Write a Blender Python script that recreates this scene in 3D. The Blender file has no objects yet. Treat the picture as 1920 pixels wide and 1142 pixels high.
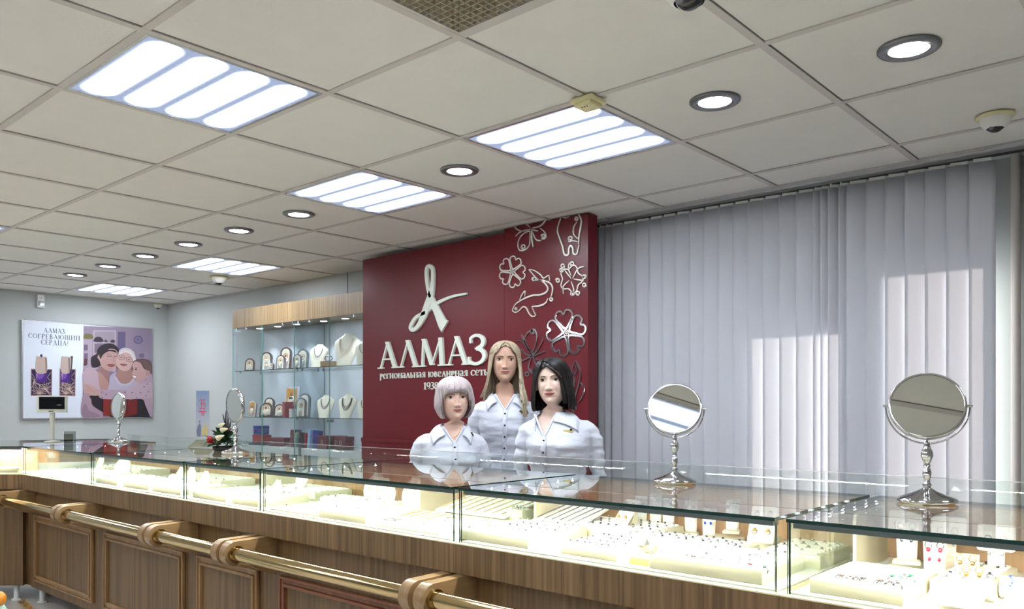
import bpy, bmesh, math, random
from math import sin, cos, pi, radians as R, sqrt, exp, atan2
from mathutils import Vector, Matrix, noise
random.seed(7)
SC = bpy.context.scene
COL = SC.collection
# ------------------------------------------------------------------ camera, world, light, exposure
CZ = 1.20                       # eye height of the camera above the floor
YAW = 0.733
FPX, PCX, PCY = 1535.0, 943.0, 761.0
cd = bpy.data.cameras.new('camera'); cam = bpy.data.objects.new('camera', cd); COL.objects.link(cam)
cam.location = (0, 0, CZ); cam.rotation_euler = (R(90), 0, YAW)
cd.sensor_width = 36; cd.lens = FPX / 1920 * 36
cd.shift_x = (960 - PCX) / 1920; cd.shift_y = (PCY - 571) / 1920
cd.clip_start = 0.02; cd.clip_end = 60
SC.camera = cam
SC.view_settings.view_transform = 'Standard'
SC.view_settings.look = 'None'
SC.view_settings.exposure = 0.84
SC.view_settings.gamma = 1.0
SC.view_settings.use_curve_mapping = False
try:
    SC.cycles.use_denoising = True
    SC.cycles.max_bounces = 10
    SC.cycles.diffuse_bounces = 5
    SC.cycles.glossy_bounces = 5
    SC.cycles.transmission_bounces = 4
    SC.cycles.transparent_max_bounces = 48
    SC.cycles.sample_clamp_indirect = 6
    SC.cycles.caustics_reflective = False
    SC.cycles.caustics_refractive = False
except Exception:
    pass
W = bpy.data.worlds.new('world'); SC.world = W; W.use_nodes = True
bg = W.node_tree.nodes['Background']
bg.inputs[0].default_value = (0.62, 0.74, 1.0, 1); bg.inputs[1].default_value = 1.6
sun_d = bpy.data.lights.new('sun', 'SUN'); sun_d.energy = 26.0; sun_d.angle = R(1.6); sun_d.color = (1.0, 0.93, 0.84)
sun = bpy.data.objects.new('sun', sun_d); COL.objects.link(sun)
SUN_DIR = Vector((0.15, -1.0, -0.16)).normalized()       # the way the light travels: in through the windows
sun.rotation_euler = SUN_DIR.to_track_quat('-Z', 'Y').to_euler()
TUBE_POWER = 22.0; TUBE_GAP = 0.52; SPOT_POWER = 20.0; CASE_POWER = 7.0; SHELF_POWER = 6.0

# ------------------------------------------------------------------ measuring: a point of the photograph on a plane of the room
FW = Vector((-sin(YAW), cos(YAW), 0)); RT = Vector((cos(YAW), sin(YAW), 0))
def ray(px, py):
    return FW + RT * ((px - PCX) / FPX) + Vector((0, 0, (PCY - py) / FPX))
def onY(px, py, Y):
    d = ray(px, py); k = Y / d.y
    return Vector((d.x * k, Y, CZ + d.z * k))
def onX(px, py, X):
    d = ray(px, py); k = X / d.x
    return Vector((X, d.y * k, CZ + d.z * k))
def onZ(px, py, Z):
    d = ray(px, py); k = (Z - CZ) / d.z
    return Vector((d.x * k, d.y * k, Z))
def atD(px, py, D):
    return Vector((0, 0, CZ)) + ray(px, py) * D
def xY(px, Y): return onY(px, 761, Y).x

# ------------------------------------------------------------------ materials
def lin(c):
    o = []
    for v in c[:3]:
        v = v / 255.0
        o.append(v / 12.92 if v <= 0.04045 else ((v + 0.055) / 1.055) ** 2.4)
    return (o[0], o[1], o[2], 1)
MATS = {}
def mat(name, col=(200, 200, 200), rough=0.5, metal=0.0, emit=None, estr=0, spec=0.5, bump=None, noisec=None, coat=0, sheen=0, alpha=None, sss=0):
    if name in MATS: return MATS[name]
    m = bpy.data.materials.new(name); m.use_nodes = True; MATS[name] = m
    nt = m.node_tree; b = nt.nodes['Principled BSDF']
    c = lin(col)
    b.inputs['Base Color'].default_value = c
    b.inputs['Roughness'].default_value = rough; b.inputs['Metallic'].default_value = metal
    b.inputs['Specular IOR Level'].default_value = spec
    if coat: b.inputs['Coat Weight'].default_value = coat; b.inputs['Coat Roughness'].default_value = 0.05
    if sheen: b.inputs['Sheen Weight'].default_value = sheen
    if sss:
        b.inputs['Subsurface Weight'].default_value = sss; b.inputs['Subsurface Radius'].default_value = (0.012, 0.005, 0.003); b.inputs['Subsurface Scale'].default_value = 1
    if emit: b.inputs['Emission Color'].default_value = lin(emit); b.inputs['Emission Strength'].default_value = estr
    tc = None
    if bump or noisec:
        tc = nt.nodes.new('ShaderNodeTexCoord')
    if noisec:      # (scale vector, second colour, amount)
        sc3, c2, detail = noisec
        mp = nt.nodes.new('ShaderNodeMapping'); mp.inputs['Scale'].default_value = sc3
        nt.links.new(tc.outputs['Object'], mp.inputs['Vector'])
        n = nt.nodes.new('ShaderNodeTexNoise'); n.inputs['Scale'].default_value = 1; n.inputs['Detail'].default_value = detail
        nt.links.new(mp.outputs[0], n.inputs['Vector'])
        mx = nt.nodes.new('ShaderNodeMix'); mx.data_type = 'RGBA'
        mx.inputs[6].default_value = c; mx.inputs[7].default_value = lin(c2)
        nt.links.new(n.outputs[0], mx.inputs[0]); nt.links.new(mx.outputs[2], b.inputs['Base Color'])
    if bump:        # (scale vector, strength, distance)
        sc3, st, dist = bump
        mp = nt.nodes.new('ShaderNodeMapping'); mp.inputs['Scale'].default_value = sc3
        nt.links.new(tc.outputs['Object'], mp.inputs['Vector'])
        n = nt.nodes.new('ShaderNodeTexNoise'); n.inputs['Scale'].default_value = 1; n.inputs['Detail'].default_value = 4
        nt.links.new(mp.outputs[0], n.inputs['Vector'])
        bp = nt.nodes.new('ShaderNodeBump'); bp.inputs['Strength'].default_value = st; bp.inputs['Distance'].default_value = dist
        nt.links.new(n.outputs[0], bp.inputs['Height']); nt.links.new(bp.outputs[0], b.inputs['Normal'])
    return m
def wood(name, c1, c2, scale=(38, 38, 1.6), rough=0.42, c3=None):
    if name in MATS: return MATS[name]
    m = bpy.data.materials.new(name); m.use_nodes = True; MATS[name] = m
    nt = m.node_tree; b = nt.nodes['Principled BSDF']; L = nt.links
    tc = nt.nodes.new('ShaderNodeTexCoord')
    mp = nt.nodes.new('ShaderNodeMapping'); mp.inputs['Scale'].default_value = scale; L.new(tc.outputs['Object'], mp.inputs[0])
    n1 = nt.nodes.new('ShaderNodeTexNoise'); n1.inputs['Scale'].default_value = 1; n1.inputs['Detail'].default_value = 5; n1.inputs['Distortion'].default_value = 0.6
    L.new(mp.outputs[0], n1.inputs['Vector'])
    mp2 = nt.nodes.new('ShaderNodeMapping'); mp2.inputs['Scale'].default_value = tuple(s * 0.16 for s in scale); L.new(tc.outputs['Object'], mp2.inputs[0])
    n2 = nt.nodes.new('ShaderNodeTexNoise'); n2.inputs['Scale'].default_value = 1; n2.inputs['Detail'].default_value = 3
    L.new(mp2.outputs[0], n2.inputs['Vector'])
    r1 = nt.nodes.new('ShaderNodeValToRGB'); r1.color_ramp.elements[0].position = .36; r1.color_ramp.elements[1].position = .66
    r1.color_ramp.elements[0].color = lin(c1); r1.color_ramp.elements[1].color = lin(c2)
    L.new(n1.outputs[0], r1.inputs[0])
    mx = nt.nodes.new('ShaderNodeMix'); mx.data_type = 'RGBA'; mx.blend_type = 'MULTIPLY'
    mx.inputs[7].default_value = lin(c3 or (205, 195, 185))
    L.new(n2.outputs[0], mx.inputs[0]); L.new(r1.outputs[0], mx.inputs[6]); L.new(mx.outputs[2], b.inputs['Base Color'])
    b.inputs['Roughness'].default_value = rough
    bp = nt.nodes.new('ShaderNodeBump'); bp.inputs['Strength'].default_value = 0.12; bp.inputs['Distance'].default_value = 0.002
    L.new(n1.outputs[0], bp.inputs['Height']); L.new(bp.outputs[0], b.inputs['Normal'])
    return m
def glassmat(name, tint=(247, 250, 248), ior=1.5, rough=0.0, floor=0.0):
    if name in MATS: return MATS[name]
    m = bpy.data.materials.new(name); m.use_nodes = True; MATS[name] = m
    nt = m.node_tree; nt.nodes.remove(nt.nodes['Principled BSDF']); L = nt.links
    out = nt.nodes['Material Output']
    t = nt.nodes.new('ShaderNodeBsdfTransparent'); t.inputs[0].default_value = lin(tint)
    g = nt.nodes.new('ShaderNodeBsdfGlossy'); g.inputs['Roughness'].default_value = rough; g.inputs[0].default_value = (1, 1, 1, 1)
    lw = nt.nodes.new('ShaderNodeLayerWeight'); lw.inputs[0].default_value = 0.5      # Facing = 1 - |cos|
    pw = nt.nodes.new('ShaderNodeMath'); pw.operation = 'POWER'; pw.inputs[1].default_value = 5; L.new(lw.outputs['Facing'], pw.inputs[0])
    f = nt.nodes.new('ShaderNodeMath'); f.operation = 'MULTIPLY_ADD'; f.inputs[1].default_value = .96; f.inputs[2].default_value = .04; L.new(pw.outputs[0], f.inputs[0])
    ms = nt.nodes.new('ShaderNodeMixShader')
    L.new(f.outputs[0], ms.inputs[0]); L.new(t.outputs[0], ms.inputs[1]); L.new(g.outputs[0], ms.inputs[2]); L.new(ms.outputs[0], out.inputs[0])
    return m
def emitmat(name, col, strength):
    if name in MATS: return MATS[name]
    m = bpy.data.materials.new(name); m.use_nodes = True; MATS[name] = m
    nt = m.node_tree; nt.nodes.remove(nt.nodes['Principled BSDF'])
    e = nt.nodes.new('ShaderNodeEmission'); e.inputs[0].default_value = lin(col); e.inputs[1].default_value = strength
    nt.links.new(e.outputs[0], nt.nodes['Material Output'].inputs[0])
    return m

M_CEIL = mat('ceiling_board', (229, 227, 223), 0.95, noisec=((7, 7, 7), (221, 219, 215), 5), bump=((90, 90, 90), 0.35, 0.002))
M_GRID = mat('ceiling_grid_metal', (196, 191, 188), 0.55)
M_GAP = mat('ceiling_gap_shade', (40, 34, 30), 0.9)
M_WALL = mat('wall_paint', (180, 184, 183), 0.85, noisec=((1.3, 1.3, 1.3), (174, 178, 177), 3), bump=((60, 60, 60), 0.08, 0.001))
M_FLOOR = mat('floor_tile', (206, 200, 190), 0.3, noisec=((3, 3, 3), (188, 182, 172), 4))
M_WHITE = mat('white_plastic', (228, 229, 226), 0.45)
M_WHITE2 = mat('white_enamel', (214, 214, 214), 0.35)
M_WFR = mat('window_frame_pvc', (225, 226, 228), 0.35)
M_CREAM = mat('cream_plastic', (220, 212, 170), 0.5)
M_BLACK = mat('black_gloss', (10, 10, 12), 0.12)
M_DARK = mat('dark_rubber', (28, 28, 30), 0.6)
M_GREY = mat('grey_metal', (120, 122, 126), 0.35, 0.8)
M_ALU = mat('brushed_aluminium', (120, 126, 130), 0.38, 0.85)
M_CHROME = mat('chrome', (205, 205, 208), 0.07, 1.0)
M_SILV = mat('silver_trim', (196, 196, 200), 0.25, 0.7)
M_MIRROR = mat('mirror_silver', (225, 228, 226), 0.005, 1.0)
M_BRASS = mat('polished_brass', (196, 172, 126), 0.08, 1.0)
M_PALE = mat('satin_silver', (206, 200, 192), 0.42, .55)
M_GOLD = mat('gold_metal', (214, 170, 92), 0.25, 1.0)
M_WOODF = wood('oak_fascia', (98, 75, 47), (142, 114, 78), (60, 60, 1.6))
M_WOODL = wood('oak_cabinet', (96, 72, 44), (130, 102, 66), (60, 60, 1.6))
M_WOODFR = wood('oak_moulding', (146, 112, 74), (172, 136, 96), rough=.35)
M_WOODRED = wood('cherry_moulding', (128, 76, 50), (146, 92, 62), rough=.35)
M_WOODBR = wood('oak_bracket', (140, 112, 76), (168, 138, 98), (30, 2.4, 30), rough=.3)
M_WOODB = wood('oak_back_panel', (176, 136, 96), (205, 166, 122))
M_WOODSH = wood('oak_shelf_fascia', (136, 112, 78), (172, 148, 108), (60, 60, 1.2))
M_GLASS = glassmat('clear_glass')
M_GLASSC = glassmat('cabinet_glass', (246, 249, 250))
M_GEDGE = mat('glass_edge_green', (6, 46, 38), 0.12, spec=.6)
M_GEDGEL = mat('glass_edge_pale', (120, 168, 156), 0.15)
M_RED = mat('burgundy_panel', (100, 25, 34), 0.28, spec=.35)
M_CRM = mat('cream_leather', (200, 190, 160), 0.55)
M_CRM2 = mat('ivory_leather', (226, 220, 204), 0.5)
M_BASEB = mat('white_case_floor', (238, 236, 226), 0.5)
M_LETTER = mat('acrylic_letter', (224, 232, 220), 0.3)
M_BLIND = None

# ------------------------------------------------------------------ mesh tools
class MB:
    def __init__(s): s.v = []; s.f = []; s.m = []; s.sm = []; s.uv = None
    def add(s, vs, fs, mi=0, smooth=False, M=None):
        o = len(s.v)
        s.v += [tuple(M @ Vector(p)) if M is not None else tuple(p) for p in vs]
        for f in fs: s.f.append([i + o for i in f]); s.m.append(mi); s.sm.append(smooth)
        return s
    def box(s, a, b, mi=0, M=None):
        x0, y0, z0 = a; x1, y1, z1 = b
        x0, x1 = min(x0, x1), max(x0, x1); y0, y1 = min(y0, y1), max(y0, y1); z0, z1 = min(z0, z1), max(z0, z1)
        return s.add([(x0, y0, z0), (x1, y0, z0), (x1, y1, z0), (x0, y1, z0), (x0, y0, z1), (x1, y0, z1), (x1, y1, z1), (x0, y1, z1)],
              [(0, 3, 2, 1), (4, 5, 6, 7), (0, 1, 5, 4), (1, 2, 6, 5), (2, 3, 7, 6), (3, 0, 4, 7)], mi, False, M)
    def glass(s, a, b, axis, edge=1, face=0):      # a pane: the two big faces are glass, the rim is green edge
        x0, y0, z0 = a; x1, y1, z1 = b
        vs = [(x0, y0, z0), (x1, y0, z0), (x1, y1, z0), (x0, y1, z0), (x0, y0, z1), (x1, y0, z1), (x1, y1, z1), (x0, y1, z1)]
        fs = [((0, 3, 2, 1), 'z'), ((4, 5, 6, 7), 'z'), ((0, 1, 5, 4), 'y'), ((1, 2, 6, 5), 'x'), ((2, 3, 7, 6), 'y'), ((3, 0, 4, 7), 'x')]
        for f, ax in fs: s.add([vs[i] for i in f], [(0, 1, 2, 3)], face if ax == axis else edge)
        return s
    def prism(s, poly, z0, z1, mi=0, M=None, side=None, smooth=False):   # poly in xy, extruded along z
        n = len(poly)
        vs = [(p[0], p[1], z0) for p in poly] + [(p[0], p[1], z1) for p in poly]
        s.add(vs, [tuple(range(n))[::-1], tuple(range(n, 2 * n))], mi, False, M)
        s.add(vs, [(i, (i + 1) % n, n + (i + 1) % n, n + i) for i in range(n)], mi if side is None else side, smooth, M)
        return s
    def lathe(s, prof, n=24, mi=0, M=None, smooth=True, cap=True):      # prof: (r,z) list
        vs = []; fs = []
        for r, z in prof:
            for k in range(n): a = 2 * pi * k / n; vs.append((r * cos(a), r * sin(a), z))
        for j in range(len(prof) - 1):
            for k in range(n):
                a = j * n + k; b = j * n + (k + 1) % n; fs.append((a, b, b + n, a + n))
        if cap: fs.append(tuple(range(n))[::-1]); fs.append(tuple(range((len(prof) - 1) * n, len(prof) * n)))
        return s.add(vs, fs, mi, smooth, M)
    def tube(s, path, rad, n=8, mi=0, M=None, closed=False, flat=1.0, up=Vector((0, 0, 1)), cap=True):
        P = [Vector(p) for p in path]; m = len(P); vs = []; fs = []
        for i, p in enumerate(P):
            if closed: t = P[(i + 1) % m] - P[i - 1]
            else: t = P[min(i + 1, m - 1)] - P[max(i - 1, 0)]
            if t.length < 1e-9: t = Vector((0, 0, 1))
            t.normalize(); u = up if abs(t.dot(up)) < 0.97 else Vector((0.3, 1, 0)).normalized()
            a = t.cross(u).normalized(); b = t.cross(a).normalized()
            r = rad(i / max(1, m - 1)) if callable(rad) else rad
            for k in range(n):
                q = 2 * pi * k / n; vs.append(p + a * (r * cos(q)) + b * (r * flat * sin(q)))
        rng = m if closed else m - 1
        for j in range(rng):
            for k in range(n):
                a = j * n + k; b = j * n + (k + 1) % n; c = ((j + 1) % m) * n
                fs.append((a, b, c + (k + 1) % n, c + k))
        s.add(vs, fs, mi, True, M)
        if not closed and cap: s.add(vs[:n], [tuple(range(n))[::-1]], mi, False, M); s.add(vs[-n:], [tuple(range(n))], mi, False, M)
        return s
    def sphere(s, c, r, nu=16, nv=10, mi=0, M=None):
        if not isinstance(r, (tuple, list)): r = (r, r, r)
        vs = [(c[0], c[1], c[2] - r[2])]
        for j in range(1, nv):
            t = -pi / 2 + pi * j / nv
            for k in range(nu): a = 2 * pi * k / nu; vs.append((c[0] + r[0] * cos(t) * cos(a), c[1] + r[1] * cos(t) * sin(a), c[2] + r[2] * sin(t)))
        vs.append((c[0], c[1], c[2] + r[2])); e = len(vs) - 1; fs = []
        for k in range(nu): fs.append((0, 1 + (k + 1) % nu, 1 + k)); fs.append((e, e - nu + k, e - nu + (k + 1) % nu))
        for j in range(nv - 2):
            for k in range(nu): a = 1 + j * nu + k; b = 1 + j * nu + (k + 1) % nu; fs.append((a, b, b + nu, a + nu))
        return s.add(vs, fs, mi, True, M)
    def grid(s, rows, mi=0, smooth=True, closed=False, M=None):
        m = len(rows[0]); vs = [p for r in rows for p in r]; fs = []
        for j in range(len(rows) - 1):
            for k in range(m if closed else m - 1): a = j * m + k; b = j * m + (k + 1) % m; fs.append((a, b, b + m, a + m))
        return s.add(vs, fs, mi, smooth, M)
    def mesh(s, name, mats):
        me = bpy.data.meshes.new(name); me.from_pydata(s.v, [], s.f)
        for m in (mats if isinstance(mats, (list, tuple)) else [mats]): me.materials.append(m)
        me.polygons.foreach_set('material_index', s.m); me.polygons.foreach_set('use_smooth', s.sm)
        me.update(); return me
    def build(s, name, mats, parent=None, loc=(0, 0, 0), rot=(0, 0, 0), bevel=0, seg=2, angle=40):
        o = bpy.data.objects.new(name, s.mesh(name, mats)); COL.objects.link(o)
        if parent: o.parent = parent
        o.location = loc; o.rotation_euler = rot
        if bevel:
            b = o.modifiers.new('bevel', 'BEVEL'); b.width = bevel; b.segments = seg; b.limit_method = 'ANGLE'; b.angle_limit = R(angle)
        return o
def tag(o, label=None, cat=None, group=None, kind=None):
    if label: o['label'] = label
    if cat: o['category'] = cat
    if group: o['group'] = group
    if kind: o['kind'] = kind
    return o
def empty(name, loc=(0, 0, 0), rz=0, label=None, cat=None, group=None):
    o = bpy.data.objects.new(name, None); COL.objects.link(o); o.location = loc; o.rotation_euler = (0, 0, rz); o.empty_display_size = .05
    return tag(o, label, cat, group)
def kids(o): return [c for c in ALLOBJ() if c.parent == o]
def ALLOBJ(): return list(COL.objects)
def copy_tree(o, parent=None, table=None):
    if table is None:
        table = {}
        for c in COL.objects:
            if c.parent: table.setdefault(c.parent.name, []).append(c)
    c = o.copy(); COL.objects.link(c)
    if parent: c.parent = parent
    for ch in table.get(o.name, []): copy_tree(ch, c, table)
    return c
def struct(o): o['kind'] = 'structure'; return o
def rbox(mb, a, b, r=0.004, mi=0, M=None, seg=3):       # box with rounded vertical edges and softened top
    x0, y0, z0 = a; x1, y1, z1 = b; pts = []
    for cx, cy, a0 in ((x1 - r, y1 - r, 0), (x0 + r, y1 - r, 90), (x0 + r, y0 + r, 180), (x1 - r, y0 + r, 270)):
        for k in range(seg + 1): t = R(a0 + 90 * k / seg); pts.append((cx + r * cos(t), cy + r * sin(t)))
    cx, cy = (x0 + x1) / 2, (y0 + y1) / 2; rows = []
    ins = min(r, (z1 - z0) * .4)
    for zz, k in ((z0, 0), (z1 - ins, 0), (z1 - ins * .3, ins * .3), (z1, ins)):
        rows.append([(cx + (p[0] - cx) * (1 - k / max(1e-6, abs(x1 - x0) / 2)), cy + (p[1] - cy) * (1 - k / max(1e-6, abs(y1 - y0) / 2)), zz) for p in pts])
    mb.grid(rows, mi, True, True, M); n = len(pts)
    mb.add(rows[-1], [tuple(range(n))], mi, False, M); mb.add(rows[0], [tuple(range(n))[::-1]], mi, False, M)
    return mb

# ------------------------------------------------------------------ serif lettering built from strokes (cap height 1)
TH, TN = 0.15, 0.055
def _d(x0, y0, x1, y1, w): return ('l', x0, y0, x1, y1, w)
def _s(x, y, w=.24): return ('s', x, y, w)
def _a(cx, cy, rx, ry, a0, a1, w0, w1=None): return ('a', cx, cy, rx, ry, a0, a1, w0, w1 if w1 else w0)
GL = {
 'А': (.82, [_d(.1, 0, .41, 1, TN), _d(.38, 1, .72, 0, TH), _d(.2, .34, .6, .34, TN), _s(.1, 0), _s(.72, 0, .28)]),
 'Л': (.82, [_d(.1, 0, .41, 1, TN), _d(.38, 1, .72, 0, TH), _s(.1, 0), _s(.72, 0, .28)]),
 'М': (1.0, [_d(.12, 0, .17, 1, TN + .02), _d(.17, 1, .5, .04, TH), _d(.5, .04, .83, 1, TN), _d(.83, 1, .88, 0, TH), _s(.12, 0), _s(.88, 0, .3)]),
 'З': (.6, [_a(.24, .75, .24, .225, 150, -75, .09, .15), _a(.22, .27, .3, .26, 85, -150, .14, .10), _d(.2, .53, .36, .53, TN), _d(.04, .72, .04, .9, TN + .02), _d(-.02, .26, -.02, .08, TN + .02)]),
 'С': (.72, [_a(.4, .5, .34, .48, 50, 310, .07, .07), _a(.36, .5, .28, .42, 130, 230, .14), _d(.64, .74, .64, .98, TN), _d(.64, .05, .64, .24, TN)]),
 'О': (.86, [_a(.43, .5, .37, .48, 0, 360, .06), _a(.40, .5, .32, .44, 125, 235, .12), _a(.46, .5, .32, .44, -55, 55, .12)]),
 'Г': (.62, [_d(.15, 0, .15, 1, TH), _d(.1, .975, .56, .975, TN), _d(.56, .98, .56, .76, TN), _s(.15, 0, .3)]),
 'Р': (.64, [_d(.15, 0, .15, 1, TH), _a(.26, .74, .28, .24, 90, -90, .07, .07), _a(.28, .74, .25, .2, 50, -50, .13), _d(.1, .975, .28, .975, TN), _d(.15, .5, .28, .5, TN), _s(.15, 0, .3)]),
 'Е': (.64, [_d(.15, 0, .15, 1, TH), _d(.1, .975, .54, .975, TN), _d(.1, .025, .58, .025, TN), _d(.15, .52, .46, .52, TN), _d(.54, .98, .54, .8, TN), _d(.58, 0, .58, .2, TN), _d(.46, .44, .46, .6, TN)]),
 'В': (.68, [_d(.15, 0, .15, 1, TH), _a(.26, .76, .24, .22, 90, -90, .09, .09), _a(.26, .27, .32, .25, 90, -90, .11, .11), _d(.08, .975, .28, .975, TN), _d(.08, .025, .28, .025, TN), _d(.15, .53, .3, .53, TN)]),
 'Ю': (1.12, [_d(.15, 0, .15, 1, TH), _s(.15, 0, .28), _s(.15, .97, .28), _d(.15, .5, .42, .5, TN), _a(.74, .5, .32, .48, 0, 360, .06), _a(.71, .5, .27, .44, 125, 235, .12), _a(.77, .5, .27, .44, -55, 55, .12)]),
 'Щ': (1.16, [_d(.15, 0, .15, 1, TH), _d(.55, 0, .55, 1, TH), _d(.95, 0, .95, 1, TH), _d(.08, .025, 1.12, .025, TN), _d(1.1, .03, 1.1, -.2, TN), _s(.15, .97, .26), _s(.55, .97, .26), _s(.95, .97, .26)]),
 'И': (.86, [_d(.15, 0, .15, 1, TH), _d(.71, 0, .71, 1, TH), _d(.15, .08, .71, .92, TN), _s(.15, 0, .28), _s(.71, 0, .28), _s(.15, .97, .28), _s(.71, .97, .28)]),
 'Д': (.84, [_d(.16, .03, .42, 1, TN), _d(.38, 1, .68, .03, TH), _d(.02, .03, .84, .03, TN), _d(.04, .03, .04, -.18, TN), _d(.82, .03, .82, -.18, TN)]),
 'Ц': (.84, [_d(.15, 0, .15, 1, TH), _d(.66, 0, .66, 1, TH), _d(.08, .025, .82, .025, TN), _d(.8, .03, .8, -.2, TN), _s(.15, .97, .28), _s(.66, .97, .28)]),
 'Н': (.86, [_d(.15, 0, .15, 1, TH), _d(.71, 0, .71, 1, TH), _d(.15, .5, .71, .5, TN), _s(.15, 0, .28), _s(.71, 0, .28), _s(.15, .97, .28), _s(.71, .97, .28)]),
 'Т': (.76, [_d(.38, 0, .38, 1, TH), _d(.04, .97, .72, .97, TN), _d(.05, .97, .05, .76, TN), _d(.71, .97, .71, .76, TN), _s(.38, 0, .3)]),
 'Ь': (.66, [_d(.15, 0, .15, 1, TH), _a(.26, .28, .3, .26, 90, -90, .11, .11), _d(.08, .025, .28, .025, TN), _d(.15, .53, .28, .53, TN), _s(.15, .97, .28)]),
 'Я': (.72, [_d(.57, 0, .57, 1, TH), _a(.46, .74, .28, .24, 90, 270, .09, .09), _d(.42, .975, .64, .975, TN), _d(.42, .5, .57, .5, TN), _d(.42, .5, .12, .0, .1), _s(.57, 0, .26), _s(.1, .0, .18)]),
 'е': (.66, [_a(.34, .5, .29, .48, 15, 320, .07, .09), _a(.32, .5, .24, .42, 130, 230, .14), _d(.08, .54, .62, .54, TN)]),
 'а': (.66, [_a(.3, .72, .22, .25, 160, 0, .08, .12), _d(.52, .75, .52, .08, TH), _a(.28, .27, .22, .24, 60, 330, .1, .07), _s(.58, .02, .16)]),
 '1': (.42, [_d(.22, 0, .22, 1, TH), _d(.22, .98, .04, .82, TN), _s(.22, 0, .34)]),
 '9': (.6, [_a(.29, .68, .23, .3, 0, 360, .09), _a(.22, .55, .32, .53, 20, -80, .13, .06)]),
 '3': (.56, [_a(.24, .75, .22, .225, 150, -75, .08, .14), _a(.22, .27, .28, .26, 85, -150, .13, .09)]),
 '8': (.6, [_a(.3, .75, .2, .22, 0, 360, .09), _a(.3, .27, .25, .26, 0, 360, .1)]),
 '5': (.56, [_d(.12, .96, .5, .96, .1), _d(.13, .96, .1, .56, .07), _a(.22, .3, .28, .3, 110, -140, .12, .1)]),
 '%': (.8, [_a(.18, .8, .13, .16, 0, 360, .06), _a(.6, .2, .13, .16, 0, 360, .06), _d(.14, 0, .64, 1, .05)]),
 ',': (.24, [_d(.12, .1, .06, -.14, .09)]),
 '!': (.26, [_d(.13, .32, .13, 1, .1), _d(.13, 0, .13, .12, .11)]),
 ' ': (.4, []),
}
GL['Й'] = (.86, GL['И'][1] + [_a(.43, 1.2, .14, .1, 190, 350, .06)])
def glyph_quads(ch):
    """list of convex 2-D quads"""
    q = []
    for st in GL[ch][1]:
        if st[0] == 'l':
            _, x0, y0, x1, y1, w = st; dx, dy = x1 - x0, y1 - y0
            if abs(dy) > abs(dx) * .2: q.append([(x0 - w / 2, y0), (x0 + w / 2, y0), (x1 + w / 2, y1), (x1 - w / 2, y1)] if y1 > y0 else [(x1 - w / 2, y1), (x1 + w / 2, y1), (x0 + w / 2, y0), (x0 - w / 2, y0)])
            else: q.append([(x0, y0 - w / 2), (x1, y1 - w / 2), (x1, y1 + w / 2), (x0, y0 + w / 2)])
        elif st[0] == 's':
            _, x, y, w = st; q.append([(x - w / 2, y - .005), (x + w / 2, y - .005), (x + w / 2, y + .045), (x - w / 2, y + .045)])
        else:
            _, cx, cy, rx, ry, a0, a1, w0, w1 = st; n = 14
            for k in range(n):
                ps = []
                for kk in (k, k + 1):
                    t = R(a0 + (a1 - a0) * kk / n); w = (w0 + (w1 - w0) * kk / n) / 2
                    l = sqrt((cos(t) * ry) ** 2 + (sin(t) * rx) ** 2) or 1; nx, ny = cos(t) * ry / l, sin(t) * rx / l
                    px, py = cx + rx * cos(t), cy + ry * sin(t)
                    ps.append(((px - nx * w, py - ny * w), (px + nx * w, py + ny * w)))
                q.append([ps[0][0], ps[0][1], ps[1][1], ps[1][0]])
    return q
def text_width(t, sp=.1): return sum((GL[c if c in GL else c.upper()][0] + sp) for c in t) - sp
def text_mb(mb, t, x0, z0, h, xs=1.0, depth=.002, M=None, mi=0, sp=.1, bold=1.0):
    """text in the xz-plane, reading along +x, proud towards -y; x0,z0 = baseline start; h cap height"""
    x = x0
    for c in t:
        g = c; dz = 0
        if c not in GL:
            g = c.upper(); dz = -.3 if c == 'р' else 0
        qs = glyph_quads(g)
        for qi, qd in enumerate(qs):
            dp = depth * (1 + .0025 * qi)
            pts = [(x + p[0] * h * xs, z0 + (p[1] + (p[1] * .3 + dz if c == 'р' else 0)) * h) for p in qd]
            area = sum(pts[i][0] * pts[(i + 1) % 4][1] - pts[(i + 1) % 4][0] * pts[i][1] for i in range(4))
            if area < 0: pts = pts[::-1]
            vs = [(p[0], 0, p[1]) for p in pts] + [(p[0], -dp, p[1]) for p in pts]
            mb.add(vs, [(0, 3, 2, 1), (4, 5, 6, 7), (0, 1, 5, 4), (1, 2, 6, 5), (2, 3, 7, 6), (3, 0, 4, 7)], mi, False, M)
        x += (GL[g][0] + sp) * h * xs
    return x
# ------------------------------------------------------------------ the room
T = 0.672; GX, GY = -3.133, 1.113
ZC = CZ + 1.135
XL, XR, YB, YF = -8.95, 3.2, 4.32, -4.2
def cell(i, j): return GX + T * i, GY + T * j
def wallbox(name, a, b, m=None): return struct(MB().box(a, b).build(name, m or M_WALL))
f = struct(MB().box((XL, YF, -0.1), (XR, YB + .18, 0)).build('floor', M_FLOOR))
wallbox('wall_left', (XL - .15, YF, -.1), (XL, YB + .18, ZC + .15))
wallbox('wall_right', (XR, YF, -.1), (XR + .15, YB + .18, ZC + .15))
wallbox('wall_front', (XL - .15, YF - .15, -.1), (XR + .15, YF, ZC + .15))
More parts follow.
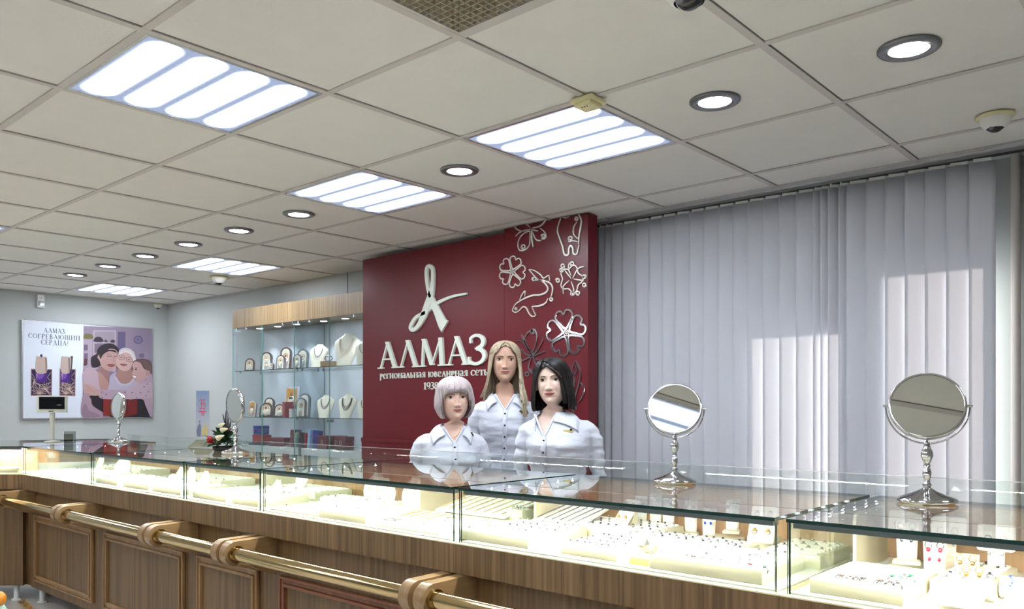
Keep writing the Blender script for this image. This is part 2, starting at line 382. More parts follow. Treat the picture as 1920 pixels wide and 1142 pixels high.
# back wall with two window openings behind the blinds
WY0, WY1 = YB, YB + .18
wins = [(-2.017, -1.497, .45, CZ + .43), (-1.347, -.875, .45, CZ + .69)]
mb = MB(); xs = [XL - .15, wins[0][0], wins[0][1], wins[1][0], wins[1][1], XR + .15]
for k in (0, 2, 4): mb.box((xs[k], WY0, -.1), (xs[k + 1], WY1, ZC + .15))
for x0, x1, z0, z1 in wins: mb.box((x0, WY0, -.1), (x1, WY1, z0)); mb.box((x0, WY0, z1), (x1, WY1, ZC + .15))
struct(mb.build('wall_back', M_WALL))
for n, (x0, x1, z0, z1) in enumerate(wins):
    w = MB(); fy0, fy1 = WY1 - .06, WY1 - .01; t = .022
    w.box((x0, fy0, z0), (x0 + t, fy1, z1)); w.box((x1 - t, fy0, z0), (x1, fy1, z1)); w.box((x0, fy0, z0), (x1, fy1, z0 + t)); w.box((x0, fy0, z1 - t), (x1, fy1, z1))
    o = struct(w.build('window_%d' % (n + 1), M_WFR))
    MB().glass((x0 + t, fy0 + .02, z0 + t), (x1 - t, fy0 + .026, z1 - t), 'y').build('pane', [M_GLASS, M_GEDGEL], o)
    MB().box((x0 + .02, WY0 - .02, z0 - .02), (x1 - .02, fy0, z0)).build('sill', M_WFR, o)
# dropped ceiling
i0, i1 = -9, 10; j0, j1 = -8, 5
YEDGE = 4.10
grille_cell = (2, 0)
mb = MB(); hb = .0165
LUM = [(0, 0), (1, 2), (-1, 2), (-5, 3), (-8, 3), (-5, 0), (5, 2), (3, -1), (0, -3), (-4, -3), (-8, -1), (4, -4), (-3, -6), (2, -6), (-7, -5)]
for i in range(i0, i1):
    for j in range(j0, j1):
        if (i, j) == grille_cell: continue
        x0, y0 = cell(i, j); x1, y1 = x0 + T, y0 + T
        lim = YEDGE if x0 > -2.9 else YB
        x0 = max(x0, XL); x1 = min(x1, XR); y0 = max(y0, YF); y1 = min(y1, lim)
        if x1 - x0 < .03 or y1 - y0 < .03: continue
        dz = random.uniform(-.0006, .0006)
        mb.box((x0 + hb, y0 + hb, ZC + .004 + dz), (x1 - hb, y1 - hb * .6, ZC + .016))
ceil = struct(mb.build('ceiling', [M_CEIL, M_GAP]))
bk = MB(); gx, gy = cell(*grille_cell); z = ZC + .12
bk.box((XL, YF, z), (XR, YB, z + .03))
o = bk.build('ceiling_void_shade', M_GAP, ceil)  # dark sheet over the boards, its colour gives the shadow lines in the gaps
gm = MB(); w = .0135
for i in range(i0, i1 + 1):
    x = GX + T * i
    if XL < x < XR: gm.box((x - w, YF, ZC - .0015), (x + w, YEDGE if x > -2.9 else YB, ZC + .003)); gm.box((x - .001, YF, ZC), (x + .001, YEDGE, ZC + .04))
for j in range(j0, j1 + 1):
    y = GY + T * j
    if YF < y < YB - .02: gm.box((XL, y - w, ZC - .001), (XR if y < YEDGE else -2.9, y + w, ZC + .003)); gm.box((XL, y - .001, ZC), (XR, y + .001, ZC + .04))
gm.build('ceiling_grid', M_GRID, ceil)
# wall angles around the edge
tr = MB(); tr.box((XL, YB - .022, ZC - .004), (-4.9, YB, ZC + .002)); tr.box((XL, YF, ZC - .004), (XL + .022, YB, ZC + .002)); struct(tr.build('trim_1', M_GRID))
tr = MB(); tr.box((-2.85, YEDGE - .012, ZC - .006), (XR, YEDGE + .012, ZC + .004)); tr.box((-2.85, YEDGE + .008, ZC - .016), (XR, YEDGE + .016, ZC + .09)); struct(tr.build('trim_2', M_SILV))
tr = MB(); tr.box((-4.0, YEDGE + .012, ZC - .002), (XR, YB, ZC + .02)); struct(tr.build('trim_3', M_WALL))
tr = MB(); tr.box((XL, YB - .015, 0), (XR, YB, .09)); struct(tr.build('baseboard_back', M_WOODL))
tr = MB(); tr.box((XL, YF, 0), (XL + .015, YB - .02, .09)); struct(tr.build('baseboard_left', M_WOODL))

# ------------------------------------------------------------------ square light panels
def panelmat():
    m = bpy.data.materials.new('lit_prismatic_diffuser'); m.use_nodes = True; nt = m.node_tree; L = nt.links
    nt.nodes.remove(nt.nodes['Principled BSDF'])
    tc = nt.nodes.new('ShaderNodeTexCoord'); sx = nt.nodes.new('ShaderNodeSeparateXYZ'); L.new(tc.outputs['Object'], sx.inputs[0])
    def mth(op, a, b=None, c=None):
        n = nt.nodes.new('ShaderNodeMath'); n.operation = op
        for k, v in enumerate((a, b, c)):
            if v is None: continue
            if isinstance(v, (int, float)): n.inputs[k].default_value = v
            else: L.new(v, n.inputs[k])
        return n.outputs[0]
    H = T - .05
    # four fluorescent tubes behind the prismatic sheet, lying along x
    v = mth('MULTIPLY', mth('ADD', sx.outputs[1], H / 2), 4 / H)
    fr = mth('ABSOLUTE', mth('SUBTRACT', mth('FRACT', v), 0.5))             # 0 on a tube axis, .5 between
    ex = mth('MULTIPLY', mth('MAXIMUM', mth('SUBTRACT', mth('ABSOLUTE', sx.outputs[0]), H * .385), 0), 4 / H)
    d = mth('SQRT', mth('ADD', mth('MULTIPLY', fr, fr), mth('MULTIPLY', mth('MULTIPLY', ex, ex), .9)))
    mr = nt.nodes.new('ShaderNodeMapRange'); mr.interpolation_type = 'SMOOTHSTEP'
    mr.inputs[1].default_value = .50; mr.inputs[2].default_value = .14; L.new(d, mr.inputs[0])
    ck = nt.nodes.new('ShaderNodeTexVoronoi'); ck.inputs['Scale'].default_value = 110; L.new(tc.outputs['Object'], ck.inputs['Vector'])
    gap = mth('MULTIPLY', mth('ADD', mth('MULTIPLY', ck.outputs[0], -.25), 1.08), TUBE_GAP * .78)
    st = mth('ADD', gap, mth('MULTIPLY', mth('POWER', mr.outputs[0], 2.2), TUBE_POWER))
    cm = nt.nodes.new('ShaderNodeMix'); cm.data_type = 'RGBA'; cm.inputs[6].default_value = lin((200, 216, 250)); cm.inputs[7].default_value = lin((240, 247, 255)); L.new(mr.outputs[0], cm.inputs[0])
    e = nt.nodes.new('ShaderNodeEmission'); L.new(cm.outputs[2], e.inputs[0]); L.new(st, e.inputs[1]); L.new(e.outputs[0], nt.nodes['Material Output'].inputs[0])
    return m
M_PANEL = panelmat()
h = T / 2
fr = MB(); q = h - .013; e = h - .026
for a, b in (((-q, -q, 0), (q, -e, .012)), ((-q, e, 0), (q, q, .012)), ((-q, -e, 0), (-e, e, .012)), ((e, -e, 0), (q, e, .012))): fr.box(a, b)
PL = []
plabel = {(0, 0): 'large square light panel at the upper left of the ceiling, nearest the camera', (1, 2): 'square light panel with the cream smoke detector at its corner', (-1, 2): 'square light panel on the ceiling left of the round downlight above the red wall',
  (-5, 3): 'square light panel next to the small white dome camera over the shelf unit', (-8, 3): 'farthest square light panel, near the left wall and poster', (-5, 0): 'square light panel cut off by the left edge of the photo'}
proto = None
for k, (i, j) in enumerate(LUM):
    x, y = cell(i, j); c = (x + h, y + h, ZC - .002)
    if proto is None:
        o = empty('ceiling_light_panel', c); fr.build('frame', M_SILV, o)
        MB().add([(-e, -e, .003), (-e, e, .003), (e, e, .003), (e, -e, .003)], [(0, 1, 2, 3)]).build('diffuser', M_PANEL, o); proto = o
    else: o = copy_tree(proto); o.location = c
    tag(o, plabel.get((i, j), 'square four tube light panel in the ceiling behind the camera'), 'ceiling light', 'square light panels in the ceiling')
# ------------------------------------------------------------------ round downlights
spots = [(2.5, 2.5), (3.5, 2.5), (.5, 2.5), (-1.5, 2.5), (-2.5, 2.5), (-3.5, 2.5), (-4.5, 2.5), (-5.5, 2.5), (-6.5, 2.5)]
snames = ['round downlight right of the smoke detector, smaller of the two on that side', 'largest round downlight, at the upper right of the ceiling', 'round downlight between the two light panels above the red wall', 'first round downlight left of the panel over the red wall',
          'second round downlight left of the panel over the red wall', 'third round downlight left of the panel over the red wall', 'fourth round downlight left of the panel over the red wall', 'fifth round downlight left of the panel, second from the far wall', 'farthest round downlight, closest to the poster wall']
M_SPOT = emitmat('downlight_glow', (255, 244, 240), SPOT_POWER)
proto = None
for k, (u, v) in enumerate(spots + [(6.5, 2.5), (7.5, 2.5), (4.5, -2.5), (2.5, -2.5), (.5, -1.5), (-2.5, -1.5)]):
    c = (GX + T * u, GY + T * v, ZC)
    if proto is None:
        o = empty('downlight', c); m = MB()
        m.lathe([(.060, .002), (.0635, -.006), (.072, -.010), (.088, -.008), (.093, -.003), (.0935, .003)], 40, cap=False).build('trim_ring', M_GREY, o)
        MB().lathe([(.064, -.0055), (.061, -.0065)], 40, cap=False).build('inner_ring', M_DARK, o)
        mm = MB(); mm.lathe([(.0, -.0035), (.0605, -.0035)], 40, cap=False); mm.build('lamp_lens', M_SPOT, o); proto = o
    else: o = copy_tree(proto); o.location = c
    tag(o, snames[k] if k < len(snames) else 'round recessed downlight in the ceiling out of view', 'downlight', 'round downlights in the ceiling')
# ------------------------------------------------------------------ egg-crate vent grille
g = empty('vent_grille', (gx + h, gy + h, ZC), 0, 'square egg-crate ventilation grille in the ceiling at the top edge', 'vent grille')
m = MB()
n = 26; s = 2 * (h - .02) / n
for k in range(n + 1):
    p = -(h - .02) + s * k
    m.box((p - .0009, -(h - .02), .0), (p + .0009, h - .02, .022)); m.box((-(h - .02), p - .0009, .0), (h - .02, p + .0009, .022))
m.build('lattice', mat('grille_metal', (190, 182, 160), .5), g)
m = MB()
for a, b in (((-q, -q, -.001), (q, -e, .014)), ((-q, e, -.001), (q, q, .014)), ((-q, -e, -.001), (-e, e, .014)), ((e, -e, -.001), (q, e, .014))): m.box(a, b)
m.build('frame', M_GRID, g)
MB().box((-q, -q, .045), (q, q, .075)).build('backing_plate', mat('duct_interior', (150, 136, 108), .8), g)
# ------------------------------------------------------------------ smoke detector, dome cameras, motion sensor
x, y = GX + 2 * T, GY + 2 * T
o = empty('smoke_detector', (x, y, ZC - .002), 0, 'cream square smoke detector at the corner of the light panel', 'smoke detector'); o.scale = (.72, .72, .8)
m = MB(); rbox(m, (-.068, -.068, -.022), (.068, .068, 0), .01); m.build('base', M_CREAM, o, bevel=.002)
m = MB(); m.box((-.052, -.052, -.042), (.052, .052, -.022)); m.build('housing', M_CREAM, o, bevel=.004)
for k in range(3): MB().lathe([(.0, 0), (.0035, 0), (.0035, .002), (0, .002)], 10, M=Matrix.Translation((-.016 + .016 * k, -.03, -.0445))).build('indicator_hole', M_DARK, o)
for k in range(4): MB().box((-.0692, -.04 + .02 * k, -.016), (-.068, -.028 + .02 * k, -.011)).build('vent_slot', M_DARK, o)
def dome(loc, s, label, rz=0):
    o = empty('dome_camera', loc, rz, label, 'security camera', 'white dome cameras')
    m = MB(); m.lathe([(.0, 0), (.108 * s, 0), (.110 * s, -.010 * s), (.100 * s, -.020 * s), (0, -.020 * s)], 36, M=Matrix.Scale(1.0, 4)); m.build('mounting_plate', M_CREAM, o)
    m = MB(); m.lathe([(.092 * s, -.020 * s), (.088 * s, -.045 * s), (.062 * s, -.075 * s), (.050 * s, -.082 * s)], 36, cap=False); m.build('housing', M_WHITE, o)
    m = MB(); m.sphere((0, 0, -.060 * s), (.050 * s, .050 * s, .046 * s), 24, 12); m.build('dome_lens', M_BLACK, o)
    m = MB(); m.sphere((-.012 * s, -.040 * s, -.082 * s), (.016 * s, .014 * s, .014 * s), 12, 8); m.build('camera_eye', M_GREY, o)
    for a in (30, 150, 270): MB().sphere((.086 * s * cos(R(a)), .086 * s * sin(R(a)), -.036 * s), .004 * s, 8, 5).build('screw', M_GREY, o)
    return o
p = onZ(1866, 216, ZC); dome((p.x, p.y, ZC - .002), .62, 'largest white dome camera, on the ceiling above the blinds at right')
p = onZ(410, 519, ZC); dome((p.x, p.y, ZC - .002), .68, 'white dome camera beside the far light panel over the wooden shelf unit')
p = onZ(297, 571, ZC); dome((p.x + .04, p.y - .03, ZC - .002), .55, 'small white dome camera in the far corner by the poster wall')
p = onZ(1292, -22, ZC - .03); dome((p.x, p.y, ZC - .002), .8, 'white dome camera cut off by the top edge of the photo')
p = onX(75, 565, XL)
o = empty('motion_sensor', (XL, p.y, p.z), R(90), 'small white motion sensor high on the poster wall', 'motion sensor')
m = MB(); rbox(m, (-.035, -.035, -.065), (.035, 0, .065), .01); m.build('housing', M_WHITE, o)
m = MB(); rbox(m, (-.026, -.042, -.045), (.026, -.033, .0), .006); m.build('lens', M_SILV, o)
m = MB(); m.sphere((0, -.037, .03), .005, 8, 6); m.build('indicator', M_GREY, o)

# ------------------------------------------------------------------ blinds
def blindmat():
    m = bpy.data.materials.new('blind_fabric'); m.use_nodes = True; nt = m.node_tree; L = nt.links
    nt.nodes.remove(nt.nodes['Principled BSDF'])
    tc = nt.nodes.new('ShaderNodeTexCoord'); mp = nt.nodes.new('ShaderNodeMapping'); mp.inputs['Scale'].default_value = (38, 38, 7); mp.inputs['Rotation'].default_value = (0, R(38), 0)
    L.new(tc.outputs['Object'], mp.inputs[0]); n = nt.nodes.new('ShaderNodeTexNoise'); n.inputs['Scale'].default_value = 1; n.inputs['Detail'].default_value = 3; L.new(mp.outputs[0], n.inputs['Vector'])
    bp = nt.nodes.new('ShaderNodeBump'); bp.inputs['Strength'].default_value = .3; bp.inputs['Distance'].default_value = .0015; L.new(n.outputs[0], bp.inputs['Height'])
    d = nt.nodes.new('ShaderNodeBsdfDiffuse'); d.inputs[0].default_value = lin((204, 206, 214)); L.new(bp.outputs[0], d.inputs['Normal'])
    t = nt.nodes.new('ShaderNodeBsdfTranslucent'); t.inputs[0].default_value = lin((212, 206, 206))
    ms = nt.nodes.new('ShaderNodeMixShader'); ms.inputs[0].default_value = .2
    L.new(d.outputs[0], ms.inputs[1]); L.new(t.outputs[0], ms.inputs[2]); L.new(ms.outputs[0], nt.nodes['Material Output'].inputs[0])
    return m
M_BLIND = blindmat()
YBL = 4.17
edges = [62, 84, 104, 140, 183, 230, 274, 318, 366, 413, 461, 512, 561, 613, 668, 724, 780, 805, 830, 865, 893, 957, 1022, 1088, 1155, 1225, 1303, 1380]
ex = [xY(1090 + e_ * .5604, YBL) for e_ in edges]
ZT = CZ + 1.098; ZBT = .32
bl = empty('vertical_blind', (ex[0], YBL, 0), 0, 'long white vertical fabric blind covering the window right of the red wall', 'vertical blind')
bx = bl.location.x
MB().box((ex[0] - .1 - bx, -.02, ZC - .02), (-.45 - bx, .02, ZC - .003)).box((ex[0] - .1 - bx, -.012, ZC - .024), (-.45 - bx, .012, ZC - .020), 1).build('headrail', [M_SILV, M_DARK], bl)
for k in range(len(ex) - 1):
    w = ex[k + 1] - ex[k]; ww = max(.05, min(.105, w + .014)); cx = (ex[k] + ex[k + 1]) / 2; tl = random.uniform(7, 13) if w > .06 else random.uniform(24, 40)
    rows = []; nz = 14; ph = random.uniform(0, 6)
    for a in range(nz + 1):
        zz = ZBT + (ZT - ZBT) * a / nz; r = []
        for b in range(7):
            u = -ww / 2 + ww * b / 6; bow = .0035 * cos(pi * b / 6 - pi / 2) + .0012 * sin(zz * 2 + ph)
            r.append((u * cos(R(tl)) , u * sin(R(tl)) - bow, zz))
        rows.append(r)
    m = MB(); m.grid(rows, 0, True)
    s = m.build('slat', M_BLIND, bl, (cx - bx, 0, 0))
    so = s.modifiers.new('thickness', 'SOLIDIFY'); so.thickness = .0007
    hm = MB(); hm.prism([(-ww * .34, -.004), (ww * .34, -.004), (ww * .34, .004), (-ww * .34, .004)], ZT - .001, ZT + .022, M=Matrix.Rotation(R(tl), 4, 'Z')); hm.box((-.004, -.003, ZT + .01), (.004, .003, ZC - .022))
    hm.build('hanger', M_WHITE, s, bevel=.002)
# heating pipe and the wall pier right of the blind
px = xY(1899, YB - .05)
m = MB(); m.lathe([(.02, 0), (.02, ZC)], 20, cap=False); o = m.build('heating_pipe', mat('painted_pipe', (196, 190, 186), .5), None, (px + .01, YB - .04, 0)); tag(o, 'pale vertical heating pipe at the right edge beyond the blind', 'pipe')
wallbox('wall_pier', (px + .07, YB - .16, 0), (px + .5, YB, ZC), mat('pier_shade_grey', (150, 146, 142), .9))  # greyer than the other walls: the pier's shading is put into its colour

# ------------------------------------------------------------------ burgundy sign wall
YP = 3.9
PX0, PX1 = -4.94, -2.84
sg = empty('sign_wall', ((PX0 + PX1) / 2, YP, 0), 0, 'tall burgundy sign wall with raised cream lettering and logo', 'sign wall'); ox = sg.location.x
xs_ = xY(945.5, YP)
MB().box((PX0 - ox, 0, 0), (xs_ - .001 - ox, .09, ZC - .03)).build('left_board', M_RED, sg)
MB().box((xs_ + .001 - ox, 0, 0), (PX1 - .02 - ox, .09, ZC - .005)).build('right_board', M_RED, sg)
MB().box((PX1 - .02 - ox, -.001, 0), (PX1 - ox, .092, ZC - .004)).build('edge_strip', M_RED, sg)
MB().box((PX0 - ox, -.012, 0), (PX1 - ox, .0, .96)).box((PX0 - ox, -.018, .93), (PX1 - ox, .0, .96)).build('dado_moulding', M_RED, sg)
def PP(px, py, Y=YP): p = onY(px, py, Y); return (p.x - ox, p.z)
def zR5(x, y): return PP(700 + x / 4.57, 490 + y / 4.57)
def zR4(x, y): return PP(940 + x / 5.44, 390 + y / 5.44)
def smooth_path(pts, n=6, closed=False):
    out = []; m = len(pts)
    for i in range(m if closed else m - 1):
        g = lambda k: Vector(pts[k % m]) if closed else Vector(pts[max(0, min(m - 1, k))])
        p0, p1, p2, p3 = g(i - 1), g(i), g(i + 1), g(i + 2)
        for k in range(n):
            t = k / n; out.append(.5 * ((2 * p1) + (p2 - p0) * t + (2 * p0 - 5 * p1 + 4 * p2 - p3) * t * t + (3 * p1 - p0 - 3 * p2 + p3) * t ** 3))
    if not closed: out.append(Vector(pts[-1]))
    return out
def ribbon(mb, pts, wd, depth=.012, y0=0.0, n=6, closed=False, mi=0):
    """pts in (x,z); a raised ribbon of width wd(t) standing proud of the board towards -y"""
    P = smooth_path(pts, n, closed); m = len(P); L_ = []; Rr = []
    for i, p in enumerate(P):
        t = (P[(i + 1) % m] - P[i - 1]) if closed else (P[min(i + 1, m - 1)] - P[max(i - 1, 0)])
        if t.length < 1e-9: t = Vector((1, 0))
        t.normalize(); nn = Vector((-t[1], t[0])); w = (wd(i / (m - 1)) if callable(wd) else wd) / 2
        L_.append((p[0] + nn[0] * w, p[1] + nn[1] * w)); Rr.append((p[0] - nn[0] * w, p[1] - nn[1] * w))
    rows = []
    for i in range(m):
        a, b = L_[i], Rr[i]; c = ((a[0] + b[0]) / 2, (a[1] + b[1]) / 2)
        rows.append([(a[0], y0, a[1]), (a[0], y0 - depth * .7, a[1]), (a[0] * .82 + c[0] * .18, y0 - depth, a[1] * .82 + c[1] * .18), (b[0] * .82 + c[0] * .18, y0 - depth, b[1] * .82 + c[1] * .18), (b[0], y0 - depth * .7, b[1]), (b[0], y0, b[1])])
    if closed: rows.append(rows[0])
    mb.grid(rows, mi, False)
    if not closed:
        for r in (rows[0], rows[-1]): mb.add(r, [(0, 1, 2, 3, 4, 5)], mi)
K5 = (PP(701, 600)[0] - PP(700, 600)[0]) / 4.57; K4 = (PP(1041, 500)[0] - PP(1040, 500)[0]) / 5.44
m = MB(); W5 = K5
ribbon(m, [zR5(*p) for p in [(462, 440), (380, 482), (334, 552), (336, 582), (368, 584), (412, 530), (452, 440), (486, 350), (508, 270), (520, 180), (521, 80), (505, 48), (483, 46), (468, 74), (469, 150), (482, 240), (505, 310)]], lambda t: W5 * (22 + 30 * exp(-((t - .42) / .10) ** 2)), .02)
ribbon(m, [zR5(*p) for p in [(490, 250), (510, 330), (560, 440), (600, 530), (624, 562)]], lambda t: W5 * (24 + 50 * t), .0185)
ribbon(m, [zR5(*p) for p in [(462, 435), (520, 385), (600, 338), (700, 300), (812, 279)]], lambda t: W5 * (26 - 16 * t), .017)
m.build('logo', M_LETTER, sg)
x0, zb = zR5(56, 915); x1, zb1 = zR5(985, 884)
cap = zR5(590, 650)[1] - zR5(590, 892)[1]
zb = (zb + zb1) / 2; word = 'АЛМАЗ'; xsc = (x1 - x0) / (text_width(word, .04) * cap)
xx = x0
for c in word:
    m = MB(); xn = text_mb(m, c, xx, zb, cap, xsc, .018, sp=.04); m.build('letter', M_LETTER, sg); xx = xn
m = MB(); a = zR5(62, 1000); b = zR5(985, 985); t_ = 'региональная ювелирная сеть'; hh = 40 * K5 * 1.0
hx = zR5(300, 955)[1] - zR5(300, 1000)[1]
text_mb(m, t_, a[0], (a[1] + b[1]) / 2, hx, (b[0] - a[0]) / (text_width(t_) * hx), .008)
m.build('subtitle_lettering', M_LETTER, sg)
m = MB(); a = zR5(437, 1098); b = zR5(560, 1095); hy = zR5(480, 1038)[1] - zR5(480, 1098)[1]
text_mb(m, '1938', a[0], a[1], hy, (b[0] - a[0]) / (text_width('1938') * hy), .008); m.build('date_lettering', M_LETTER, sg)
# chrome outline ornaments on the right board
def orn(name, strokes, label, w=11, depth=.008, mt=None):
    m = MB()
    for s in strokes:
        closed = s[0] == 'c'; ww = s[2] if len(s) > 2 else w
        ribbon(m, [zR4(*p) for p in s[1]], (lambda t, ww=ww: K4 * ww * (.55 + .6 * sin(pi * min(1, max(0, t))))) if not closed else K4 * ww, depth, 0, 5, closed)
    o = m.build(name, mt or M_CHROME, sg); tag(o, label); return o
def curl(cx, cy, r, a0, turns=1.3, d=1):
    return [(cx + (r * (1 - .62 * k / 14)) * cos(R(a0 + d * 360 * turns * k / 14)), cy + (r * (1 - .62 * k / 14)) * sin(R(a0 + d * 360 * turns * k / 14))) for k in range(15)]
def petal(cx, cy, r, a, w):        # heart-shaped petal outline from the centre out
    pts = []
    for (u, v) in [(.2, 0), (.45, .26), (.75, .46), (.98, .36), (1.02, .14), (.86, 0), (1.02, -.14), (.98, -.36), (.75, -.46), (.45, -.26)]:
        pts.append((cx + r * (u * cos(a) - v * w * sin(a)), cy + r * (u * sin(a) + v * w * cos(a)) * 1.18))
    return pts
def flower(cx, cy, r, a0, n=5, w=1.0): return [('c', petal(cx, cy, r, R(a0 + 360 * k / n), w)) for k in range(n)] + [('c', [(cx + r * .14 * cos(R(60 * k)), cy + r * .16 * sin(R(60 * k))) for k in range(6)], 7), ('c', [(cx + r * .06 * cos(R(90 * k)), cy + r * .07 * sin(R(90 * k))) for k in range(4)], 6)]
orn('flower_ornament', flower(118, 652, 128, -70), 'pale five-petal flower outline on the left of the ornament column', 12, mt=M_PALE)
orn('flower_ornament', flower(652, 1140 + 0, 0.1, 0)[:0] + [(a_, [((p[0]), (p[1])) for p in b_], *r_) for a_, b_, *r_ in flower(670, 1275, 190, -100)], 'large chrome five-petal flower outline above the black-haired woman', 17)
orn('butterfly_ornament', [('o', [(305, 215), (250, 235), (190, 230), (150, 205), (135, 185)]), ('o', [(300, 200), (260, 165), (235, 150)]), ('o', [(150, 290), (210, 240), (290, 222)]), ('o', [(295, 232), (220, 275), (180, 340), (178, 400), (200, 435), (250, 425), (290, 385), (300, 300), (296, 235)]),
    ('o', curl(232, 398, 26, 90)), ('o', [(312, 230), (318, 320), (332, 400)], 16), ('o', [(325, 150), (345, 140), (400, 130), (455, 125), (410, 180), (350, 200), (318, 208)]), ('o', [(400, 205), (445, 245), (462, 290), (440, 318), (415, 310)]), ('o', curl(432, 288, 22, 180)), ('o', [(318, 220), (350, 310), (390, 335), (415, 325)]), ('o', [(325, 225), (378, 235)])], 'pale butterfly outline at the top of the ornament column', mt=M_PALE)
orn('paw_ornament', [('o', [(615, 95), (590, 170), (580, 240), (605, 320), (632, 395), (640, 440), (655, 478), (690, 475), (695, 420), (712, 385), (735, 410), (742, 465), (775, 470), (790, 420), (800, 375)], 15), ('o', [(620, 90), (660, 100), (700, 85)]), ('o', [(790, 60), (820, 120), (815, 200), (800, 280), (795, 370)], 14), ('o', [(775, 145), (745, 200), (745, 270), (790, 315)]), ('o', curl(775, 112, 22, 60)), ('o', [(785, 345), (730, 335), (700, 345), (695, 325)]), ('o', curl(712, 312, 24, 130))], 'pale animal outline cut off at the top right of the board', mt=M_PALE)
orn('dolphin_ornament', [('o', [(120, 1040), (150, 985), (200, 948), (262, 915), (330, 892), (400, 886), (455, 866), (480, 830), (468, 790), (430, 752), (380, 738), (330, 748)], 15), ('o', [(288, 628), (340, 690), (385, 735), (440, 742), (500, 765), (528, 810), (524, 870), (505, 930)], 13), ('o', [(480, 925), (465, 962), (425, 990), (370, 1002), (318, 1006)], 15), ('o', [(318, 1010), (340, 1060), (356, 1096), (320, 1106), (286, 1070), (262, 1022), (225, 1010), (190, 1046), (150, 1066), (122, 1050), (120, 1035)]),
    ('o', [(195, 945), (212, 895), (248, 848), (246, 905)]), ('o', [(288, 628), (345, 640), (405, 680), (435, 716), (470, 700), (492, 692), (498, 745)]), ('o', curl(340, 728, 24, 170)), ('o', curl(514, 935, 20, 200)), ('o', curl(156, 1028, 12, 0))], 'pale leaping dolphin outline between the flowers', mt=M_PALE)
orn('floral_swirl_ornament', [('c', [(720 + 105 * cos(t_) * (1 + .16 * cos(5 * t_)), 725 + 125 * sin(t_) * (1 + .16 * cos(5 * t_))) for t_ in [2 * pi * k / 40 for k in range(40)]], 11)] + [('o', [(720, 720), (650, 630)]), ('o', [(735, 720), (790, 620), (850, 600)]), ('o', [(745, 725), (850, 745)]), ('o', [(720, 750), (745, 830), (730, 890)]), ('o', [(700, 740), (640, 800), (640, 880)]), ('o', [(700, 560), (692, 620), (720, 690)])] + [('o', curl(cx, cy, 24, a)) for cx, cy, a in ((635, 590, 0), (730, 570, 90), (620, 640, 180), (580, 740, 200), (850, 700, 300), (855, 785, 20), (790, 870, 60), (735, 875, 120))], 'pale swirling flower outline at the right edge of the board', 10, mt=M_PALE)
def zB(x, y): return (x, y)
def z1(x, y):   # photo pixels -> zoom-4 frame
    return ((x - 940) * 5.44, (y - 390) * 5.44)
orn('orchid_ornament', [('o', [z1(*p) for p in q_], 13) for q_ in (
    [(968, 640), (980, 640), (992, 655), (998, 668), (985, 662), (972, 652)], [(978, 628), (985, 640), (996, 660)], [(998, 665), (985, 640), (990, 625), (1003, 618), (1008, 632), (1004, 650), (998, 665)], [(1020, 635), (1010, 655), (998, 668), (1015, 662), (1024, 658)],
    [(998, 668), (992, 690), (1000, 700), (1008, 712)], [(1000, 668), (1008, 690), (1012, 705)], [(975, 680), (990, 672), (998, 668)], [(1005, 672), (1018, 680), (1026, 690), (1020, 700)])] + [('o', curl(*z1(1000, 622), 26, 0)), ('o', curl(*z1(1020, 692), 26, 90)), ('o', curl(*z1(989, 702), 26, 200))], 'dark chrome orchid outline between the blonde and black-haired women', 11)
orn('leaf_ornament', [('o', [z1(*p) for p in q_], 12) for q_ in (
    [(1081, 677), (1074, 690), (1076, 704), (1082, 694), (1080, 684)], [(1081, 677), (1089, 700), (1086, 720), (1080, 745), (1082, 768)], [(1075, 697), (1070, 715), (1076, 730), (1078, 712), (1074, 700)], [(1088, 716), (1096, 728), (1092, 745), (1084, 756)], [(1076, 730), (1074, 760), (1078, 775)])], 'slim chrome leaf outline at the lower right of the board', 11)
orn('scroll_ornament', [('o', [z1(*p) for p in q_], 12) for q_ in ([(708, 858), (702, 848), (706, 838), (714, 842), (712, 852)], [(714, 856), (718, 845), (712, 838)], [(716, 858), (724, 846), (731, 842), (733, 852), (728, 858)], [(714, 858), (722, 850)])], 'small chrome scroll low on the left of the burgundy wall', 10)
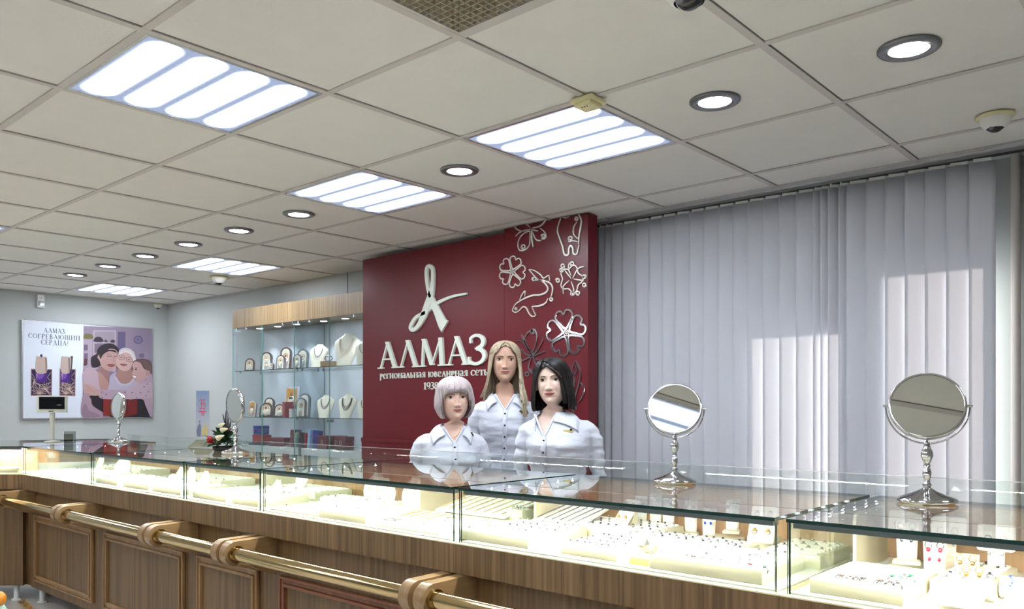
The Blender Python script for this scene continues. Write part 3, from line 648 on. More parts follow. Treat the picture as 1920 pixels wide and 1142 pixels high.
# ------------------------------------------------------------------ showcase counters along y = 1.744
YF0, YB0 = 1.744, 2.361
ZT0 = CZ - .246; ZB0 = CZ - .412; ZF0 = CZ - .503; ZL0 = CZ - 1.10
seams = [.29, -.748, -1.761, -2.84, -3.46, -4.465, -5.47]
wh = ['nearest glass showcase at the right edge, holding the tray of green and pink stones', 'wide glass showcase under the smaller of the two upright mirrors, with several cream ring trays', 'glass showcase in front of the short-haired woman, with low bracelet trays', 'narrow glass showcase left of the one in front of the women', 'glass showcase with three grey fronted trays in a row, under the turned mirror', 'last straight glass showcase before the corner, left of the three tray one']
M_LEDP = mat('led_profile', (118, 124, 128), .35, .6)
M_LEDDOT = emitmat('led_glow', (226, 238, 255), 90)
def case(k):
    x1, x0 = seams[k], seams[k + 1]; g = .013; a0, a1 = x0 + g, x1 - g; t = .007
    o = empty('glass_showcase', ((a0 + a1) / 2, YF0, ZB0), 0, wh[k], 'showcase', 'glass topped showcases along the counter'); cx, cz = o.location.x, ZB0
    X = lambda v: v - cx
    H = ZT0 - ZB0; D = YB0 - YF0; w = (a1 - a0) / 2
    MB().glass((-w, -.006, H - .008), (w, D, H), 'z').build('top_glass', [M_GLASS, M_GEDGE], o)
    MB().glass((-w, 0, -.012), (w, t - .002, H - .0085), 'y').build('front_glass', [M_GLASS, M_GEDGE], o)
    MB().glass((-w, t + .0005, 0), (-w + .005, D - .02, H - .0085), 'x').build('side_glass', [M_GLASS, M_GEDGE], o)
    MB().glass((w - .005, t + .0005, 0), (w, D - .02, H - .0085), 'x').build('side_glass', [M_GLASS, M_GEDGE], o)
    MB().box((-w + .004, t + .002, 0), (w - .004, D - .025, .004)).build('case_floor', M_BASEB, o)
    n = max(1, round(2 * w / .5)); bp = MB()
    for i in range(n): bp.box((-w + 2 * w * i / n + .001, D - .024, 0), (-w + 2 * w * (i + 1) / n - .001, D - .006, H - .0085))
    bp.build('back_door', M_WOODB, o)
    MB().box((-w + .01, t + .001, H - .021), (w - .01, t + .031, H - .0088)).build('led_profile', M_LEDP, o)
    MB().glass((-w - g, D + .001, H - .0), (w + g, D + .006, H + .056), 'y', 0).box((-w - g, D + .001, H + .056), (w + g, D + .006, H + .0575), 1).build('rear_glass_upstand', [M_GLASS, M_SILV], o)
    ls = MB(); ls.box((-w + t + .002, .06, H - .0135), (-w + t + .010, D - .03, H - .009)); s = ls.build('led_side_profile', M_SILV, o)
    nl = 6
    for i in range(nl): MB().sphere((-w + t + .006, .13 + (D - .2) * i / (nl - 1), H - .0125), .0042, 8, 6).build('led', M_LEDDOT, s)
    ad = bpy.data.lights.new('led_strip', 'AREA'); ad.shape = 'RECTANGLE'; ad.size = 2 * w - .04; ad.size_y = .012; ad.energy = CASE_POWER * (2 * w); ad.color = (1.0, .965, .90)
    a = bpy.data.objects.new('led_strip', ad); COL.objects.link(a); a.parent = o; a.location = (0, t + .033, H - .0225); a.rotation_euler = (R(24), 0, 0)
    return o
CASES = [case(k) for k in range(6)]
# corner unit turning towards the camera side
def corner():
    A, B, C, D_, E_ = (-5.485, 1.744), (-6.23, 1.075), (-6.69, 1.59), (-6.30, 2.56), (-5.485, 2.56)
    o = empty('corner_showcase', (A[0], A[1], ZB0), 0, 'angled glass corner showcase at the far left end of the counter', 'showcase')
    P = [(p[0] - A[0], p[1] - A[1]) for p in (A, B, C, D_, E_)][::-1]
    H = ZT0 - ZB0; m = MB(); n = 5
    m.add([(p[0], p[1], H - .008) for p in P], [tuple(range(n))[::-1]], 0); m.add([(p[0], p[1], H) for p in P], [tuple(range(n))], 0)
    m.add([(p[0], p[1], H - .008) for p in P] + [(p[0], p[1], H) for p in P], [(i, (i + 1) % n, n + (i + 1) % n, n + i) for i in range(n)], 1)
    m.build('top_glass', [M_GLASS, M_GEDGE], o)
    ang = atan2(B[1] - A[1], B[0] - A[0]); L_ = sqrt((B[0] - A[0]) ** 2 + (B[1] - A[1]) ** 2)
    Mx = Matrix.Rotation(ang, 4, 'Z')
    m = MB(); m.glass((0, -.007, 0), (L_, 0, H - .0085), 'y'); g = m.build('front_glass', [M_GLASS, M_GEDGE], o, (0, 0, 0), (0, 0, ang))
    MB().glass((-.003, .002, 0), (.004, .60, H - .0085), 'x').build('side_glass', [M_GLASS, M_GEDGE], o)
    inner = [(A[0] - .012, A[1] + .012), (B[0] + .01, B[1] + .012), (C[0] + .06, C[1]), (D_[0] + .05, D_[1] - .06), (A[0] - .012, E_[1] - .06)]
    m = MB(); m.prism([(p[0] - A[0], p[1] - A[1]) for p in inner][::-1], 0, .004); m.build('case_floor', M_BASEB, o)
    m = MB()
    for p, q_ in ((C, D_), (D_, E_)):
        p = Vector(p) - Vector(A); q_ = Vector(q_) - Vector(A); d = (q_ - p).normalized(); nn = Vector((d.y, -d.x)) * .02
        m.prism([tuple(p), tuple(q_), tuple(q_ + nn), tuple(p + nn)], 0, H - .0085)
    m.build('back_door', M_WOODB, o)
    mid = Matrix.Rotation(ang, 4, 'Z') @ Vector((L_ / 2, -.30, 0))
    m = MB(); m.box((.02, -.20, 0), (L_ - .06, -.185, H - .012)); m.build('inner_partition', M_WOODB, o, (0, 0, 0), (0, 0, ang))
    m = MB(); m.box((.02, -.02, H - .02), (L_ - .02, -.009, H - .009)); m.build('led_profile', M_LEDP, o, (0, 0, 0), (0, 0, ang))
    for i in range(6): MB().sphere((.02 - .03, .14 + .075 * i, H - .0125), .0042, 8, 6).build('led', M_LEDDOT, o)
    ad = bpy.data.lights.new('led_strip', 'AREA'); ad.shape = 'RECTANGLE'; ad.size = .9; ad.size_y = .012; ad.energy = CASE_POWER; ad.color = (1.0, .95, .84)
    a = bpy.data.objects.new('led_strip', ad); COL.objects.link(a); a.parent = o
    c = Matrix.Rotation(ang, 4, 'Z') @ Vector((L_ / 2, -.03, H - .015)); a.location = c; a.rotation_euler = (R(-38), 0, ang)
    return o, ang, L_, A
CO, CANG, CLEN, CA = corner()
# ------------------------------------------------------------------ wooden base cabinets
cn = ['oak base cabinet at the right end of the counter', 'oak base cabinet below the wide showcase, behind the brass rail', 'oak base cabinet with the reddish framed door panel', 'narrow oak base cabinet with a small framed door', 'oak base cabinet with the widest framed door', 'oak base cabinet at the corner with the leftmost framed door']
def framed(mb, x0, x1, z0, z1, y, w=.038):
    for a, b, d in ((0, .010, .016), (.010, .026, .010), (.026, w, .018)):
        mb.box((x0 + a, y - d, z0 + a), (x0 + b, y, z1 - a)); mb.box((x1 - b, y - d, z0 + a), (x1 - a, y, z1 - a))
        mb.box((x0 + b, y - d, z0 + a), (x1 - b, y, z0 + b)); mb.box((x0 + b, y - d, z1 - b), (x1 - b, y, z1 - a))
YC = 1.782
for k in range(6):
    x1, x0 = seams[k], seams[k + 1]; o = empty('base_cabinet', ((x0 + x1) / 2, YC, 0), 0, cn[k], 'cabinet', 'oak base cabinets under the showcases'); w = (x1 - x0) / 2
    MB().box((-w + .0005, 0, ZL0), (w - .0005, YB0 - YC, ZB0 - .014)).build('body', M_WOODL, o)
    MB().box((-w + .0005, YF0 - .012 - YC, ZF0), (w - .0005, -.001, ZB0 - .004)).build('fascia', M_WOODF, o)
    MB().box((-w + .0005, -.0005, ZB0 - .013), (w - .0005, YB0 - YC, ZB0 - .0005)).build('counter_board', M_WOODB, o)
    MB().box((-w + .0005, YF0 - .0118 - YC, ZB0 - .0038), (w - .0005, -.0008, ZB0 - .0006)).build('edge_trim', M_CREAM, o)
    dl, dr = (-w + .085, w - .065) if k != 3 else (-w + .06, w - .07)
    z0, z1 = ZL0 + .05, CZ - .655
    d = MB().box((dl + .01, -.006, z0 + .01), (dr - .01, -.0005, z1 - .01)).build('door', M_WOODL, o)
    m = MB(); framed(m, dl, dr, z0, z1, -.001); m.build('door_frame', M_WOODRED if k == 2 else M_WOODFR, d, bevel=.003)
    for lx, ly in ((-w + .04, .05), (w - .04, .05), (-w + .04, .5), (w - .04, .5)):
        m = MB(); m.lathe([(.016, .012), (.016, ZL0)], 14, cap=False); m.lathe([(.028, 0), (.028, .008), (.016, .012)], 14); m.build('leg', M_WHITE, o, (lx, ly, 0))
# corner cabinet
o = empty('corner_cabinet', (CA[0], CA[1], 0), 0, 'plain angled oak corner cabinet at the far left', 'cabinet')
MX = Matrix.Rotation(CANG, 4, 'Z')
def cb(y0, y1, z0, z1, xa=0.0, xb=None):
    xb = CLEN if xb is None else xb
    # local y negative goes inwards (behind the face)
    return MB().box((xa, y0, z0), (xb, y1, z1))
cb(-.5, -.045, ZL0, ZB0 - .014, .03).build('body', M_WOODL, o, (0, 0, 0), (0, 0, CANG))
cb(-.045, .012, ZF0, ZB0 - .004, -.006).build('fascia', M_WOODF, o, (0, 0, 0), (0, 0, CANG))
cb(-.045, .0118, ZB0 - .0038, ZB0 - .0006, -.006).build('edge_trim', M_CREAM, o, (0, 0, 0), (0, 0, CANG))
m = MB(); m.prism([(p[0] - CA[0], p[1] - CA[1]) for p in ((-5.486, 1.79), (-6.15, 1.2), (-6.62, 1.62), (-6.25, 2.5), (-5.486, 2.5))][::-1], ZB0 - .013, ZB0 - .0005); m.build('counter_board', M_WOODB, o)
m = MB(); m.prism([(p[0] - CA[0], p[1] - CA[1]) for p in ((-5.49, 1.80), (-5.80, 1.72), (-6.2, 2.4), (-5.49, 2.4))][::-1], ZL0, ZB0 - .014); m.build('rear_body', M_WOODL, o)
for lx, ly in ((.1, -.1), (.5, -.1), (.9, -.1), (.1, -.45)):
    p = MX @ Vector((lx, ly, 0)); m = MB(); m.lathe([(.028, 0), (.028, .008), (.016, .012), (.016, ZL0)], 14, cap=False); m.build('leg', M_WHITE, o, p)

# ------------------------------------------------------------------ brass rail on wooden brackets
ZR = CZ - .553; YR = 1.605; RR = .025
sup = []
for k, s in enumerate(seams[1:6]): sup += [s - .034, s + .034]
sup = [-5.40] + sorted(sup)[0:]        # single bracket at the corner end, then pairs at each seam
segs = [(-5.40, seams[5] - .036), (seams[5] + .036, seams[4] - .036), (seams[4] + .036, seams[3] - .036), (seams[3] + .036, seams[2] - .036), (seams[2] + .036, seams[1] - .036), (seams[1] + .036, .2)]
rn = ['polished brass rail segment at the corner end of the counter', 'polished brass rail segment second from the corner', 'short polished brass rail segment in front of the narrow cabinet', 'polished brass rail segment in front of the reddish framed door', 'brass rail segment nearest the camera along the bottom edge', 'brass rail segment out of view at the right end']
for (a, b), l in zip(segs[:5], rn):
    m = MB(); L_ = (b - a) / 2
    m.tube([(-L_, 0, 0), (L_, 0, 0)], RR, 32); o = m.build('brass_rail', M_BRASS, None, ((a + b) / 2, YR, ZR)); tag(o, l, 'rail', 'brass rail segments along the counter')
def bracket_mesh():
    # side profile in (y,z): a bar from the cabinet face rounding off in front round the tube
    pts = []; ro = .046
    yb = YC - .001 - YR
    for k in range(29): t = R(90 + 180 * k / 28); pts.append((ro * cos(t), ro * sin(t)))
    pts += [(.03, -ro), (.06, -ro - .006), (.11, -ro - .035), (yb, -ro - .055), (yb, ro * .98 + .004), (.05, ro)]
    m = MB(); Mr = Matrix(((0, 0, 1, 0), (1, 0, 0, 0), (0, 1, 0, 0), (0, 0, 0, 1)))     # (a,b,h) -> x=h, y=a, z=b
    m.prism(pts, -.021, .021, 0, Mr, smooth=True)
    return m.mesh('bracket', [M_WOODBR])
BMESH = bracket_mesh()
cm = MB(); cm.tube([(-.006, 0, 0), (.006, 0, 0)], RR + .006, 28); CMESH = cm.mesh('collar', [M_BRASS])
bl_ = []
names_ = ['corner end of the brass rail', 'leftmost door', 'widest door', 'narrow door', 'reddish door']
def bracket(x, label, side):
    o = empty('rail_bracket', (x, YR, ZR), 0, label, 'bracket', 'oak brackets carrying the brass rail')
    b = bpy.data.objects.new('bracket_arm', BMESH); COL.objects.link(b); b.parent = o
    bv = b.modifiers.new('bevel', 'BEVEL'); bv.width = .005; bv.segments = 3; bv.limit_method = 'ANGLE'; bv.angle_limit = R(50)
    c = bpy.data.objects.new('collar', CMESH); COL.objects.link(c); c.parent = o; c.location = (.026 * side, 0, 0)
bracket(-5.425, 'single oak rail bracket at the corner end of the brass rail', 1)
for k, s in enumerate([seams[5], seams[4], seams[3], seams[2], seams[1]]):
    nm = names_[1:] + ['lower right corner']
    bracket(s - .032, 'left oak rail bracket of the pair beside the ' + nm[k], -1); bracket(s + .032, 'right oak rail bracket of the pair beside the ' + nm[k], 1)

# ------------------------------------------------------------------ table mirrors
def mirror_proto():
    o = empty('table_mirror'); 
    m = MB(); m.lathe([(0, 0), (.062, 0), (.070, .004), (.0705, .009), (.066, .013), (.045, .021), (.022, .030), (.012, .036), (.008, .040), (0, .042)], 40, cap=False); m.build('base', M_CHROME, o)
    prof = [(0, .038), (.008, .040), (.0115, .046), (.007, .052), (.0065, .056), (.0095, .066), (.011, .076), (.0085, .086), (.006, .090), (.0095, .094), (.0065, .098), (.009, .104), (.0145, .118), (.0135, .130), (.009, .139), (.0075, .146), (.0085, .150), (.005, .158), (0, .16)]
    m = MB(); m.lathe(prof[::1], 24, cap=False); m.build('stem', M_CHROME, o)
    r = .095; zc = .245; m = MB(); pts = [(r * cos(R(a)), 0, zc + r * sin(R(a))) for a in range(178, 363, 6)]
    m.tube(pts, .0024, 8); y = m.build('yoke', M_CHROME, o)
    for s in (-1, 1): MB().tube([(s * .085, 0, zc), (s * .101, 0, zc)], .0036, 10).build('pivot', M_CHROME, y)
    d = bpy.data.objects.new('disc', None); 
    Mr = Matrix.Rotation(R(90), 4, 'X')
    m = MB(); m.lathe([(.083, -.009), (.0865, -.0098), (.0892, -.006), (.0892, .006), (.0865, .0098), (.083, .009)], 56, cap=False, M=Mr); rim = m.build('rim', M_CHROME, o, (0, 0, zc))
    m = MB(); m.lathe([(0, .0075), (.0838, .0075)], 56, cap=False, M=Mr, smooth=False); m.lathe([(.0838, -.0075), (0, -.0075)], 56, cap=False, M=Mr, smooth=False); m.build('mirror_glass', M_MIRROR, rim)
    return o
def children_of(o): return [c for c in COL.objects if c.parent == o]
mp0 = mirror_proto(); first = True
def mirror(px, py, rz, tilt, label, s=1.0, D=None):
    global first
    o = mp0 if first else copy_tree(mp0); first = False
    p = onZ(px, py, ZT0) if D is None else atD(px, py, D)
    o.location = (p.x, p.y, ZT0 + .0005); o.rotation_euler = (0, 0, rz); o.scale = (s, s, s)
    for c in children_of(o):
        if c.name.startswith('rim'): c.rotation_euler = (tilt, 0, 0)
    return tag(o, label, 'mirror', 'round table mirrors on the glass counter')
def facecam(p): return atan2(-p.x, p.y)     # rotation so that local -y looks at the camera
p4 = onZ(1738, 943, ZT0); mirror(1738, 943, facecam(p4) + R(1), R(-22), 'round chrome table mirror nearest the camera at the right, its disc facing us')
p3 = onZ(1265, 906, ZT0); mirror(1265, 906, facecam(p3) - R(4.0), R(-20.5), 'round chrome table mirror right of the women, reflecting the lit ceiling panel', .96)
p2 = onZ(441, 851, ZT0); mirror(441, 851, facecam(p2) - R(64), R(3), 'round chrome table mirror turned sideways beside the flower arrangement', 1.0)
p1 = onZ(222, 829, ZT0); mirror(222, 829, facecam(p1) - R(64), R(-4), 'round chrome table mirror turned sideways in front of the poster', 1.0)

# ------------------------------------------------------------------ trays and what lies in them
ZI = ZB0 + .0045
def tray(x0, x1, y0, y1, h, label, z=None, inset=.004, mat_=None, group='cream jewellery trays in the showcases', rz=0):
    z = ZI if z is None else z
    o = empty('jewellery_tray', ((x0 + x1) / 2, (y0 + y1) / 2, z), rz, label, 'tray', group); w, d = (x1 - x0) / 2, (y1 - y0) / 2
    m = MB(); rbox(m, (-w, -d, 0), (w, d, h), .003); m.build('tray_body', mat_ or M_CRM, o)
    m = MB(); n = max(2, int(2 * d / .026))
    for i in range(n):
        y = -d + .014 + (2 * d - .028) * i / (n - 1) if n > 1 else 0
        m.tube([(-w + .012, y, h + .001), (w - .012, y, h + .001)], .0075, 10, flat=.55)
    m.build('padded_rows', M_CRM2, o); return o
def gem_mat(n, c): return mat(n, c, .08, 0, spec=.8, coat=.6)
GEMS = {'clear': mat('clear_stone', (205, 208, 215), .05, .7), 'green': gem_mat('emerald_stone', (10, 120, 78)), 'red': gem_mat('ruby_stone', (150, 10, 50)), 'pink': gem_mat('dusky_pink_stone', (126, 84, 88)), 'blue': gem_mat('sapphire_stone', (40, 70, 170)), 'dark': gem_mat('dark_stone', (50, 46, 66))}
def ring_mesh(kind, metal, s=1.0):
    m = MB(); n = 22; pts = [(.0092 * cos(2 * pi * k / n), 0, .0092 * sin(2 * pi * k / n) + .002) for k in range(n)]
    m.tube(pts, .0011 * s, 6, 0, closed=True, up=Vector((0, 1, 0)))
    m.lathe([(0, -.001), (.0022 * s, .001), (.0042 * s, .0035), (.0034 * s, .0052), (0, .0056)], 8, 1, Matrix.Translation((0, 0, .0105)), smooth=False, cap=False)
    for a in (45, 135, 225, 315): m.tube([(.0015 * cos(R(a)), .0015 * sin(R(a)), .0105), (.0042 * s * cos(R(a)), .0042 * s * sin(R(a)), .0148)], .0005, 4, 0)
    return m.mesh('ring', [metal, GEMS[kind]])
M_STEEL = mat('white_gold', (150, 146, 150), .18, 1.0)
RM = {}
def ring(x, y, z, kind, label, group, gold=False, s=1.0, rz=0):
    key = (kind, gold, s)
    if key not in RM: RM[key] = ring_mesh(kind, M_GOLD if gold else M_STEEL, s)
    o = bpy.data.objects.new('ring', RM[key]); COL.objects.link(o); o.location = (x, y, z - .0055); o.rotation_euler = (R(-16), 0, rz); o.scale = (.95, .95, .95); return tag(o, label, 'ring', group)
def fill(tr, w, d, h, nx, ny, kinds, label, group, gold=False, skip=.1, s=1.0):
    for j in range(ny):
        for i in range(nx):
            if random.random() < skip: continue
            x = -w + .02 + (2 * w - .04) * i / max(1, nx - 1) + random.uniform(-.003, .003); y = -d + .02 + (2 * d - .04) * j / max(1, ny - 1) + random.uniform(-.002, .002)
            ring(tr.location.x + x, tr.location.y + y, tr.location.z + h + .0005, random.choice(kinds), label, group, gold, s, random.uniform(-.5, .5))
def xf(px, Y=1.775): return xY(px, Y)
# nearest showcase
tA = tray(xf(1516), xf(1694), 1.778, 2.03, .032, 'cream tray of green and pink stone rings in the nearest showcase')
w = (xf(1694) - xf(1516)) / 2
for kind, pxs in (('pink', [(1547, 1089), (1577, 1080), (1601, 1084), (1566, 1093), (1597, 1095), (1637, 1092), (1651, 1089), (1664, 1092), (1676, 1101), (1640, 1106), (1663, 1107)]), ('green', [(1672, 1081), (1688, 1084), (1710, 1081)]), ('dark', [(1591, 1094), (1621, 1104), (1700, 1108), (1695, 1080)])):
    for a, b in pxs:
        p = onZ(a, b, ZI + .044); lab = {'pink': 'small ring with a dusky pink stone in the nearest tray', 'green': 'small ring with a green stone in the nearest tray', 'dark': 'small ring with a dark stone in the nearest tray'}[kind]
        ring(min(p.x, xf(1690) - .012), max(1.79, p.y), ZI + .0385, kind, lab, 'stone rings in the nearest tray', s=1.6 if kind == 'green' else 1.3)
tB = tray(xf(1690) + .012, xf(1690) + .13, 1.93, 2.2, .034, 'cream tray behind the green stone tray in the nearest showcase')
fill(tB, .055, .13, .034, 3, 6, ['clear', 'dark'], 'small ring in the cream tray behind the green stones', 'rings in the second tray of the nearest showcase')
# wide showcase under the smaller upright mirror
t1 = tray(xf(861), xf(990), 1.776, 2.06, .03, 'cream tray with a plain front at the left end of the wide showcase')
fill(t1, (xf(990) - xf(861)) / 2, .142, .03, 9, 5, ['clear', 'clear', 'dark'], 'tiny ring in the left end tray of the wide showcase', 'rings in the left end tray of the wide showcase', skip=.35)
t2 = tray(xf(1048), xf(1154), 1.782, 1.97, .03, 'cream tray with a small grey sign in the middle of the wide showcase')
fill(t2, (xf(1154) - xf(1048)) / 2, .094, .03, 8, 4, ['clear', 'dark'], 'tiny ring in the tray with the small grey sign', 'rings in the tray with the grey sign')
t3 = tray(xf(1217), xf(1430), 1.774, 2.02, .034, 'large cream tray with scattered red and green stones in the wide showcase')
fill(t3, (xf(1430) - xf(1217)) / 2, .12, .034, 12, 5, ['clear', 'clear', 'dark'], 'tiny clear stone ring in the large tray of the wide showcase', 'clear stone rings in the large tray', skip=.25)
for kind, a, b, l in (('red', 1264, 1047, 'ring with a red stone at the left of the large tray'), ('red', 1386, 1058, 'ring with a red stone at the middle of the large tray'), ('green', 1408, 1064, 'ring with a green stone at the right of the large tray'), ('blue', 1407, 1038, 'ring with a blue stone in the large tray')):
    p = onZ(a, b, ZI + .046); ring(p.x, max(1.80, p.y + .03), ZI + .0315, kind, l, 'coloured stone rings in the large tray', s=1.7)
t4 = tray(-1.60, -1.28, 2.08, 2.26, .035, 'cream tray of rings at the back of the wide showcase, left of the stands')
fill(t4, .155, .09, .035, 10, 4, ['clear', 'dark'], 'tiny ring in the back left tray of the wide showcase', 'rings in the back left tray')
t5 = tray(-1.28, -.96, 1.985, 2.10, .036, 'cream tray of rings in the middle of the wide showcase behind the large tray')
fill(t5, .155, .055, .036, 12, 3, ['clear', 'dark'], 'tiny ring in the tray behind the large tray', 'rings in the tray behind the large tray')
t6 = tray(-.93, -.775, 2.04, 2.25, .034, 'cream tray of rings at the back right corner of the wide showcase')
fill(t6, .07, .1, .034, 4, 4, ['clear', 'dark'], 'tiny ring in the back right tray of the wide showcase', 'rings in the back right tray')
# price sign and folded gold label
def tent(x, y, z, w, h, m_, label, rz=0, words=None):
    o = empty('price_sign', (x, y, z), rz, label, 'sign'); m = MB()
    m.prism([(-.014, 0), (.014, 0), (.001, h), (-.001, h)], -w / 2, w / 2, 0, Matrix(((0, 0, 1, 0), (1, 0, 0, 0), (0, 1, 0, 0), (0, 0, 0, 1)))); m.build('folded_card', m_, o)
    m = MB()
    for k in range(5): m.box((-w * .36 + w * .15 * k, -.0125, .006), (-w * .28 + w * .15 * k, -.0115, .0095), M=Matrix.Translation((0, 0, 0)))
    return o
p = onZ(1197, 1062, ZI); tent(p.x, 1.80, ZI, .075, .016, M_GOLD, 'small folded gold label standing in front of the wide showcase trays', .05)
p = onZ(1173, 1022, ZI + .04); tent(p.x - .005, 1.90, ZI + .0315, .045, .018, M_GREY, 'small grey sign standing in the middle tray of the wide showcase')
o = empty('brooch_block', (xf(1190), 1.86, ZI), 0, 'small cream block holding a gold leaf brooch beside the middle tray', 'display block')
m = MB(); rbox(m, (-.026, -.03, 0), (.026, .03, .018), .004); m.build('block', M_CRM, o)
m = MB()
for k in range(5): m.sphere((-.016 + .008 * k, .0 + .006 * sin(k * 2), .022), (.006, .004, .003), 8, 6)
m.build('gold_leaf_brooch', M_GOLD, o)
# showcase in front of the short-haired woman: low trays
lo = [(505, 594, .008, .2, 'thin cream tray at the left front of the low tray showcase'), (597, 685, .030, .26, 'tall cream tray in the middle of the low tray showcase'), (705, 822, .008, .26, 'thin cream tray at the right front of the low tray showcase')]
for a, b, hh, dd, l in lo:
    t_ = tray(xf(a), xf(b), 1.776, 1.776 + dd, hh, l); w_ = (xf(b) - xf(a)) / 2
    for i in range(3): ring(t_.location.x - w_ + .03 + (2 * w_ - .06) * i / 2, 1.83 + .02 * i, ZI + hh + .001, 'dark', 'tiny dark ring in one of the low trays before the short-haired woman', 'rings in the low trays')
def bracelet_card(x, y, z, w, d, tilt, n, label, mtl):
    o = empty('bracelet_card', (x, y, z), 0, label, 'display card', 'bracelet cards in the showcases'); M_ = Matrix.Rotation(tilt, 4, 'X')
    m = MB(); rbox(m, (-w / 2, -d / 2, 0), (w / 2, d / 2, .006), .004, M=M_); m.build('card', M_CRM2, o)
    for i in range(n):
        xx = -w / 2 + .02 + (w - .04) * i / (n - 1); m = MB(); m.tube([(xx - .01, -d * .4, .0085), (xx, 0, .009), (xx + .01, d * .4, .0085)], .0016, 6, M=M_); m.build('bracelet', mtl, o)
    return o
bracelet_card(-2.02, 2.16, ZI + .045, .34, .2, R(12), 8, 'tilted ivory card of thin gold bracelets near the back of the low tray showcase', M_GOLD)
bracelet_card(-2.22, 1.98, ZI + .012, .3, .12, R(6), 7, 'flat ivory card of gold chains before the tilted bracelet card', M_GOLD)
bracelet_card(-2.10, 1.87, ZI + .0005, .3, .07, R(0), 9, 'flat ivory card of dark chain bracelets at the right of the low tray showcase', M_STEEL)
bracelet_card(-1.63, 2.14, ZI + .048, .20, .16, R(14), 6, 'tilted ivory card of silver bracelets at the left of the wide showcase', M_STEEL)
tray(-2.16, -1.88, 2.08, 2.26, .03, 'cream block under the tilted gold bracelet card')
tray(-1.735, -1.605, 2.08, 2.2, .028, 'cream block under the tilted silver bracelet card')
o = empty('ring_tower', (-1.83, 2.12, ZI), 0, 'small pale block with a cluster of rings near the women', 'display block')
m = MB(); rbox(m, (-.035, -.03, 0), (.035, .03, .055), .003); rbox(m, (-.05, -.04, 0), (.05, .04, .02), .003); m.build('block', M_CRM, o)
for k in range(6): ring(-1.83 - .024 + .016 * (k % 4), 2.11 + .02 * (k // 4), ZI + .0555, 'clear', 'clear stone ring on the small block at the right of the low tray showcase', 'rings on the small block', s=1.2)
# upright cream boards along the left inner side of the showcases
def board(x, y0, y1, h, label):
    o = empty('display_board', (x, (y0 + y1) / 2, ZI), 0, label, 'display board', 'upright cream boards inside the showcases'); d = (y1 - y0) / 2
    pts = [(-d, 0), (d, 0), (d, h - .02)] + [(d - .02 + .02 * cos(R(a)), h - .02 + .02 * sin(R(a))) for a in (20, 45, 70, 90)] + [(-d + .02 + .02 * cos(R(a)), h - .02 + .02 * sin(R(a))) for a in (90, 110, 135, 160, 180)]
    Mr = Matrix(((0, 0, 1, 0), (1, 0, 0, 0), (0, 1, 0, 0), (0, 0, 0, 1)))
    m = MB(); m.prism(pts, -.004, .004, 0, Mr); m.build('board', M_CRM, o, bevel=.001)
    m = MB(); m.box((.0042, -.02, h * .55), (.0052, .008, h * .78)); m.build('sticker', mat('pale_sticker', (214, 206, 214), .5), o)
    m = MB(); m.box((.0053, -.017, h * .68), (.0057, -.010, h * .74)); m.build('sticker_mark', mat('sticker_mark', (190, 120, 110), .5), o)
for x, y0, y1, l in ((-.715, 2.07, 2.31, 'upright cream board at the left inside of the nearest showcase'), (-1.735, 2.07, 2.31, 'upright cream board at the left inside of the wide showcase'), (-2.33, 2.10, 2.30, 'upright cream board standing amid the low tray showcase'), (-3.425, 2.10, 2.3, 'upright cream board at the right inside of the three tray showcase')):
    board(x + .012, y0, y1, .145, l)
# earring stands
def estand(x, y, z, h, w, label, kind='card', rz=0, gem='clear', tilt=.35):
    o = empty('earring_stand', (x, y, z), rz, label, 'jewellery stand', 'cream earring and pendant stands')
    if kind == 'pedestal':
        m = MB(); rbox(m, (-w * .62, -w * .45, 0), (w * .62, w * .45, .010), .004); m.build('foot', M_CRM, o)
        m = MB(); m.box((-w * .27, -w * .16, .010), (w * .27, w * .16, h * .66)); m.build('post', mat('blush_leather', (232, 208, 186), .55), o)
        M_ = Matrix.Translation((0, 0, h * .8)) @ Matrix.Rotation(R(52), 4, 'X'); m = MB(); rbox(m, (-w * .62, -w * .55, -.004), (w * .62, w * .55, .004), .008, M=M_); m.build('top_plate', M_CRM2, o)
        zz = [(s * w * .22, .1) for s in (-1, 1)]
    else:
        m = MB(); rbox(m, (-w * .6, -.018, 0), (w * .6, .022, .008), .004); m.build('foot', M_CRM, o)
        rows = []
        for k in range(9):
            t = k / 8; yy = .012 - .006 * t + .02 * t * tilt * 2; zz_ = .006 + (h - .012) * t; ww = w * (.42 + .08 * t)
            if k == 8: yy += .010; zz_ -= .002
            rows.append([(-ww, yy, zz_), (-ww * .5, yy - .002, zz_), (ww * .5, yy - .002, zz_), (ww, yy, zz_)])
        m = MB(); m.grid(rows, 0, True); b = m.build('curved_card', M_CRM2, o); so = b.modifiers.new('t', 'SOLIDIFY'); so.thickness = .004
        MB().box((-w * .26, .0, h * .42), (w * .26, .0012, h * .56)).build('price_tag', mat('white_tag', (236, 236, 242), .5), o)
    m = MB()
    for s in (-1, 1):
        cy = -.004 if kind != 'pedestal' else -.03; cz = h * (.84 if kind != 'pedestal' else .8)
        m.tube([(s * w * .24 + .007 * cos(2 * pi * k / 12), cy - .003, cz + .009 * sin(2 * pi * k / 12)) for k in range(12)], .0013, 5, 0, closed=True, up=Vector((0, 1, 0)))
        m.sphere((s * w * .24, cy - .005, cz - .010), (.005, .004, .006), 8, 6, 1)
        m.sphere((s * w * .2, cy - .005, cz - .032), (.004, .003, .005), 8, 6, 1)
    m.build('earrings', [M_STEEL if gem != 'gold' else M_GOLD, GEMS[gem] if gem != 'gold' else M_GOLD], o); return o
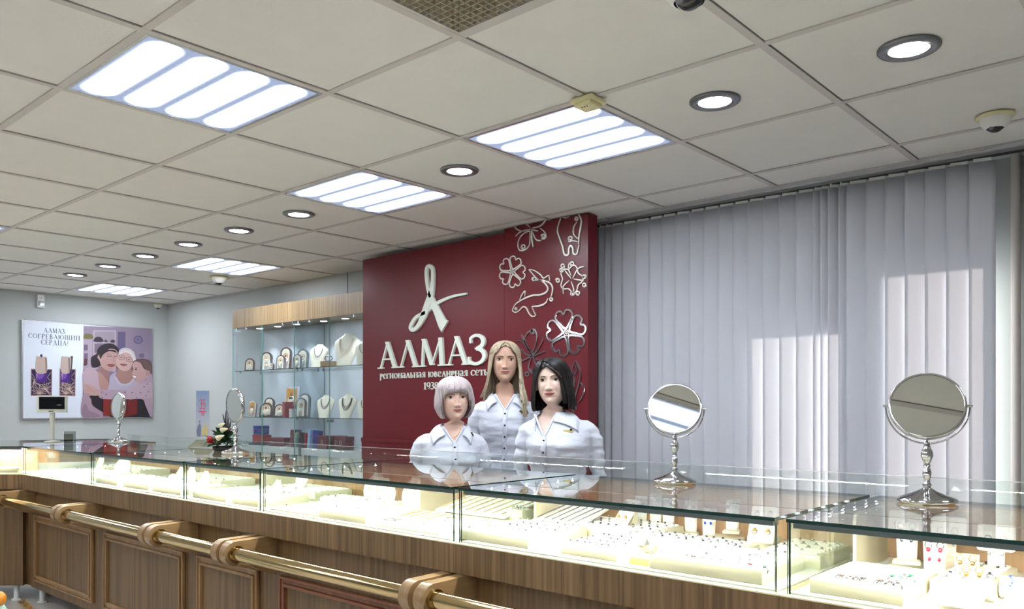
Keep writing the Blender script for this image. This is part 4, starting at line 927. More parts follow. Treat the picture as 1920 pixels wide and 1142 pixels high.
est = [(1178, 2.20, .030, .075, 'card', 'clear', 'leftmost tilted earring card at the back of the wide showcase'), (1200, 2.24, .0, .125, 'card', 'pink', 'tall earring stand with hoops, second at the back of the wide showcase'), (1228, 2.26, .02, .115, 'card', 'clear', 'tall earring stand on a cream step, third at the back of the wide showcase'),
       (1252, 2.27, .02, .105, 'card', 'clear', 'earring stand directly beneath the smaller upright mirror'), (1294, 2.26, .01, .115, 'card', 'pink', 'earring stand with crossed straps right of the mirror stem'), (1328, 2.24, .0, .105, 'card', 'blue', 'earring stand with a purple tag at the back of the wide showcase'), (1372, 2.26, .03, .105, 'card', 'clear', 'earring stand on the cream block at the back right of the wide showcase')]
for px, y, dz, h, kd, gm, l in est:
    estand(xY(px, y), y, ZI + dz, h, .042, l, kd, facecam(Vector((xY(px, y), y, 0))) * .7, gm)
for x0, x1, y0, y1, h_, l in ((-1.20, -1.09, 2.20, 2.29, .02, 'cream step block under the third and fourth earring stands'), (-1.03, -.96, 2.19, 2.24, .045, 'small cream block with rounded top between the earring stands'), (-.95, -.84, 2.2, 2.3, .03, 'cream block under the right hand earring stand of the wide showcase')):
    o = empty('display_block', ((x0 + x1) / 2, (y0 + y1) / 2, ZI), 0, l, 'display block', 'cream display blocks'); m = MB(); rbox(m, (-(x1 - x0) / 2, -(y1 - y0) / 2, 0), ((x1 - x0) / 2, (y1 - y0) / 2, h_), .006); m.build('block', M_CRM, o)
# tilted card on the right of the wide showcase
def slope_card(px, y, z, w, h, rz, label, n=4):
    x = xY(px, y); o = empty('sloping_earring_card', (x, y, z), rz, label, 'jewellery stand', 'sloping ivory earring cards'); M_ = Matrix.Rotation(R(48), 4, 'X')
    m = MB(); rbox(m, (-w / 2, -.0, -.003), (w / 2, h, .004), .006, M=M_); m.build('card', M_CRM2, o)
    m = MB(); m.prism([(.03, 0), (h * .62, 0), (h * .62, h * .66)], -w * .35, w * .35, 0, Matrix(((0, 0, 1, 0), (1, 0, 0, 0), (0, 1, 0, 0), (0, 0, 0, 1)))); m.build('wedge_support', M_CRM, o)
    for k in range(n):
        m = MB(); cx, cy = (-w * .25 if k % 2 else w * .25), h * (.3 + .5 * (k // 2)); c = M_ @ Vector((cx, cy, .008))
        m.sphere(tuple(c), .005, 8, 6); m.tube([tuple(M_ @ Vector((cx + .007 * cos(a), cy - .006 + .007 * sin(a), .007))) for a in [2 * pi * q_ / 10 for q_ in range(10)]], .001, 5, closed=True); m.build('earring', M_GOLD if k < 2 else M_STEEL, o)
    return o
slope_card(1425, 2.12, ZI + .036, .07, .12, .25, 'sloping ivory earring card at the right inside of the wide showcase')
slope_card(1160, 2.12, ZI + .037, .06, .10, -.2, 'sloping ivory earring card left of the hoop stands')
# nearest showcase stands
for px, y, h, l in ((1697, 2.22, .14, 'leftmost T-shaped ivory pedestal in the nearest showcase'), (1778, 2.20, .135, 'middle T-shaped ivory pedestal with a blue tag in the nearest showcase'), (1868, 2.16, .13, 'rightmost T-shaped ivory pedestal in the nearest showcase')):
    x = xY(px, y); estand(x, y, ZI, h, .062, l, 'pedestal', facecam(Vector((x, y, 0))) * .8, 'clear')
for px, y, h, gm, l in ((1700, 2.08, .105, 'dark', 'tall ivory earring card before the leftmost pedestal'), (1752, 2.06, .105, 'red', 'ivory earring card with dark red stones'), (1812, 2.03, .085, 'gold', 'ivory card with gold earrings, rear of the pair'), (1824, 1.97, .07, 'gold', 'ivory card with gold earrings, front of the pair')):
    x = xY(px, y); estand(x, y, ZI + (.0345 if px == 1700 else 0), h, .05, l, 'card', facecam(Vector((x, y, 0))) * .8, gm)
for px, y, l in ((1800, 1.86, 'ivory curved pad with a fine chain at the lower right of the nearest showcase'),):
    x = xY(px, y); o = empty('curved_pad', (x, y, ZI), 0, l, 'display block'); m = MB(); rows = []
    for k in range(11):
        a = R(10 + 160 * k / 10); rows.append([(-.05, .05 * cos(a), .03 * sin(a)), (.05, .05 * cos(a), .03 * sin(a))])
    m.grid(rows); b = m.build('pad', M_CRM2, o); so = b.modifiers.new('t', 'SOLIDIFY'); so.thickness = .004
    m = MB(); m.tube([(-.035 + .07 * k / 12, -.012 - .012 * sin(pi * k / 12), .0335 - .006 * sin(pi * k / 12)) for k in range(13)], .0009, 5); m.build('chain', M_STEEL, o)
x = xY(1908, 2.0); o = empty('bracelet_roll', (x, 2.0, ZI), 0, 'white bracelet roll with purple stones at the right edge of the nearest showcase', 'display block'); m = MB(); m.tube([(-.03, 0, .024), (.03, 0, .024)], .024, 20); m.build('roll', M_CRM2, o)
m = MB()
for k in range(10): m.sphere((-.01 + .004 * sin(k), -.0235 * cos(R(20 + 14 * k)), .024 + .0235 * sin(R(20 + 14 * k))), .003, 6, 5)
m.build('bracelet', GEMS['blue'], o)
tray(xY(1870, 1.8), xY(1870, 1.8) + .12, 1.79, 1.9, .03, 'cream tray cut off by the lower right corner of the photo')
# rolls with bracelets in the wide showcase
for x, y, r, l in ((-1.30, 1.99 + .02, .022, 'white bracelet roll behind the plain fronted tray'), (-1.36, 1.93, .018, 'curved white bracelet holder at the end of the plain fronted tray')):
    o = empty('bracelet_roll', (x, y, ZI + (.0 if r < .02 else .0)), -.4, l, 'display block'); m = MB(); m.tube([(-.035, 0, r), (.035, 0, r)], r, 20); m.build('roll', M_CRM2, o)
    m = MB()
    for k in range(12): m.sphere((.004 * sin(k), -(r + .0005) * cos(R(10 + 13 * k)), r + (r + .0005) * sin(R(10 + 13 * k))), .0024, 6, 5)
    m.build('bracelet', [M_STEEL], o)
# farther showcases
far = [(361, 423, 3, 'left cream tray in the narrow showcase'), (434, 484, 3, 'right cream tray in the narrow showcase'), (179, 219, 4, 'leftmost of the three grey fronted trays in a row'), (231, 278, 4, 'middle of the three grey fronted trays in a row'), (285, 338, 4, 'rightmost of the three grey fronted trays in a row'), (98, 138, 5, 'cream tray in the middle of the last straight showcase'), (145, 168, 5, 'cream tray at the right end of the last straight showcase'), (58, 92, 5, 'low cream tray at the left end of the last straight showcase')]
for a, b, k, l in far:
    t_ = tray(xf(a, 1.78), xf(b, 1.78), 1.78 if k != 5 else 1.82, 2.02, .03 if a != 58 else .012, l); w_ = (xf(b) - xf(a)) / 2
    fill(t_, w_, .11, .03 if a != 58 else .012, 5, 2, ['clear', 'dark'], 'tiny ring in the ' + l, 'rings in the ' + l, skip=.3)
for x0, x1, y0, y1, l in ((-3.35, -2.95, 2.07, 2.27, 'wide cream tray at the back of the narrow showcase'), (-4.3, -3.75, 2.08, 2.27, 'wide cream tray at the back of the three tray showcase'), (-5.3, -4.7, 2.1, 2.28, 'wide cream tray at the back of the last straight showcase'), (-2.8, -2.4, 1.99, 2.09, 'cream tray at the left middle of the low tray showcase')):
    t_ = tray(x0, x1, y0, y1, .035, l); fill(t_, (x1 - x0) / 2, (y1 - y0) / 2, .035, 8, 2, ['clear', 'pink'], 'tiny ring in the ' + l, 'rings in the ' + l, gold=True, skip=.3)
# small necklace stands inside far showcases
def minibust(x, y, s, rz, label, z=None):
    o = empty('pendant_stand', (x, y, ZI if z is None else z), rz, label, 'jewellery stand', 'small white pendant stands'); m = MB(); rows = []
    for k in range(9):
        t = k / 8; wd = s * (.30 + .18 * sin(pi * min(1, t * 1.15))) if t < .8 else s * (.22 - .1 * (t - .8) / .2); yy = .25 * s * (t - .5); zz = s * t
        rows.append([(wd * cos(a), yy - .16 * s * sin(a) * (1 - .4 * t), zz) for a in [pi * q_ / 8 for q_ in range(9)]])
    m.grid(rows); b = m.build('bust', M_CRM2, o); so = b.modifiers.new('t', 'SOLIDIFY'); so.thickness = .005
    m = MB(); m.tube([(s * .2 * cos(R(180 + 180 * k / 12)), -.18 * s, s * (.75 + .45 * sin(R(180 + 180 * k / 12)))) for k in range(13)], .0012, 5); m.build('chain', M_GOLD, o); return o
for x, y, s, l in ((-2.72, 2.22, .12, 'white pendant stand at the back left of the low tray showcase'), (-2.60, 2.16, .11, 'second white pendant stand at the back left of the low tray showcase'), (-2.46, 2.20, .12, 'third white pendant stand, beside the upright board of the low tray showcase'),
                   (-3.18, 2.17, .10, 'white pendant stand in the narrow showcase'), (-3.05, 1.95, .09, 'small white pendant stand in the middle of the narrow showcase'), (-4.05, 2.02, .09, 'white pendant stand behind the three grey fronted trays'), (-3.72, 1.98, .09, 'white pendant stand behind the rightmost grey fronted tray'), (-3.9, 2.0, .1, 'white pendant stand behind the middle grey fronted tray'),
                   (-5.08, 2.04, .12, 'white pendant stand in the last straight showcase'), (-4.68, 2.0, .12, 'right hand white pendant stand in the last straight showcase')):
    on = ZI + (.0355 if l.startswith(('white pendant stand in the narrow',)) else 0); minibust(x, y, s, random.uniform(-.3, .5), l, on)
p = MX @ Vector((.15, -.10, 0)); 
for k, (lx, l) in enumerate(((.30, 'white earring stand in the corner showcase'), (.62, 'second white earring stand in the corner showcase'))):
    p = MX @ Vector((lx, -.11, 0)); estand(CA[0] + p.x, CA[1] + p.y, ZI, .09, .05, l, 'pedestal', facecam(Vector((CA[0], CA[1], 0))), 'clear')
for lx, l in ((.12, 'cream tray at the right of the corner showcase'), (.32, 'cream tray in the middle of the corner showcase')):
    p = MX @ Vector((lx, -.045, 0)); tray(CA[0] + p.x - .07, CA[0] + p.x + .07, CA[1] + p.y - .02, CA[1] + p.y + .02, .03, l, rz=CANG)

# ------------------------------------------------------------------ wooden topped glass shelf unit on the back wall
SX0, SY0, SY1 = -6.99, 3.99, YB - .004; zt, zf = CZ + .891, CZ + .722
def shelf_unit(x0, label, right=True):
    o = empty('display_cabinet', (x0 + .5, SY0, 0), 0, label, 'display cabinet', 'glass display cabinets with oak tops'); D = SY1 - SY0
    MB().box((-.499, 0, zf), (.499, D, zt)).build('oak_top', M_WOODSH, o)
    MB().box((-.499, .0, .0), (.499, D, .72)).build('lower_cupboard', M_WOODL, o)
    MB().box((-.496, D - .008, .72), (.496, D, zf)).build('back_panel', mat('cabinet_back_white', (206, 210, 214), .45), o)
    MB().glass((-.498, .006, .72), (-.492, D - .01, zf), 'x').build('side_glass', [M_GLASSC, M_GEDGEL], o)
    MB().glass((.492, .006, .72), (.498, D - .01, zf), 'x').build('side_glass', [M_GLASSC, M_GEDGEL], o)
    MB().glass((-.497, -.001, .722), (.0, .004, zf - .004), 'y').build('sliding_door', [M_GLASSC, M_GEDGEL], o)
    MB().glass((-.0, .006, .722), (.497, .011, zf - .004), 'y').build('sliding_door', [M_GLASSC, M_GEDGEL], o)
    MB().box((-.48, .06, .7205), (.48, D - .02, CZ - .3605)).build('plinth', M_WHITE2, o)
    for zs in (ZS1, ZS2): 
        s = MB().glass((-.488, .02, zs - .006), (.488, D - .012, zs), 'z').build('glass_shelf', [M_GLASSC, M_GEDGE], o)
        for sx in (-.46, .46):
            for sy in (.06, D - .05): MB().tube([(sx, sy, zs - .022), (sx, sy, zs - .0065)], .008, 10).build('shelf_clip', M_CHROME, s)
    for lx in (-.3, .0, .3):
        m = MB(); m.lathe([(.036, .004), (.040, -.001), (.030, -.003)], 24, cap=False, M=Matrix.Translation((lx, D * .5, zf))); lt = m.build('spot_ring', M_CHROME, o)
        m = MB(); m.lathe([(0, -.0025), (.030, -.0025)], 24, cap=False, M=Matrix.Translation((lx, D * .5, zf))); m.build('spot_lens', emitmat('shelf_spot_glow', (225, 235, 255), 14), lt)
        ld = bpy.data.lights.new('shelf_spot', 'SPOT'); ld.energy = SHELF_POWER; ld.spot_size = R(95); ld.spot_blend = .6; ld.shadow_soft_size = .02; ld.color = (.86, .92, 1.0)
        l = bpy.data.objects.new('shelf_spot', ld); COL.objects.link(l); l.parent = o; l.location = (lx, D * .5, zf - .006)
    for sx in (-.46, -.30, .30, .46):
        MB().tube([(sx, .02, zf - .022), (sx, .02, zf)], .009, 10).build('glass_clamp', M_CHROME, o)
    return o
ZS1 = onY(560, 690, 4.02).z; ZS2 = onY(560, 783, 4.02).z
shelf_unit(SX0, 'left glass display cabinet with oak top, holding the arched icons'); shelf_unit(SX0 + 1.0, 'right glass display cabinet with oak top, partly behind the burgundy wall')
MB().tube([(0, 0, zt), (0, 0, ZC)], .003, 6).build('hanging_cable', M_DARK, None, (onY(615, 540, SY0 + .1).x, SY0 + .3, 0)); tag(COL.objects['hanging_cable'], 'thin dark cable running from the oak cabinet top to the ceiling', 'cable')
M_FRD = mat('dark_icon_wood', (66, 26, 24), .3, coat=.4); M_FRG = mat('grey_icon_frame', (92, 88, 88), .35, .3); M_RELIEF = mat('silver_relief', (214, 206, 190), .3, .75, bump=((160, 160, 160), .5, .002)); M_HALO = mat('gilded_relief', (196, 140, 70), .3, .6, bump=((150, 150, 150), .5, .002)); M_FACE = mat('painted_icon_face', (150, 96, 60), .6)
def arch(w, h, n=14):
    r = w / 2; return [(-r, 0), (r, 0)] + [(r * cos(pi * k / n), h - r + r * sin(pi * k / n)) for k in range(n + 1)]
def icon(x, y, z, w, h, rz, label, fm=None, gold=False, rect=False, thick=.022, lean=.14):
    fm = fm or M_FRD
    o = empty('framed_icon', (x, y, z), rz, label, 'icon', 'small framed icons in the display cabinet')
    Mr = Matrix.Rotation(-lean, 4, 'X') @ Matrix(((1, 0, 0, 0), (0, 0, 1, 0), (0, 1, 0, 0), (0, 0, 0, 1)))
    sh = (lambda a, b: [(-a / 2, 0), (a / 2, 0), (a / 2, b), (-a / 2, b)]) if rect else arch
    m = MB(); m.prism(sh(w, h), 0, thick, 0, Mr); m.build('frame', fm, o, bevel=.004)
    Mi = Matrix.Rotation(-lean, 4, 'X') @ Matrix.Translation((0, 0, w * .14)) @ Matrix(((1, 0, 0, 0), (0, 0, 1, 0), (0, 1, 0, 0), (0, 0, 0, 1)))
    m = MB(); m.prism(sh(w * .70, h - w * .27), -.003, .001, 0, Mi); pl = m.build('relief_plate', M_HALO if gold else M_RELIEF, o)
    M2 = Matrix.Rotation(-lean, 4, 'X'); zc = h * .62
    m = MB(); m.lathe([(w * .17, 0), (w * .21, .0015), (w * .24, 0)], 20, cap=False, M=M2 @ Matrix.Translation((0, -.004, zc)) @ Matrix.Rotation(R(90), 4, 'X')); m.build('halo', M_HALO, o)
    m = MB(); m.sphere((0, -.004, zc), (w * .10, .004, w * .13), 12, 8, 0, M2); m.build('face', M_FACE, o)
    m = MB(); m.sphere((0, -.003, h * .32), (w * .27, .006, h * .25), 14, 8, 0, M2); m.sphere((w * .1, -.006, h * .36), (w * .09, .005, h * .1), 10, 6, 0, M2); m.sphere((-w * .12, -.005, h * .26), (w * .07, .005, h * .13), 10, 6, 0, M2); m.build('robed_figure', M_RELIEF, o)
    m = MB(); m.box((-w * .12, thick, 0), (w * .12, thick + .003, h * .5), M=Matrix.Rotation(R(12), 4, 'X')); m.build('easel_leg', M_DARK, o); return o
def on_shelf(px, zs, y): return xY(px, y)
I = [  # px centre, shelf, y, width px, height px, frame, gold, label
 (467, ZS1, 4.08, .115, .135, M_FRD, False, 'small arched icon alone at the left end of the upper shelf'),
 (498, ZS1, 4.16, .13, .20, M_FRD, False, 'large arched icon with silver plate, second from left on the upper shelf'),
 (498.5, ZS1, 4.06, .078, .115, M_SILV, False, 'small pale arched icon before the large one on the upper shelf'),
 (508, ZS1, 4.04, .05, .07, M_FRD, False, 'tiniest arched icon on the upper shelf'),
 (534, ZS1, 4.18, .13, .235, M_FRD, False, 'tallest dark arched icon on the upper shelf'),
 (525, ZS1, 4.07, .10, .145, M_FRD, False, 'medium dark arched icon before the tallest one'),
 (566, ZS1, 4.17, .125, .20, M_FRG, False, 'grey framed arched icon at the back of the right cabinet upper shelf'),
 (556, ZS1, 4.06, .095, .14, M_FRG, False, 'smaller grey framed arched icon at the front of the right cabinet upper shelf'),
 (471, ZS2, 4.07, .105, .165, M_SILV, True, 'pale arched icon with gilded figure at the left of the lower shelf'),
 (503, ZS2, 4.18, .12, .20, M_FRD, False, 'arched dark icon behind the square-based one on the lower shelf'),
 (498, ZS2, 4.06, .155, .145, M_FRD, False, 'wide arched dark red icon at the front of the lower shelf'),
 (523, ZS2, 4.06, .125, .13, M_FRD, False, 'smaller wide arched icon beside the red book on the lower shelf'),
 (569, ZS2, 4.16, .13, .235, M_FRG, False, 'tall grey arched icon at the back on the lower shelf'),
 (563, ZS2, 4.06, .11, .19, M_FRG, False, 'grey arched icon before the tall grey one on the lower shelf')]
for px, zs, y, w, h, fm, gd, l in I:
    x = xY(px, y)
    icon(x, y, zs, w * .82, h * .9, .55 if gd is False else .35, l, fm, gd)
x = xY(545, 4.15); o = icon(x, 4.15, ZS2 + .075, .15, .20, .45, 'rectangular gilded icon raised on a pale block on the lower shelf', M_SILV, True, True)
o = empty('display_block', (x, 4.16, ZS2), 0, 'pale block lifting the rectangular icon on the lower shelf', 'display block'); MB().box((-.09, -.06, 0), (.09, .06, .074)).build('block', M_WHITE2, o)
x = xY(536, 4.08); tag(MB().box((-.02, -.045, 0), (.02, .045, .135)).build('red_case', mat('red_velvet', (140, 14, 28), .8, sheen=.5), None, (x, 4.10, ZS2), bevel=.003), 'upright red velvet case beside the small icon on the lower shelf', 'box')
# necklace busts
def bust(px, zs, y, h, rz, label, strands=1, mtl=None, big=1.0):
    x = xY(px, y); o = empty('necklace_bust', (x, y, zs), rz, label, 'necklace bust', 'cream necklace busts in the display cabinet'); m = MB(); rows = []
    for k in range(21):
        t = k / 20; zz = h * t
        if t < .75: wd = h * (.235 + .19 * sin(pi / 2 * (t / .75) ** 1.3)); dp = h * .10
        else:
            u = (t - .75) / .25; wd = h * (.425 * (1 - min(1, u * 1.35)) ** .8 + .14 * min(1, u * 1.35)); dp = h * (.10 + .03 * u)
        yy = -h * .22 + h * .34 * t
        rows.append([(wd * cos(a), yy - dp * sin(a) - (0 if t < .75 else 0), zz) for a in [2 * pi * q_ / 28 for q_ in range(28)]])
    m.grid(rows, closed=True); m.add(rows[-1], [tuple(range(28))]); m.build('bust', mat('bust_leather', (232, 226, 204), .5), o)
    m = MB(); m.box((-h * .1, h * .02, 0), (h * .1, h * .10, h * .5)); m.build('easel_support', M_CRM, o)
    for s in range(strands):
        n_ = 20; pts = []
        for k in range(n_ + 1):
            a = pi * k / n_; u = cos(a); dz = h * (.84 - (.36 + .07 * s) * sin(a)); t = dz / h; xx_ = u * h * (.19 + .02 * s)
            if t < .75: wd = h * (.235 + .19 * sin(pi / 2 * (t / .75) ** 1.3)); dp = h * .10
            else: u_ = (t - .75) / .25; wd = h * (.425 * (1 - min(1, u_ * 1.35)) ** .8 + .14 * min(1, u_ * 1.35)); dp = h * (.10 + .03 * u_)
            yy = -h * .22 + h * .34 * t - dp * sqrt(max(0, 1 - (xx_ / wd) ** 2)) - .0025
            pts.append((xx_, yy, dz))
        m = MB(); m.tube(pts, .0022, 6); nk = m.build('necklace', mtl or M_STEEL, None, (x, y, zs), (0, 0, rz)); tag(nk, 'necklace on the ' + label, 'necklace', 'necklaces on the busts')
    return o
bust(598, ZS1, 4.12, .20, .5, 'cream bust with a jewelled drop at the centre of the upper shelf', 1, M_STEEL)
bust(651, ZS1, 4.12, .27, .45, 'tallest cream bust on the upper shelf', 3, mat('pearl', (222, 196, 180), .3))
bust(684, ZS1, 4.10, .2, .4, 'cream bust half hidden by the burgundy wall on the upper shelf', 1, M_DARK)
bust(611, ZS2, 4.12, .19, .5, 'cream bust with a fine pendant on the lower shelf', 2, M_STEEL)
bust(652, ZS2, 4.12, .195, .45, 'cream bust with dark strands on the lower shelf', 3, M_DARK)
bust(685, ZS2, 4.12, .17, .4, 'cream bust half hidden by the burgundy wall on the lower shelf', 1, M_DARK)
x = xY(616, 4.06); o = empty('watch_block', (x, 4.06, ZS1), .4, 'small wooden block with a bracelet between the upper shelf busts', 'display block'); m = MB(); m.box((-.06, -.03, 0), (.06, .03, .045)); m.build('block', M_WOODB, o); m = MB(); m.tube([(.035 * cos(2 * pi * k / 20), 0, .07 + .022 * sin(2 * pi * k / 20)) for k in range(20)], .004, 8, closed=True, up=Vector((0, 1, 0))); m.build('bracelet', M_STEEL, o)
o = empty('price_label', (onY(614, 790, 3.985).x, 4.014, ZS2 - .022), 0, 'grey label strip on the edge of the lower shelf', 'label'); MB().box((-.045, -.002, -.012), (.045, 0, .012)).build('plate', M_GREY, o); m = MB(); text_mb(m, 'ВАРГ', -.03, -.004, .009, .9, .0006, Matrix.Translation((0, -.0021, 0))); 
# boxes standing on the cabinet floor
def giftbox(px, y, z, w, d, h, col, label, tilt=0, rz=0, rough=.6, cat='box'):
    o = empty('jewellery_box', (xY(px, y), y, z), rz, label, cat, 'boxes at the bottom of the display cabinets'); M_ = Matrix.Rotation(tilt, 4, 'Y')
    m = MB(); m.box((-w / 2, -d / 2, 0), (w / 2, d / 2, h * .62), M=M_); m.build('box_base', mat('box_' + '_'.join(map(str, col)), col, rough), o, bevel=.002)
    m = MB(); m.box((-w / 2 - .001, -d / 2 - .001, h * .64), (w / 2 + .001, d / 2 + .001, h), M=M_); m.build('lid', mat('box_' + '_'.join(map(str, col)), col, rough), o, bevel=.002); return o
zb_ = .7205
def fb(py, y): return onY(600, py, y).z
red, navy, wine, dk, sky_, olive = (150, 16, 30), (22, 30, 120), (98, 22, 36), (26, 22, 40), (150, 176, 206), (150, 160, 130)
MB_floor = ZS2 - .40
ZSTEP = CZ - .36
giftbox(491, 4.12, ZSTEP, .26, .12, .02, (20, 24, 70), 'flat navy box at the bottom of the stack of boxes')
giftbox(491, 4.12, ZSTEP + .0205, .155, .1, .075, red, 'red velvet box in the middle of the stack')
giftbox(490, 4.12, ZSTEP + .0965, .12, .09, .08, navy, 'blue box on top of the stack')
giftbox(527, 4.13, ZSTEP, .24, .1, .075, wine, 'long wine red box right of the stack')
giftbox(553, 4.12, ZSTEP, .05, .08, .15, wine, 'upright wine red slim box leaning between the cabinets', .12)
giftbox(560, 4.10, ZSTEP, .03, .08, .13, olive, 'upright pale green slim box', .2)
giftbox(567, 4.10, ZSTEP, .085, .03, .13, dk, 'upright black box with navy sheen', .1)
giftbox(577, 4.12, ZSTEP, .03, .07, .125, red, 'upright red slim box beside the black one', .1)
giftbox(584, 4.12, ZSTEP, .035, .07, .16, sky_, 'upright pale blue slim box', .12)
giftbox(595, 4.11, ZSTEP, .09, .04, .15, navy, 'upright blue box in the right cabinet', .06)
def ringlogo(px, y, s):
    pass
for k, (px, w, l) in enumerate(((612, .13, 'left wine red gift box with a ring emblem'), (637, .10, 'middle wine red gift box with a ring emblem'), (647, .12, 'right wine red gift box with a ring emblem'))):
    y = 4.12 - .02 * (k != 1) + (.06 if k == 1 else 0)
    o = giftbox(px, y, ZSTEP, w, .09, .11, wine, l)
    m = MB(); m.tube([(.012 * cos(2 * pi * q_ / 20), -.0462, .06 + .015 * sin(2 * pi * q_ / 20)) for q_ in range(20)], .0014, 5, closed=True, up=Vector((0, 1, 0))); m.box((-.02, -.0465, .034), (.02, -.0455, .037)); m.build('ring_emblem', M_WHITE2, o)
# ------------------------------------------------------------------ the three women behind the counter
def tab(T_, z):
    """table of (z, value), z falling; smooth interpolation"""
    if z >= T_[0][0]: return T_[0][1]
    for i in range(len(T_) - 1):
        z0, v0 = T_[i]; z1, v1 = T_[i + 1]
        if z >= z1:
            t = (z0 - z) / (z0 - z1); 
            m0 = (v1 - T_[i - 1][1]) / (T_[i - 1][0] - z1) * (z0 - z1) if i > 0 else (v1 - v0)
            m1 = (T_[i + 2][1] - v0) / (z0 - T_[i + 2][0]) * (z0 - z1) if i + 2 < len(T_) else (v1 - v0)
            t2, t3 = t * t, t * t * t
            return (2 * t3 - 3 * t2 + 1) * v0 + (t3 - 2 * t2 + t) * m0 + (-2 * t3 + 3 * t2) * v1 + (t3 - t2) * m1
    return T_[-1][1]
def gs(u, s): return exp(-(u / s) ** 2)
HW = [(.113, .002), (.111, .018), (.105, .036), (.092, .054), (.072, .067), (.045, .0735), (.015, .0745), (-.015, .0725), (-.04, .068), (-.065, .060), (-.085, .049), (-.10, .037), (-.112, .027), (-.118, .033), (-.128, .046), (-.145, .050), (-.165, .052)]
HF = [(.113, .003), (.111, .022), (.105, .045), (.092, .066), (.072, .081), (.045, .088), (.015, .089), (-.015, .088), (-.04, .0875), (-.065, .0865), (-.085, .085), (-.10, .081), (-.112, .070), (-.118, .055), (-.128, .044), (-.145, .044), (-.165, .048)]
HB = [(.113, .004), (.111, .026), (.105, .05), (.092, .072), (.072, .087), (.045, .095), (.015, .096), (-.015, .090), (-.04, .080), (-.065, .068), (-.085, .060), (-.10, .056), (-.112, .055), (-.128, .056), (-.145, .058), (-.165, .062)]
BW = [(-.165, .052), (-.178, .066), (-.192, .090), (-.210, .120), (-.233, .148), (-.262, .164), (-.30, .160), (-.38, .148), (-.50, .124), (-.56, .122), (-.68, .152), (-.78, .162), (-.84, .158)]
BF = [(-.165, .048), (-.185, .056), (-.21, .068), (-.25, .085), (-.30, .106), (-.345, .118), (-.40, .104), (-.48, .086), (-.56, .080), (-.68, .088), (-.84, .085)]
BB = [(-.165, .062), (-.19, .078), (-.22, .088), (-.30, .094), (-.40, .088), (-.56, .070), (-.70, .098), (-.84, .10)]
def ringpt(w, f, b, a, p=.92):
    s, c = sin(a), cos(a)
    return w * (abs(s) ** p) * (1 if s >= 0 else -1), (-f * (abs(c) ** p) if c >= 0 else b * (abs(c) ** p))
def facedisp(x, z, P):
    d = 0
    ax = abs(x)
    d -= .0105 * gs(ax - .031, .015) * gs(z - .010, .0125)                    # eye sockets
    d += .0035 * gs(ax - .028, .022) * gs(z - .031, .009)                     # brow ridge
    d += .002 * gs(x, .02) * gs(z - .055, .03)
    ns = P.get('nose', 1) * .84
    if -.052 < z < .032:
        t = (.026 - z) / .058
        if t > 0:
            h = (.0188 * min(1, t) ** 1.15) if t < 1 else .0188 * max(0, 1 - ((t - 1) / .26) ** 1.3)
            w = .0056 + .0044 * min(1, t) ** 2
            d += ns * h * gs(x, w * 1.25)
    d += .0064 * gs(ax - .0118, .0058) * gs(z + .0335, .0075) * ns            # nostril wings
    d += .004 * gs(ax - .040, .020) * gs(z + .024, .020)                      # cheeks
    d += .0045 * gs(x, .024) * gs(z + .060, .014)                             # mouth mound
    d -= .0022 * gs(x, .03) * gs(z + .0745, .0055)                            # fold under the lower lip
    d -= .0012 * gs(x, .004) * gs(z + .046, .005)
    d += .006 * gs(x, .020) * gs(z + .095, .014)                              # chin
    d -= .0028 * gs(ax - .030 - .25 * max(0, -.035 - z), .005) * gs(z + .048, .018)   # smile fold
    return d
def face_y(x, z, P):
    w, f = tab(HW, z) * P['fw'], tab(HF, z); r = min(.999, (abs(x) / w) ** (1 / .92))
    return -f * (sqrt(1 - r * r) ** .92) - facedisp(x, z, P)
def skinmat(name, col, lip):
    return mat(name, col, .48, sss=.12, noisec=((34, 34, 34), tuple(int(c * .94) for c in col), 3), bump=((260, 260, 260), .06, .0006))
def hand(mb, wrist, d, side, mi=0):
    """hand hanging from the wrist along d (unit, down); palm towards the thigh; five bent fingers"""
    w = Vector(wrist); d = Vector(d).normalized(); sx = Vector((side, 0, 0)); fw = Vector((0, -1, 0)) - d * Vector((0, -1, 0)).dot(d); fw.normalize(); inn = d.cross(fw).normalized() * (1 if d.cross(fw).dot(-sx) > 0 else -1)
    rows = []
    for t, a, b in ((0, .024, .017), (.02, .029, .016), (.045, .037, .015), (.075, .039, .013), (.088, .036, .011)):
        c = w + d * t; rows.append([tuple(c + fw * (a * cos(2 * pi * k / 14)) + inn * (b * sin(2 * pi * k / 14))) for k in range(14)])
    mb.grid(rows, mi, True, True); mb.add(rows[-1], [tuple(range(14))], mi)
    for k, (off, L_) in enumerate(((.027, .066), (.009, .075), (-.009, .070), (-.026, .054))):
        p = w + d * .080 + fw * off; q1 = p + d * L_ * .45 + inn * .006; q2 = q1 + d * L_ * .32 + inn * .014; q3 = q2 + d * L_ * .2 + inn * .016
        mb.tube(smooth_path([tuple(p - d * .01), tuple(p), tuple(q1), tuple(q2), tuple(q3)], 3), lambda t: .0085 - .0026 * t, 8, mi); mb.sphere(tuple(q3), .0058, 8, 6, mi)
    p = w + d * .025 + fw * .022; q1 = p + d * .03 + fw * .022 + inn * .006; q2 = q1 + d * .028 + fw * .006 + inn * .006
    mb.tube(smooth_path([tuple(p - fw * .012), tuple(p), tuple(q1), tuple(q2)], 3), lambda t: .0115 - .004 * t, 8, mi); mb.sphere(tuple(q2), .0075, 8, 6, mi)
